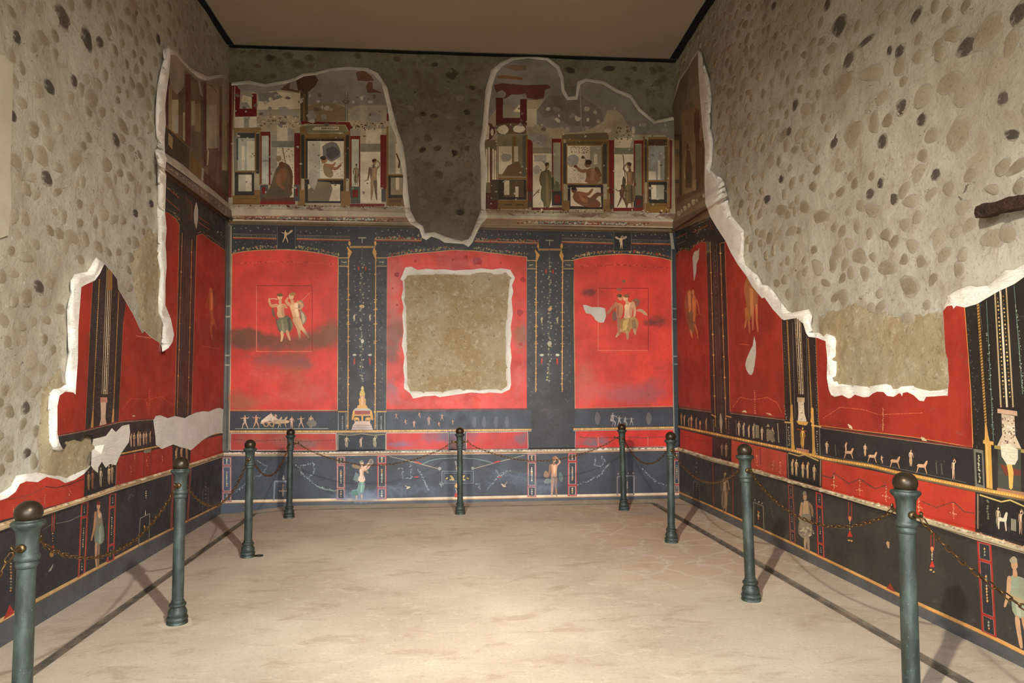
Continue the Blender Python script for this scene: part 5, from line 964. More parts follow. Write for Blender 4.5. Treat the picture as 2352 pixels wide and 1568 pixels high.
# ================================================================== RIGHT WALL
R = Wall('right', 0, XR, -1)
R.P = [[(1535, 262), (1546, 230), (1559, 183), (1581, 151), (1588, 135), (1604, 114), (1612, 120), (1617, 145), (1624, 164), (1632, 192), (1635, 228), (1632, 259), (1632, 291), (1639, 323), (1636, 371), (1632, 390),
        (1645, 400), (1661, 412), (1668, 435), (1674, 467), (1681, 495), (1698, 515), (1709, 529), (1710, 553), (1709, 588), (1713, 608), (1728, 623), (1741, 632), (1751, 652), (1767, 657), (1783, 676), (1792, 691), (1810, 714), (1819, 718),
        (1836, 714), (1858, 710), (1866, 725), (1863, 749), (1868, 762), (1895, 764), (1918, 773), (1924, 793), (1923, 823), (1924, 867), (1929, 880), (1957, 884), (1995, 887), (2038, 879), (2058, 886), (2101, 884), (2124, 891), (2138, 896), (2177, 889),
        (2178, 873), (2177, 847), (2175, 824), (2170, 810), (2167, 761), (2164, 714), (2168, 700), (2177, 686), (2175, 680), (2201, 665), (2227, 656), (2244, 659), (2270, 655), (2293, 637), (2308, 620), (2330, 619), (2352, 607), (2420, 575), (2560, 520),
        (2560, 1800), (1535, 1200)]]
R.FR = [[(1535, 264), (1547, 233), (1561, 186), (1582, 155), (1590, 140), (1603, 120), (1604, 164), (1608, 228), (1613, 291), (1619, 342), (1618, 419), (1620, 467), (1632, 499), (1647, 524), (1666, 553), (1678, 579), (1695, 608), (1713, 632), (1728, 658), (1745, 679), (1750, 685), (1756, 683),
         (1775, 710), (1795, 732), (1801, 735), (1830, 730), (1845, 743), (1851, 764), (1857, 773), (1877, 776), (1896, 783), (1900, 823), (1899, 867), (1904, 896), (1909, 907), (1917, 911), (1934, 907), (1949, 915), (1955, 913), (1963, 906), (1983, 912), (1995, 911), (2005, 903), (2015, 899), (2029, 900),
         (2038, 909), (2052, 911), (2058, 908), (2064, 903), (2068, 903), (2072, 910), (2074, 902), (2084, 900), (2098, 907), (2112, 920), (2122, 921), (2127, 911), (2147, 910), (2170, 908), (2177, 909), (2178, 889), (2180, 873), (2178, 847), (2177, 824), (2172, 810), (2169, 761), (2166, 714),
         (2175, 703), (2187, 701), (2190, 709), (2196, 702), (2216, 706), (2244, 698), (2259, 689), (2293, 669), (2330, 652), (2352, 636), (2420, 600), (2560, 545), (2560, 1800), (1535, 1200)]]
R.stains = [(1790, 790, 40, 100, (196, 80, 40), .4), (1575, 880, 30, 60, (120, 40, 34), .4), (1620, 750, 30, 90, (150, 36, 22), .3), (1780, 1070, 60, 30, (160, 90, 66), .5), (2140, 1160, 50, 40, (176, 74, 44), .5), (1960, 1100, 40, 20, (140, 60, 50), .4),
            (1960, 1250, 80, 60, (92, 82, 70), .55), (2120, 1380, 90, 60, (88, 78, 66), .55), (1740, 1160, 60, 50, (80, 74, 66), .4), (2060, 1290, 60, 50, (80, 70, 58), .5), (2280, 1420, 50, 50, (84, 76, 62), .4), (2120, 1050, 90, 10, (70, 68, 66), .3)]
R.part('dado'); R.poly([(1535, 1020), (2560, 1330), (2560, 1620), (1535, 1130)], (56, 52, 46))
br = [(1535, 1121), (1565.5, 1135.2), (1635.6, 1165.5), (1814, 1248.3), (1999, 1337.6), (2066.6, 1371), (2276.7, 1467), (2352, 1505), (2560, 1605)]
R.part('wall_base_strip'); R.poly(br+[(2560, 1850), (1520, 1220)], (80, 80, 77)); R.band([(x, y-4-max(0, x-1565)*.0085) for x, y in br], br, (206, 150, 84)); R.line([(x, y-.5) for x, y in br], 1.6, (140, 96, 54))
R.part('black_ground'); R.poly([(1535, 520), (1660, 455), (2560, 400), (2560, 1350), (1535, 1030)], (46, 42, 38))
R.part('red_panel', label='red panel beside the corner with two dim figures'); outlined(R, [(1550, 591), (1558, 579), (1569, 573), (1584, 576), (1599, 562), (1610, 556), (1621, 556), (1625, 647), (1629.5, 764), (1633, 881), (1634.5, 941), (1559, 933), (1555, 764)], (154, 47, 33), (150, 90, 50), 1.4)
R.part('red_panel', label='red panel with a long white repair under the broken edge'); outlined(R, [(1664, 555), (1669, 676), (1675, 852), (1677, 945), (1804, 962), (1800, 852), (1795, 720), (1780, 600), (1700, 540)], (154, 47, 33), (190, 110, 60), 1.4)
R.part('red_panel', label='wide red panel below the large bare patch'); outlined(R, [(1873, 760), (1877, 881), (1881, 977), (2100, 1004), (2234, 1027), (2230, 904), (2224, 818), (2215, 690), (2150, 640), (1900, 700)], (154, 47, 33), (196, 130, 70), 1.6)
for x, y in ((1897, 929), (2197, 792), (2040, 962), (1900, 840)): R.blob(x, y, 3, 5, (150, 40, 36), 7, .3)
R.part('black_frieze'); R.line([(1550, 548), (1578, 535)], 1.6, (150, 84, 44)); R.line([(1592, 534), (1625, 517)], 1.6, (150, 84, 44)); R.line([(1550, 563), (1575, 552)], 1.2, (130, 110, 80)); R.line([(1592, 520), (1628, 503)], 1.2, (130, 110, 80)); R.dots([(1552, 583), (1566, 571), (1584, 571), (1600, 557), (1622, 549)], 26, 1.8, [(150, 124, 84), (120, 104, 74)], 1.5, .7); R.dots([(1600, 545), (1612, 500)], 8, 1.5, [(150, 140, 110)], 2); R.line([(1629, 506), (1634, 522), (1640, 534), (1646, 528)], 1.5, (120, 50, 34)); R.dots([(1560, 548), (1620, 520)], 10, 1.5, [(130, 122, 100)], 6)
R.part('black_pilaster', label='slim black pilaster on the shaded end of the wall'); R.poly([(1622, 545), (1650, 510), (1664, 555), (1677, 985), (1634, 978)], (44, 38, 34))
for a, b in (((1631, 555), (1643.5, 980)), ((1654, 558), (1668, 985))): R.line([a, b], 1.8, (170, 124, 68)); R.dots([a, b], 9, 2.4, [(206, 160, 90)], .3)
R.line([(1641, 560), (1655, 980)], 5, (62, 52, 44)); R.line([(1637, 560), (1650, 980)], 1, (104, 92, 74)); R.line([(1646, 560), (1660, 980)], 1, (104, 92, 74)); R.dots([(1641, 570), (1648, 760)], 16, 1.4, [(140, 90, 60), (140, 130, 104)], 2)
R.line([(1632, 951), (1641, 955)], 2.5, GOLD); R.line([(1668, 955), (1680, 958)], 2.5, GOLD); R.caps([(1655, 950, 1), (1656, 968, 3.5), (1656, 990, 1)], (176, 160, 130)); R.dots([(1656, 968), (1657, 995)], 6, 2, [(190, 176, 140)], .5, .8); R.dots([(1638, 962), (1639, 992)], 8, 1.3, [(170, 160, 130)], .5); R.dots([(1674, 960), (1674, 996)], 8, 1.3, [(170, 160, 130)], .5)
R.poly([(1622, 552), (1631, 556), (1631, 580), (1623, 584)], (84, 78, 62)); R.line([(1622, 580), (1632, 574)], 2, (150, 116, 66)); R.line([(1652, 560), (1664, 556)], 2, (130, 104, 70))
def column(lines, xl, xr, ropes, fr):
    for (x0, y0, x1, y1, w, c) in lines: R.line([(x0, y0), (x1, y1)], w, c)
    for a, b in ropes:
        R.line([a, b], fr*2.2, (110, 82, 40)); n = int((b[1]-a[1])/(fr*2.6))
        for i in range(n):
            t = (i+.5)/n; x = a[0]+(b[0]-a[0])*t; y = a[1]+(b[1]-a[1])*t
            R.line([(x-fr*.9, y+fr*.6), (x+fr*.9, y-fr*.6)], fr*.75, (206, 158, 84))
R.part('painted_column', label='black field with a pale column and gold ropes'); R.poly([(1795, 725), (1850, 720), (1873, 770), (1877, 881), (1881, 985), (1804, 985), (1800, 852)], (40, 37, 33))
column([(1826, 728, 1835, 905, 1.6, (160, 140, 104)), (1830.5, 728, 1839, 905, 1.8, (216, 196, 158)), (1835, 730, 1843, 905, 1.8, (216, 196, 158)), (1839, 738, 1846, 905, 1.4, (160, 140, 104)), (1820, 740, 1826, 960, 1, (110, 116, 100)), (1852, 770, 1858, 960, 1, (110, 116, 100))], 0, 0, [((1808, 736), (1817, 936)), ((1856, 776), (1864, 938))], 1.5)
R.dots([(1828, 740), (1837, 900)], 40, 1.2, [(206, 170, 104), (70, 54, 36)], .2, .8); R.dots([(1837, 740), (1844, 900)], 40, 1.2, [(206, 170, 104), (70, 54, 36)], .2, .8)
for x, y in ((1817, 936), (1864, 938)): R.caps([(x, y, 1.6), (x+1, y+20, 2.4), (x+1, y+30, 4)], GOLD)
R.poly([(1831, 912), (1848, 913), (1848, 924), (1831, 923)], (190, 160, 120)); R.poly([(1833, 923), (1846, 924), (1848, 950), (1853, 968), (1832, 968), (1834, 950)], (206, 190, 160)); R.dots([(1840, 928), (1842, 965)], 10, 2, [(150, 130, 104), (226, 212, 186)], 4); R.poly([(1829, 966), (1857, 969), (1852, 977), (1834, 974)], GOLD)
R.dots([(1802, 930), (1806, 965)], 10, 1.5, [(150, 140, 110)], 2); R.dots([(1872, 790), (1878, 970)], 30, 1.2, [(130, 124, 100)], 1.5); R.dots([(1802, 760), (1805, 900)], 16, 1.1, [(120, 112, 90)], 1.5)
R.part('painted_column', label='black field with the nearest pale column and rope'); R.poly([(2213, 690), (2420, 560), (2560, 500), (2560, 1120), (2236, 1040), (2230, 904), (2224, 818)], (38, 35, 30)); R.line([(2215, 700), (2224, 818), (2230, 904), (2235, 1020)], 1.8, (206, 132, 66))
column([(2285, 670, 2299, 935, 3.5, (176, 152, 110)), (2297.5, 668, 2313, 935, 4.5, (206, 190, 158)), (2311, 660, 2327, 935, 3.5, (176, 152, 110)), (2265.5, 690, 2282, 1012, 1.6, (96, 116, 102)), (2329, 656, 2349, 905, 1.8, (96, 116, 102)), (2250, 700, 2256, 760, 1, (90, 90, 80))], 0, 0, [((2246, 697), (2264.5, 975))], 2.6)
R.dots([(2291, 680), (2306, 915)], 26, 2.3, [(226, 186, 110), (150, 110, 60)], .2, .9); R.dots([(2304, 676), (2320, 915)], 26, 2.3, [(226, 186, 110), (150, 110, 60)], .2, .9)
R.dots([(2268, 760), (2282, 1000)], 50, 1.4, [(170, 172, 150), (120, 124, 108)], 3); R.dots([(2335, 700), (2350, 900)], 44, 1.4, [(170, 172, 150), (120, 124, 108)], 3); R.dots([(2224, 720), (2246, 1000)], 30, 1.4, [(100, 98, 84)], 4)
R.caps([(2264, 975, 2), (2266, 1000, 4), (2267, 1012, 6)], GOLD); R.poly([(2262, 1014), (2276, 1016), (2280, 1123), (2266, 1120)], (196, 148, 70)); R.line([(2266, 1018), (2270, 1118)], 2, (226, 184, 110)); R.poly([(2258, 1010), (2282, 1014), (2282, 1022), (2258, 1018)], GOLD)
R.poly([(2291, 938), (2336, 944), (2337, 955), (2291, 948)], (196, 160, 130)); R.poly([(2300, 950), (2330, 955), (2332, 1000), (2346, 1030), (2290, 1024), (2302, 998)], (190, 168, 140))
for _ in range(60): R.blob(random.uniform(2302, 2331), random.uniform(956, 1018), 2.2, 2.2, random.choice([(96, 76, 62), (120, 96, 78), (216, 200, 176)]), 5, .3)
R.poly([(2284, 1022), (2352, 1032), (2352, 1040), (2284, 1030)], (150, 130, 70)); R.rect(2292, 1032, 2345, 1130, (66, 68, 56)); R.poly([(2296, 1065), (2345, 1080), (2345, 1092), (2310, 1092)], (110, 54, 40)); R.caps([(2318, 1066, 6), (2322, 1085, 6), (2322, 1120, 4)], (214, 164, 84)); R.poly([(2290, 1120), (2352, 1130), (2352, 1142), (2290, 1132)], (160, 112, 84))
R.part('white_repair', M_LIME); R.poly([(2298, 1022), (2320, 1018), (2338, 1033), (2338, 1054), (2331, 1067), (2313, 1067), (2300, 1047)], (216, 206, 180))
R.part('white_repair', M_LIME); R.poly([(1606, 567), (1605, 594), (1600, 606), (1599, 626), (1594, 647), (1592, 617), (1590.5, 591), (1594, 579), (1600, 575), (1603, 576)], (196, 188, 170))
R.part('white_repair', M_LIME); R.poly([(1732, 771), (1736, 787), (1736.5, 811), (1733, 840), (1730, 855), (1726, 861), (1721, 860), (1714, 849), (1711.5, 837), (1716, 820), (1723, 805), (1729, 793)], (204, 196, 176))
# frieze band
R.part('frieze_band')
for q in ([(1561, 938), (1634, 949), (1637, 996), (1561, 980)], [(1680, 951), (1803, 968), (1809, 1031), (1680, 1004)], [(1885, 985), (2232, 1032), (2236, 1118), (1886, 1052)]): R.poly(q, (42, 40, 38))
for pts in ([(1559, 934), (1634, 944)], [(1677, 946), (1803, 962)], [(1881, 979), (2000, 997), (2233, 1028)]): R.line(pts, 3.4, (112, 46, 34)); R.line([(x, y+2.6) for x, y in pts], 1.2, (150, 130, 104))
R.part('black_ground'); 
for x0, x1, y0, y1 in ((1806, 1816, 972, 1028), (1869, 1882, 980, 1048)): R.line([(x0, y0), (x0+2, y1)], 2, (120, 116, 100)); R.line([(x1, y0+2), (x1+2, y1+2)], 2, (120, 116, 100)); R.dots([((x0+x1)/2, y0+8), ((x0+x1)/2+2, y1-4)], 10, 1.8, [(170, 162, 136)], 1)
for x, y0, y1 in ((1818, 930, 1032), (1866, 938, 1042)): R.caps([(x, y0, 2.4), (x+3, y1-14, 3), (x+3.5, y1, 4.5)], GOLD)
R.line([(1802, 969), (1820, 971)], 3.4, (214, 172, 100)); R.line([(1863, 976), (1886, 980)], 3.4, (214, 172, 100)); R.poly([(2236, 1030), (2258, 1034), (2262, 1124), (2240, 1118)], (112, 108, 96)); R.poly([(2241, 1038), (2255, 1041), (2258, 1115), (2244, 1110)], (38, 36, 34)); R.dots([(2248, 1045), (2250, 1108)], 16, 2.2, [(176, 170, 144)], 1.5)
R.part('painted_statue', label='gold statue between two gold posts'); R.poly([(1829, 1028), (1858, 1033), (1858, 1042), (1829, 1036)], (176, 120, 96)); R.fig(1843, 1030, 52, 'stand', (214, 164, 84), (190, 140, 70), .55, own=False); R.line([(1831, 985), (1852, 990)], 2, (150, 70, 44))
for i, x in enumerate((1565, 1572, 1582, 1588, 1599, 1608, 1622)): R.fig(x, 971+(x-1560)*.22+4, 30-(i % 3)*4, random.choice(['stand', 'raise']), (206, 160, 116) if i % 2 else (186, 140, 100), (170, 100, 66) if i in (3, 5) else None, .42)
R.part('painted_gate'); R.line([(1690, 965), (1692, 998)], 2, (110, 108, 92)); R.line([(1786, 972), (1789, 1016)], 2.4, (140, 134, 110))
for i, x in enumerate((1697, 1708, 1720, 1731, 1750, 1763, 1774)): R.fig(x, 998+(x-1697)*.2+2, 36-(i % 3)*3, random.choice(['stand', 'raise']), (206, 176, 140), (160, 146, 112) if i % 2 else None, .5)
R.part('painted_building'); R.poly([(1735, 975), (1743, 977), (1744, 1006), (1735, 1005)], (140, 128, 100)); R.poly([(1760, 985), (1775, 988), (1780, 1014), (1762, 1010)], (120, 110, 88)); R.poly([(1764, 972), (1768, 980), (1760, 980)], (140, 128, 100))
for x, y, h, p in ((1899, 1041, 30, 'stand'), (1943, 1040, 26, 'raise'), (1987, 1047, 30, 'stand'), (2025, 1064, 20, 'sit'), (2092, 1070, 40, 'stand'), (2190, 1100, 48, 'raise')): R.fig(x, y, h, p, (222, 180, 142), (190, 150, 110) if p == 'stand' and x > 1950 else None, .62, .2)
R.part('painted_animals')
for x, y, k in ((1950, 1038, 1), (2004, 1047, 1), (2056, 1058, 1.1), (2118, 1069, 1.2)): R.caps([(x-7*k, y, 3.4*k), (x+5*k, y+1, 3.6*k), (x+9*k, y-8*k, 1.8*k)], (206, 160, 120)); R.caps([(x-7*k, y+2, 1.4*k), (x-11*k, y+14*k, .8)], (190, 146, 108)); R.caps([(x+5*k, y+3, 1.4*k), (x+9*k, y+15*k, .8)], (190, 146, 108))
for x in (1918, 2150, 2162): R.line([(x, 1020+(x-1918)*.18), (x+2, 1046+(x-1918)*.18)], 1.8, (96, 100, 84))
R.line([(1890, 1045), (2060, 1075), (2220, 1108)], 1.2, (96, 96, 84))
cr = [(1550, 977.5), (1560.7, 980), (1807.8, 1031.6), (1900, 1054.3), (1999, 1069.8), (2059, 1085), (2236.8, 1121.3), (2352, 1143), (2560, 1186)]
R.part('bead_moulding'); R.band([(x, y-3-(x-1560)*.002) for x, y in cr], [(x, y+3+(x-1560)*.006) for x, y in cr], (110, 92, 66)); R.band([(x, y-3-(x-1560)*.003) for x, y in cr], [(x, y+1.5+(x-1560)*.002) for x, y in cr], (196, 140, 66)); R.dots([(x, y-.6) for x, y in cr], 170, 2.2, [(236, 190, 110), (222, 172, 92)], .2)
R.part('red_dado_panel', label='red strip in the shaded corner bay')
rp = lambda x0, x1, c: R.poly([(x0, np.interp(x0, [p[0] for p in cr], [p[1]+5 for p in cr])), (x1, np.interp(x1, [p[0] for p in cr], [p[1]+8 for p in cr])), (x1, np.interp(x1, [1564, 1731, 1808, 1891, 2240, 2349, 2560], [1032, 1080, 1098, 1121, 1225, 1256, 1320])), (x0, np.interp(x0, [1564, 1731, 1808, 1891, 2240, 2349, 2560], [1032, 1080, 1098, 1121, 1225, 1256, 1320]))], c)
rp(1562, 1636, (176, 48, 34)); R.dots([(1564, 1003), (1580, 1002), (1600, 1010), (1618, 1012), (1634, 1019)], 30, 1.1, [(120, 40, 30)], .4)
R.part('red_dado_panel', label='worn red strip behind the second bollard'); rp(1680, 1807, (176, 68, 48))
for x in (1738, 1775, 1792): R.dots([(x, 1044+(x-1738)*.3), (x, 1072+(x-1738)*.3)], 8, 1.8, [(222, 150, 110), (196, 110, 80)], 2)
R.part('red_dado_panel', label='long red strip with hanging garlands'); rp(1888, 2240, (178, 56, 38))
for a, m, b in (((1890, 1092), (1912, 1098), (1915, 1086)), ((1915, 1086), (1950, 1110), (1975, 1100)), ((1975, 1100), (2010, 1122), (2035, 1114)), ((2115, 1150), (2150, 1165), (2190, 1152)), ((2190, 1152), (2215, 1175), (2238, 1178))): R.dots([a, m, b], 24, 1.3, [(84, 60, 48)], .3, 1.6)
for x, y in ((1915, 1090), (1975, 1102), (2035, 1116), (2110, 1140), (2190, 1155)): R.dots([(x, y), (x, y+36)], 9, 1.9, [(224, 150, 104), (206, 170, 120)], 1.2, .8); R.dots([(x-8, y+22), (x+8, y+26)], 5, 1.8, [(216, 140, 100)], 1.5)
R.line([(1730, 1024), (1731, 1062)], 1.6, (110, 50, 36)); R.line([(1746, 1028), (1747, 1066)], 1.6, (110, 50, 36))
R.part('black_picture_panel'); R.poly([(1637, 1003), (1679, 1012), (1679, 1059), (1637, 1048)], (48, 38, 32)); R.fig(1658, 1046, 30, 'stand', (140, 110, 84), (120, 96, 74), .5); R.fig(1668, 1049, 34, 'stand', (170, 136, 100), (140, 112, 84), .5)
R.part('black_picture_panel'); R.poly([(1809, 1037), (1885, 1056), (1884, 1116), (1811, 1097)], (36, 34, 30)); R.line([(1885, 1056), (1884, 1116)], 2.4, (150, 120, 90)); R.line([(1811, 1040), (1835, 1047), (1848, 1044), (1880, 1058)], 2.4, (196, 166, 100)); R.line([(1809, 1040), (1811, 1098)], 1.6, (150, 120, 90))
for i, x in enumerate((1820, 1829, 1844, 1855, 1870)): R.fig(x, 1090+(x-1820)*.25, 38-(i == 3)*0+(i % 2)*2, random.choice(['stand', 'raise']), (206, 168, 124), (170, 150, 110) if i % 2 == 0 else None, .5, .15)
R.part('black_picture_panel'); R.poly([(2246, 1132), (2560, 1205), (2560, 1290), (2246, 1214)], (36, 33, 30)); R.line([(2246, 1134), (2246, 1214)], 3, (150, 120, 90)); R.line([(2250, 1136), (2300, 1152), (2320, 1148), (2360, 1166)], 3.4, (190, 166, 96))
R.fig(2292, 1210, 48, 'stand', (196, 170, 136), (160, 146, 110), .6, .2); R.fig(2344, 1226, 58, 'raise', (206, 166, 130), None, .6, .2); R.part('painted_animals'); R.caps([(2296, 1192, 5), (2308, 1194, 5.5), (2312, 1178, 2.6)], (206, 190, 160)); R.caps([(2294, 1196, 2), (2294, 1214, 1.4)], (196, 180, 150)); R.caps([(2309, 1198, 2), (2311, 1218, 1.4)], (196, 180, 150)); R.poly([(2322, 1190), (2334, 1193), (2334, 1220), (2322, 1217)], (130, 124, 104)); R.dots([(2268, 1145), (2270, 1195)], 8, 3, [(110, 108, 84)], 2)
R.part('dado_moulding'); aur = [(1535, 1018), (1560.7, 1026.8), (1635.6, 1049), (1680, 1060), (1807.8, 1098.5), (1887.5, 1120.8), (1999, 1151), (2045, 1164.8), (2240.5, 1221), (2352, 1255), (2560, 1316)]; alr = [(1535, 1028), (1563.9, 1037), (1635.6, 1060), (1731, 1085.8), (1807.8, 1106), (1890.7, 1130), (1999, 1163), (2045, 1176), (2240.5, 1239), (2349, 1270), (2560, 1334)]
R.band(aur, alr, (196, 178, 142)); R.dots([(x, y+4) for x, y in aur], 260, 2.6, [(222, 208, 178), (168, 148, 116), (150, 130, 102), (210, 190, 150)], 3.5, 1.6); R.line([(x, y+.8) for x, y in aur], 1.4, (170, 110, 70))
# dado ornaments
pil(R, [(1809, 1111), (1822, 1114.5), (1828.5, 1248), (1814, 1243)], (.22, .8), (116, 44, 36)); pil(R, [(1873, 1128.8), (1889, 1133.6), (1894, 1281), (1878, 1274)], (.22, .8), (170, 46, 34)); pil(R, [(2244, 1242), (2276.7, 1250), (2289, 1465), (2255, 1449)], (.2, .8), (160, 44, 34), f=.16)
R.part('painted_frame'); R.line([(1637, 1062), (1639, 1165)], 2, (130, 50, 40)); R.line([(1682, 1070), (1684, 1183)], 2, (130, 50, 40))
R.part('painted_gate'); R.line([(1592, 1147), (1593, 1104), (1606, 1109), (1607, 1153)], 1.6, (112, 104, 90)); R.dots([(1600, 1110), (1600, 1128)], 4, 1.6, [(190, 130, 90)], .4); R.line([(1731, 1211), (1731, 1153), (1753, 1162), (1755, 1222)], 2.4, (122, 114, 96)); R.dots([(1742, 1172), (1743, 1194)], 6, 2.2, [(206, 110, 70), (206, 170, 110)], 1); R.dots([(1731, 1146), (1755, 1158)], 3, 1.8, [(170, 160, 130)], 1); R.dots([(1768, 1150), (1775, 1190)], 8, 1.5, [(96, 92, 80)], 2); R.dots([(1600, 1058), (1600, 1098)], 4, 1.6, [(170, 110, 80)], .4)
R.fig(1664, 1176, 98, 'stand', (150, 120, 90), (130, 106, 80), .5)
R.part('painted_figure', label='pale standing figure in a fringed tunic behind the sagging chain')
R.poly([(1842, 1152), (1858, 1152), (1862, 1180), (1867, 1225), (1855, 1237), (1842, 1235), (1832, 1222), (1838, 1185)], (136, 122, 98)); R.poly([(1846, 1150), (1856, 1150), (1858, 1180), (1844, 1180)], (190, 156, 116)); R.caps([(1842, 1155, 3.4), (1839, 1180, 3), (1836, 1192, 2)], (176, 136, 100)); R.caps([(1858, 1155, 3), (1865, 1165, 3), (1866, 1185, 2)], (150, 116, 88)); R.caps([(1850, 1236, 3.6), (1849, 1252, 2.6), (1850, 1264, 2)], (170, 140, 110)); R.caps([(1856, 1236, 3.4), (1857, 1254, 2.6), (1858, 1267, 2)], (150, 124, 98)); R.blob(1849, 1142, 4.6, 8, (176, 140, 104), 8, .05); R.blob(1848, 1133, 4.8, 6, (130, 120, 100), 7, .1); R.dots([(1840, 1215), (1864, 1225)], 24, 3, [(170, 156, 126), (112, 100, 80)], 8)
R.part('painted_figure', label='woman in pale green tunic at the frame edge')
R.poly([(2316, 1318), (2352, 1326), (2366, 1340), (2362, 1372), (2366, 1410), (2350, 1422), (2326, 1412), (2322, 1368)], (146, 150, 122)); R.poly([(2322, 1322), (2340, 1324), (2340, 1350), (2322, 1350)], (150, 160, 130)); R.poly([(2318, 1362), (2362, 1380), (2360, 1390), (2318, 1372)], (170, 150, 110)); R.poly([(2332, 1380), (2340, 1382), (2346, 1416), (2336, 1414)], (170, 170, 140)); R.caps([(2318, 1326, 5.5), (2316, 1365, 4.5), (2308, 1392, 3)], (196, 152, 112)); R.caps([(2336, 1418, 6), (2340, 1450, 5), (2346, 1486, 4)], (190, 146, 108)); R.caps([(2350, 1420, 5), (2358, 1455, 4), (2364, 1492, 4)], (176, 132, 98)); R.caps([(2330, 1306, 4), (2332, 1322, 6)], (190, 146, 106)); R.blob(2330, 1297, 8, 11, (190, 146, 106), 9, .05); R.blob(2328, 1286, 9, 9, (160, 146, 116), 8, .12)
R.part('hanging_ornament')
for x, y in ((1952, 1152), (2141, 1222)): R.line([(x-3, y), (x-3, y+40)], 2, (150, 50, 38)); R.line([(x+4, y+2), (x+4, y+42)], 2, (150, 50, 38)); R.caps([(x, y+36, 4), (x, y+46, 1)], (206, 130, 80)); R.dots([(x, y+48), (x, y+64)], 5, 1.8, [(190, 180, 140), (120, 130, 120)], .4); R.poly([(x, y+64), (x+6, y+80), (x-6, y+80)], (190, 56, 40)); R.dots([(x-5, y+86), (x+7, y+90)], 6, 2, [(206, 160, 96)], 2.5)
R.caps([(2039, 1246, 4), (2041, 1258, 1.5)], (176, 140, 104)); R.poly([(2045, 1338), (2056, 1360), (2036, 1350)], (140, 50, 36))
# figures on the red
R.part('painted_figure', label='pair of dim floating figures in the corner panel')
R.poly([(1580, 662), (1594, 670), (1600, 700), (1600, 730), (1594, 770), (1586, 772), (1578, 740), (1572, 715), (1572, 690)], (150, 84, 50)); R.poly([(1580, 672), (1586, 670), (1588, 710), (1582, 720)], (206, 140, 90)); R.poly([(1590, 676), (1597, 676), (1599, 715), (1594, 745), (1590, 720)], (214, 130, 80)); R.poly([(1580, 718), (1592, 716), (1593, 760), (1586, 765)], (130, 96, 66)); R.blob(1584, 672, 3, 6, (200, 130, 84), 7); R.blob(1592, 671, 3, 6, (206, 130, 84), 7); R.caps([(1586, 758, 2), (1590, 775, 1.4)], (206, 130, 84)); R.caps([(1596, 745, 2), (1602, 765, 1.6), (1603, 778, 1)], (200, 116, 74)); R.caps([(1597, 685, 2), (1604, 700, 1.6), (1606, 720, 1.2)], (196, 110, 70)); R.line([(1566, 657), (1606, 641), (1611, 700)], 1, (130, 26, 16)); R.line([(1598, 722), (1612, 722)], 1.2, (190, 110, 80))
R.part('painted_figure', label='lower half of a floating pair cut by the broken edge')
R.poly([(1712, 640), (1724, 636), (1738, 660), (1742, 685), (1736, 720), (1730, 690), (1726, 730), (1718, 740), (1710, 725), (1716, 700), (1708, 670)], (160, 98, 56)); R.poly([(1722, 660), (1730, 664), (1730, 710), (1724, 730)], (196, 130, 76)); R.poly([(1710, 708), (1720, 704), (1722, 735), (1712, 738)], (176, 104, 50)); R.caps([(1714, 735, 2.4), (1711, 752, 1.6)], (200, 120, 76)); R.caps([(1720, 738, 2.4), (1721, 755, 1.8), (1722, 765, 1)], (196, 116, 74)); R.caps([(1729, 700, 2.8), (1729, 735, 2), (1729, 757, 1.3)], (200, 124, 80)); R.caps([(1738, 700, 2.6), (1738, 735, 2), (1741, 762, 1.3)], (206, 124, 80))
R.part('painted_garland')
R.dots([(1683, 935), (1700, 912), (1730, 918), (1762, 912), (1785, 925), (1796, 948)], 60, 1.1, [(214, 110, 70)], .4); R.dots([(1733, 895), (1734, 950)], 12, 1.6, [(214, 130, 90)], .5); R.dots([(1890, 960), (1930, 935), (1980, 940), (2020, 952), (2060, 950), (2120, 948)], 80, 1.1, [(214, 110, 76)], .4); R.dots([(2028, 935), (2028, 990)], 14, 1.8, [(214, 150, 104)], .6)
R.caps([(1705, 945, 1), (1711, 944, 2.4), (1715, 947, .8)], (206, 180, 140)); R.caps([(1760, 948, .8), (1768, 951, 2.2), (1772, 953, .8)], (190, 150, 110)); R.caps([(1948, 974, 1), (1953, 980, 3.2), (1957, 984, 1)], (222, 200, 160)); R.caps([(2116, 1004, 1.2), (2120, 1008, 4), (2128, 1012, 1)], (190, 170, 130)); R.line([(1698, 790), (1722, 792)], 1, (224, 120, 80))
# upper storey and cornice
R.part('upper_fresco'); R.poly([(1530, 100), (1700, 100), (1700, 470), (1530, 540)], (120, 98, 72)); R.frame(1540, 100, 3.136)
R.poly([(0, 30), (300, 20), (300, 420), (205, 430), (180, 430), (120, 470), (60, 520), (0, 560)], (118, 104, 84)); R.poly([(145, 110), (215, 60), (235, 300), (240, 560), (215, 500), (150, 420), (110, 440)], (140, 124, 98)); R.poly([(80, 500), (190, 430), (240, 560), (250, 800), (200, 700), (170, 1080), (90, 1080)], (146, 118, 84))
for a, c in (((15, 650, 80, 690), (84, 58, 38)), ((15, 690, 30, 1120), (84, 58, 38)), ((65, 660, 80, 1110), (84, 54, 36)), ((30, 700, 64, 760), (160, 130, 92)), ((30, 800, 64, 980), (150, 116, 80)), ((30, 1010, 64, 1090), (120, 92, 62)), ((180, 480, 205, 1060), (96, 66, 44)), ((205, 680, 246, 1040), (110, 78, 50)), ((15, 980, 64, 1005), (84, 58, 38)), ((210, 560, 225, 700), (170, 140, 104)), ((160, 980, 185, 1060), (170, 140, 104))): R.rect(*a, c)
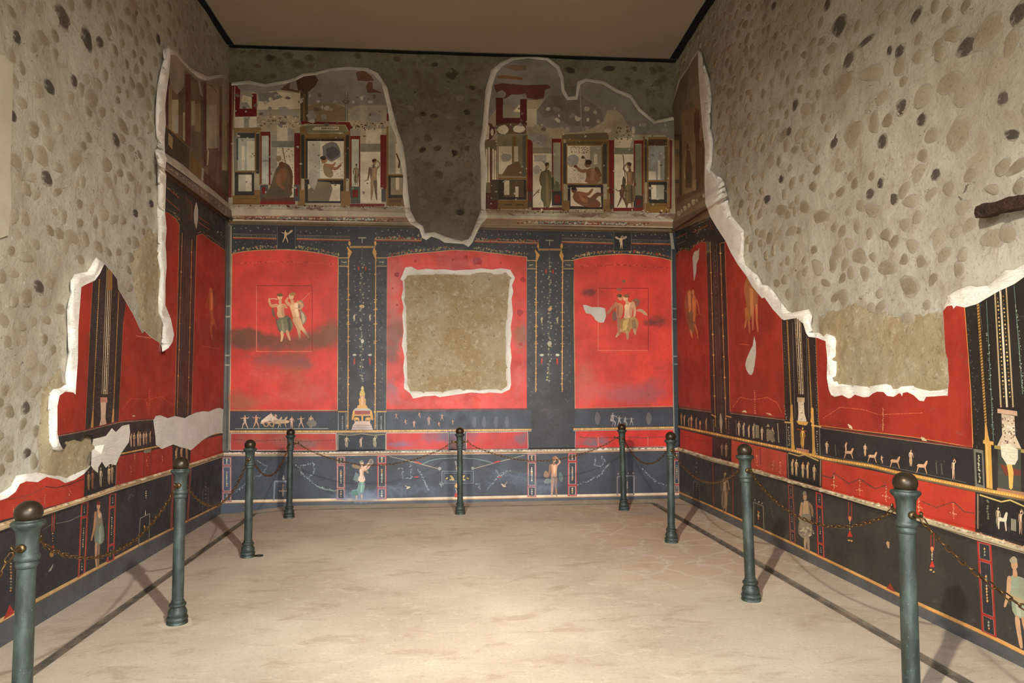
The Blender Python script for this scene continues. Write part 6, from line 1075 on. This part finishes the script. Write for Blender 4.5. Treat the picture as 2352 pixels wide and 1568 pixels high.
R.poly([(118, 760), (140, 780), (158, 900), (150, 1040), (110, 1040), (108, 880)], (98, 70, 46)); R.blob(122, 740, 8, 24, (104, 72, 48), 7, .1); R.poly([(170, 500), (205, 490), (215, 600), (190, 720), (170, 640)], (104, 74, 48)); R.blob(188, 485, 9, 22, (112, 76, 50), 7, .1); R.poly([(98, 900), (108, 960), (100, 985)], (190, 170, 134)); R.poly([(10, 1120), (245, 1030), (245, 1080), (10, 1190)], (104, 76, 48))
R.part('cornice'); R.poly([(0, 1180), (60, 1150), (150, 1100), (250, 1050), (262, 1090), (250, 1140), (120, 1210), (0, 1270)], (120, 100, 74)); R.poly([(0, 1230), (250, 1120), (256, 1170), (0, 1300)], (132, 114, 88)); R.poly([(0, 1290), (270, 1160), (290, 1200), (0, 1350)], (104, 84, 60))
for x, y, r in ((60, 1225, 14), (80, 1205, 10), (105, 1185, 14), (135, 1165, 12), (165, 1140, 14), (190, 1130, 9), (240, 1095, 12)): R.blob(x, y, r, r*1.4, (196, 178, 146), 8, .2)
for x in (140, 150, 175, 190): R.line([(x, 1165-(x-140)*.4), (x+4, 1215-(x-140)*.4)], 3, (150, 80, 56))
R.frame()
R.build(wall_right, ZL, profile, .07)

# ------------------------------------------------------------------ stones of the rubble masonry
def stone_mesh(k):
    rnd = random.Random(k); bm = bmesh.new(); bmesh.ops.create_icosphere(bm, subdivisions=2, radius=1)
    for v in bm.verts:
        a = math.atan2(v.co.y, v.co.x); q = 1+.13*math.sin(2*a+k)+.10*math.sin(3*a+2.1*k)+rnd.uniform(-.07, .07)
        v.co.x *= q; v.co.y *= q; v.co.z = max(-1, min(.62, v.co.z))/.62*(1+rnd.uniform(-.12, .12))
    bmesh.ops.delete(bm, geom=[v for v in bm.verts if v.co.z < -.35], context='VERTS')
    me = bpy.data.meshes.new('stone'); bm.to_mesh(me); bm.free()
    me.polygons.foreach_set('use_smooth', [True]*len(me.polygons))
    return me
def stone_set(mats):
    res = []
    for m in mats:
        lst = []
        for k in range(8):
            me = stone_mesh(k+1); me.materials.append(m); lst.append(me)
        res.append(lst)
    return res
STONES = {0: stone_set(M_ST), 1: stone_set(M_STB)}
def in_poly(p, poly):
    x, y = p; r = False
    for (xa, ya), (xb, yb) in zip(poly, poly[1:]+poly[:1]):
        if (ya > y) != (yb > y) and x < (xb-xa)*(y-ya)/(yb-ya)+xa: r = not r
    return r
def stones(wall, W, u0, u1, z0, z1, special, du=.165, dv=.122, dark=.03):
    ax = W.axis; oth = 1-ax; seed = 31*ax+(7 if W.inward > 0 else 0); sgn = W.inward; rnd = random.Random(ax*5+seed)
    recs = []
    def world(u, z, d):
        P = [0, 0, z]; P[ax] = W.plane-sgn*.05+sgn*d; P[oth] = u; return Vector(P)
    used = []
    for px, py, w, h, mi in special:
        Q = on_plane(px, py, ax, W.plane-sgn*.045); recs.append((Q[oth], Q.z, w, h, mi)); used.append((Q[oth], Q.z, max(w, h)))
    row = 0; z = z0
    while z < z1:
        u = u0+(row % 2)*du*.5
        while u < u1:
            uu = u+rnd.uniform(-.3, .3)*du; zz = z+rnd.uniform(-.3, .3)*dv; big = rnd.random() < .12
            w = rnd.uniform(.075, .14)*(1.45 if big else 1); h = rnd.uniform(.065, .105)*(1.4 if big else 1)
            r = rnd.random(); mi = 2 if r < dark else (1 if r < .5 else 0)
            if rnd.random() < .9 and all(abs(uu-a)+abs(zz-b) > c for a, b, c in used): recs.append((uu, zz, w, h, mi))
            u += du
        z += dv; row += 1
    out = []
    for u, z, w, h, mi in recs:
        P = world(u, z, 0); px = proj(P)
        if not (-60 < px[0] < 2412 and -60 < px[1] < 1600): continue
        e = max(w, h)*.55; bad = False
        for a in range(8):
            q = proj(world(u+e*math.cos(a*.785), z+e*math.sin(a*.785), 0))
            if any(in_poly(q, p) for p in W.P): bad = True; break
        if bad: continue
        q = [proj(world(u+a*w*.5, z+b*h*.5, 0)) for a, b in ((-1, 0), (1, 0), (0, -1), (0, 1))]
        size = (math.hypot(q[0][0]-q[1][0], q[0][1]-q[1][1])+1)*(math.hypot(q[2][0]-q[3][0], q[2][1]-q[3][1])+1)
        if ax == 1 and P.z > ceil_z(P.x, P.y)-.02: continue
        if ax == 0 and P.z > ceil_z(P.x, P.y)-.02: continue
        out.append((size, u, z, w, h, mi))
    out.sort(reverse=True)
    rest = bmesh.new()
    for i, (size, u, z, w, h, mi) in enumerate(out):
        d = float(mas_d(np.array([u]), np.array([z]), seed)[0])
        nrm = Vector((sgn, 0, 0)) if ax == 0 else Vector((0, sgn, 0)); up = Vector((0, 0, 1)); sd = up.cross(nrm)
        a = rnd.uniform(-.45, .45); e1 = sd*math.cos(a)+up*math.sin(a); e2 = up*math.cos(a)-sd*math.sin(a)
        P = world(u, z, d-.005); t = rnd.uniform(.006, .014)
        M = Matrix((( e1.x*w/2, e2.x*h/2, nrm.x*t, P.x), (e1.y*w/2, e2.y*h/2, nrm.y*t, P.y), (e1.z*w/2, e2.z*h/2, nrm.z*t, P.z), (0, 0, 0, 1)))
        me = rnd.choice(STONES[ax][mi])
        if i < 300:
            o = bpy.data.objects.new('stone', me); COL.objects.link(o); o.parent = wall; o.matrix_basis = M
        else:
            n0 = len(rest.verts); rest.from_mesh(me); rest.verts.ensure_lookup_table()
            bmesh.ops.transform(rest, matrix=M, verts=rest.verts[n0:])
    if len(rest.verts):
        o = bm_obj('small_stones', rest, M_ST2, wall, True); o['kind'] = 'stuff'
    else: rest.free()
    return len(out)
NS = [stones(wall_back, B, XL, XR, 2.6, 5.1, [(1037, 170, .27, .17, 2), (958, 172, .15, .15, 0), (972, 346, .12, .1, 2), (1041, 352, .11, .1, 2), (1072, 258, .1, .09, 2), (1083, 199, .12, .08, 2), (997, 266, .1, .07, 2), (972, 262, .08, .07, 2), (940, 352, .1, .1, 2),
      (1004, 490, .09, .12, 0), (1025, 461, .13, .1, 0), (971, 220, .18, .14, 0), (1013, 228, .16, .11, 0), (1050, 515, .16, .12, 1), (1060, 413, .16, .08, 0), (996, 443, .14, .09, 1), (965, 441, .12, .08, 1), (621, 132, .12, .1, 2), (1400, 157, .2, .09, 2)], .2, .15, .05),
      stones(wall_left, L, .9, YB, .3, 5.2, [(146, 40, .22, .17, 2), (202, 91, .2, .17, 2), (232, 97, .13, .1, 2), (114, 200, .15, .11, 2), (171, 186, .1, .1, 2), (266, 321, .15, .11, 2), (348, 468, .12, .08, 2), (172, 370, .2, .14, 0), (245, 378, .2, .12, 0), (248, 418, .16, .1, 1), (314, 490, .13, .08, 2), (262, 250, .16, .1, 0), (104, 88, .16, .1, 0)]),
      stones(wall_right, R, .9, YB, .3, 5.3, [(1950, 139, .16, .13, 2), (1928, 60, .2, .19, 2), (1914, 321, .15, .16, 2), (1960, 307, .24, .2, 0), (2027, 325, .1, .12, 2), (2116, 275, .09, .1, 2), (2146, 400, .1, .08, 2), (1998, 445, .11, .09, 2), (2073, 246, .14, .12, 2), (1761, 457, .16, .1, 2), (2340, 32, .14, .12, 2), (2218, 107, .16, .13, 2),
      (2023, 421, .07, .09, 2), (1795, 411, .1, .08, 2), (1990, 95, .2, .06, 2), (2043, 116, .06, .08, 2), (1900, 11, .1, .11, 2), (1938, 195, .3, .2, 0), (2003, 168, .26, .13, 1), (2070, 305, .26, .19, 1), (2198, 310, .22, .22, 0), (2023, 225, .17, .09, 1), (2180, 190, .22, .14, 0), (2215, 215, .22, .16, 1), (1927, 375, .17, .15, 1), (2046, 460, .15, .11, 2), (2270, 72, .26, .16, 0), (2322, 100, .1, .16, 0), (2120, 220, .16, .15, 1), (2006, 281, .1, .18, 0), (2038, 277, .12, .12, 0), (1885, 497, .26, .1, 0)])]
print('stones', NS)

# ------------------------------------------------------------------ tubes, lathes
def add_tube(bm, pts, r, n=8, cap=True):
    pts = [Vector(p) for p in pts]; rings = []; ref = Vector((.13, .31, .94))
    for i, p in enumerate(pts):
        t = (pts[min(len(pts)-1, i+1)]-pts[max(0, i-1)]).normalized(); a = t.cross(ref).normalized(); b = t.cross(a); rr = r[i] if isinstance(r, (list, tuple)) else r
        rings.append([bm.verts.new(p+(a*math.cos(2*math.pi*k/n)+b*math.sin(2*math.pi*k/n))*rr) for k in range(n)])
    for u, v in zip(rings, rings[1:]):
        for k in range(n): bm.faces.new((u[k], u[(k+1) % n], v[(k+1) % n], v[k]))
    if cap: bm.faces.new(rings[0][::-1]); bm.faces.new(rings[-1])
def add_lathe(bm, prof, n=28):
    rings = []
    for r, z in prof:
        rings.append([bm.verts.new((r*math.cos(2*math.pi*k/n), r*math.sin(2*math.pi*k/n), z)) for k in range(n)] if r > 1e-5 else [bm.verts.new((0, 0, z))])
    for a, b in zip(rings, rings[1:]):
        if len(a) == 1 and len(b) == 1: continue
        for k in range(n):
            q = (k+1) % n
            if len(a) == 1: bm.faces.new((a[0], b[q], b[k]))
            elif len(b) == 1: bm.faces.new((a[k], a[q], b[0]))
            else: bm.faces.new((a[k], a[q], b[q], b[k]))
def lathe_mesh(name, prof, mat, n=28):
    bm = bmesh.new(); add_lathe(bm, prof, n); bmesh.ops.recalc_face_normals(bm, faces=bm.faces)
    me = bpy.data.meshes.new(name); bm.to_mesh(me); bm.free(); me.materials.append(mat)
    me.polygons.foreach_set('use_smooth', [True]*len(me.polygons))
    me.set_sharp_from_angle(angle=math.radians(50))
    return me
PM = {
 'base': lathe_mesh('base', [(0, -.012), (.052, -.012), (.0525, .006), (.0505, .014), (.0445, .017), (.0445, .021), (.051, .024), (.0525, .031), (.050, .038), (.0425, .042), (.046, .05), (.0475, .058), (.0455, .069), (.040, .08), (.0345, .088), (.0335, .092), (.0405, .096), (.0425, .103), (.0405, .110), (.0335, .113), (.0315, .117), (.0335, .121), (.031, .127), (.0285, .130), (0, .130)], M_VERD),
 'shaft': lathe_mesh('shaft', [(0, .12), (.0285, .12), (.0285, .3), (.0275, .55), (.026, .695), (0, .695)], M_VERD),
 'collar': lathe_mesh('collar', [(0, .684), (.0262, .684), (.0305, .689), (.0325, .695), (.0315, .701), (.0285, .704), (.0285, .708), (.0345, .711), (.0375, .719), (.0365, .727), (.0325, .731), (.0312, .735), (.0315, .78), (.0335, .808), (.0385, .818), (.043, .823), (.0485, .830), (.0495, .836), (.047, .841), (.038, .843), (.037, .847), (.026, .850), (.0195, .853), (.0180, .858), (.019, .868), (0, .868)], M_VERD),
}
M_BALL = M_BRONZE
PM['ball'] = lathe_mesh('ball', [(.041*math.sin(math.pi*k/14) if 0 < k < 14 else 0, .8705-.041*math.cos(math.pi*k/14)) for k in range(15)], M_BALL)
def hook_mesh():
    bm = bmesh.new()
    add_tube(bm, [(.030, 0, .757), (.038, 0, .757), (.042, 0, .757)], [.015, .0145, .011], 12)
    add_tube(bm, [(.040, 0, .757), (.058, 0, .757), (.070, 0, .758), (.078, 0, .763), (.080, 0, .771), (.075, 0, .777)], [.0075, .007, .0068, .0065, .006, .004], 8)
    bmesh.ops.recalc_face_normals(bm, faces=bm.faces)
    me = bpy.data.meshes.new('hook'); bm.to_mesh(me); bm.free(); me.materials.append(M_BRASS)
    me.polygons.foreach_set('use_smooth', [True]*len(me.polygons)); return me
PM['hook'] = hook_mesh()
def link_mesh():
    bm = bmesh.new(); n = 10; k = 5; R1, Ls = .0078, .0122; pts = []
    for i in range(n):
        a = 2*math.pi*(i+.5)/n; pts.append(Vector((R1*math.cos(a)+(Ls if math.cos(a) > 0 else -Ls), R1*math.sin(a), 0)))
    rings = []
    for i, p in enumerate(pts):
        t = (pts[(i+1) % n]-pts[i-1]).normalized(); a = Vector((0, 0, 1)); b = t.cross(a)
        rings.append([bm.verts.new(p+(a*math.cos(2*math.pi*j/k)+b*math.sin(2*math.pi*j/k))*.0027) for j in range(k)])
    for i in range(n):
        u, v = rings[i], rings[(i+1) % n]
        for j in range(k): bm.faces.new((u[j], u[(j+1) % k], v[(j+1) % k], v[j]))
    bmesh.ops.recalc_face_normals(bm, faces=bm.faces)
    me = bpy.data.meshes.new('link'); bm.to_mesh(me); bm.free(); me.materials.append(M_CHAIN)
    me.polygons.foreach_set('use_smooth', [True]*len(me.polygons)); return me
LINK = link_mesh()

# ------------------------------------------------------------------ bollards and chains
def ray_at_y(px, py, Y):
    d = ray(px, py); t = Y/d.y; return Vector((d.x*t, Y, CAMZ+d.z*t))
BASES = [('L1', ray_at_y(64, 1260, 2.60), (67, 1149), 'verdigris bollard at the left edge of the picture with dark blue green shaft'),
         ('L2', on_floor(407, 1431), (416, 1049), 'second bollard of the left row, before the standing woman on the dado'),
         ('L3', on_floor(569, 1278), (575, 1009), 'third bollard of the left row, small black ring at its foot'),
         ('K1', on_floor(664, 1188), (668, 984), 'bollard before the back wall at its left end, behind the left row'),
         ('K2', on_floor(1057, 1180), (1056, 981), 'bollard standing alone before the middle of the back wall'),
         ('K3', on_floor(1433, 1171), (1428, 972), 'bollard before the back wall at its right end'),
         ('R1', on_floor(1542, 1245), (1540, 991), 'farthest bollard of the right row, brassy ball before the room corner'),
         ('R2', on_floor(1725, 1378), (1710, 1018), 'middle bollard of the right row, standing on a pale footing'),
         ('R3', ray_at_y(2084, 1300, 2.62), (2078, 1083), 'nearest bollard of the right row, dark brown ball and cut by the frame bottom')]
POST = []
for nm, P, top, lab in BASES:
    P = Vector((P.x, P.y, floor_z(P.x))); T = ray_at_y(top[0], top[1], P.y); POST.append((P, (T.z-P.z)/.9115, Vector((T.x-P.x, 0, 0)), lab))
POST.insert(0, (Vector((POST[0][0].x-.02, 1.15, floor_z(POST[0][0].x))), .97, Vector(), 'bollard outside the frame, nearer than the left edge bollard'))
POST.append((Vector((POST[-1][0].x, 1.15, floor_z(POST[-1][0].x))), 1.0, Vector(), 'bollard outside the frame, nearer than the nearest right bollard'))
GRP = 'bronze bollards around the room'
ANCH = []
for i, (P, s, lean, lab) in enumerate(POST):
    o = empty('bollard', P, lab, 'bollard', GRP); o.scale = (s*1.06, s*1.06, s)
    if lean.length: o.rotation_euler.y = math.atan2(max(-.03, min(.03, lean.x)), .9)
    for part in ('base', 'shaft', 'collar', 'ball'):
        link(bpy.data.objects.new(part, PM[part]), o)
    anc = {}
    for j in (i-1, i+1):
        if 0 <= j < len(POST):
            d = POST[j][0]-P; a = math.atan2(d.y, d.x); h = link(bpy.data.objects.new('hook', PM['hook']), o); h.rotation_euler.z = a
            anc[j] = P+Matrix.Rotation(o.rotation_euler.y, 3, 'Y') @ Vector((math.cos(a)*.079*s*1.05, math.sin(a)*.079*s*1.05, .7535*s))
    ANCH.append(anc)
SAG = [.2, .17, .21, .20, .21, .20, .17, .15, .16, .17]
CL = ['chain hanging from the left edge bollard out of the frame', 'chain sagging between the left edge bollard and the second bollard', 'chain sagging between the second and third left bollards', 'chain from the third left bollard to the back row', 'dark chain in the left half of the back row',
      'dark chain in the right half of the back row', 'short chain between the back row and the right row before the corner', 'brown chain between the farthest and middle right bollards', 'brown chain between the middle and nearest right bollards', 'brown chain running from the nearest right bollard out of the picture']
for i in range(len(POST)-1):
    a, b = ANCH[i][i+1], ANCH[i+1][i]; D = b-a; n0 = 200; sag = SAG[i]
    crv = [a+D*t-Vector((0, 0, 4*sag*t*(1-t)+.012*min(1, t*20, (1-t)*20))) for t in np.linspace(0, 1, n0+1)]
    cum = [0]
    for p, q in zip(crv, crv[1:]): cum.append(cum[-1]+(q-p).length)
    n = int(cum[-1]/.0345); ch = empty('chain', (a+b)/2-Vector((0, 0, sag)), CL[i], 'chain', 'barrier chains between the bollards')
    for k in range(n):
        sd = (k+.5)/n*cum[-1]; m = max(1, int(np.searchsorted(cum, sd))); f = (sd-cum[m-1])/(cum[m]-cum[m-1]); p = crv[m-1].lerp(crv[m], f); t = (crv[m]-crv[m-1]).normalized()
        s1 = t.cross(Vector((0, 0, 1))).normalized(); s2 = s1.cross(t); ang = (math.pi/4 if k % 2 else -math.pi/4)+random.uniform(-.2, .2)
        e1 = s1*math.cos(ang)+s2*math.sin(ang); e2 = t.cross(e1)
        M = Matrix(((t.x, e1.x, e2.x, p.x-ch.location.x), (t.y, e1.y, e2.y, p.y-ch.location.y), (t.z, e1.z, e2.z, p.z-ch.location.z), (0, 0, 0, 1)))
        l = bpy.data.objects.new('link', LINK); COL.objects.link(l); l.parent = ch; l.matrix_basis = M
# pale mortar footings cast round the right hand posts
for idx in (2, 7, 8):
    P = POST[idx][0]; bm = bmesh.new(); n = 14
    vs = [bm.verts.new((P.x+.085*random.uniform(.8, 1.2)*math.cos(2*math.pi*k/n), P.y+.085*random.uniform(.8, 1.2)*math.sin(2*math.pi*k/n), floor_z(P.x)+.0008)) for k in range(n)]
    c = bm.verts.new((P.x, P.y, floor_z(P.x)+.004))
    for k in range(n): bm.faces.new((vs[k], vs[(k+1) % n], c))
    bm_obj('post_footing', bm, M_FOOT, floor)

# ------------------------------------------------------------------ small things
P = on_floor(595, 1277); bm = bmesh.new()
add_tube(bm, [(P.x+.022*math.cos(t)*1.25, P.y+.022*math.sin(t), floor_z(P.x)+.005) for t in np.linspace(0, 2*math.pi, 17)], .005, 6, False)
ro = bm_obj('rubber_ring', bm, M_BLK, None, True); ro['label'] = 'small black ring lying on the floor beside the third left bollard'; ro['category'] = 'ring'
A = on_plane(2257, 487, 0, XR-.0); Bp = on_plane(2520, 424, 0, XR-.0)
def make_beam():
    bm = bmesh.new(); n = 26; rings = []; rnd = random.Random(4)
    for i in range(n+1):
        p = A.lerp(Bp, i/n); w = .030*(1+.08*math.sin(i*.9)); ring = []
        for k in range(10):
            a = 2*math.pi*k/10+.3; q = 1+rnd.uniform(-.08, .08); sx = max(-1, min(1, 1.25*math.cos(a))); sz = max(-1, min(1, 1.25*math.sin(a)))
            ring.append(bm.verts.new((p.x-.012+sx*w*1.2*q, p.y, p.z+sz*w*q)))
        rings.append(ring)
    for u, v in zip(rings, rings[1:]):
        for k in range(10): bm.faces.new((u[k], u[(k+1) % 10], v[(k+1) % 10], v[k]))
    bm.faces.new(rings[0]); bm.faces.new(rings[-1]); bmesh.ops.recalc_face_normals(bm, faces=bm.faces)
    o = bm_obj('timber_beam', bm, M_WOOD, None); o['label'] = 'old dark timber set into the rubble wall at the right edge'; o['category'] = 'beam'
make_beam()
# smoother plaster left on the near end of the left wall
def patch():
    pts = [(-260, 60), (12, 128), (30, 150), (28, 260), (24, 380), (26, 470), (20, 540), (-260, 640)]
    Q = [on_plane(x, y, 0, XL-.030) for x, y in pts]; R_ = [Vector((p.x-.03, p.y+.02, p.z)) for p in Q]
    n = len(Q); v = Q+R_; f = [tuple(range(n))]+[(i, i+n, (i+1) % n+n, (i+1) % n) for i in range(n)]
    mesh_obj('plaster_patch', v, f, mat_plain('smooth_wall_plaster', (158, 150, 128), (172, 164, 142), 2, .85, .2, 0, .2, .004), wall_left)
patch()
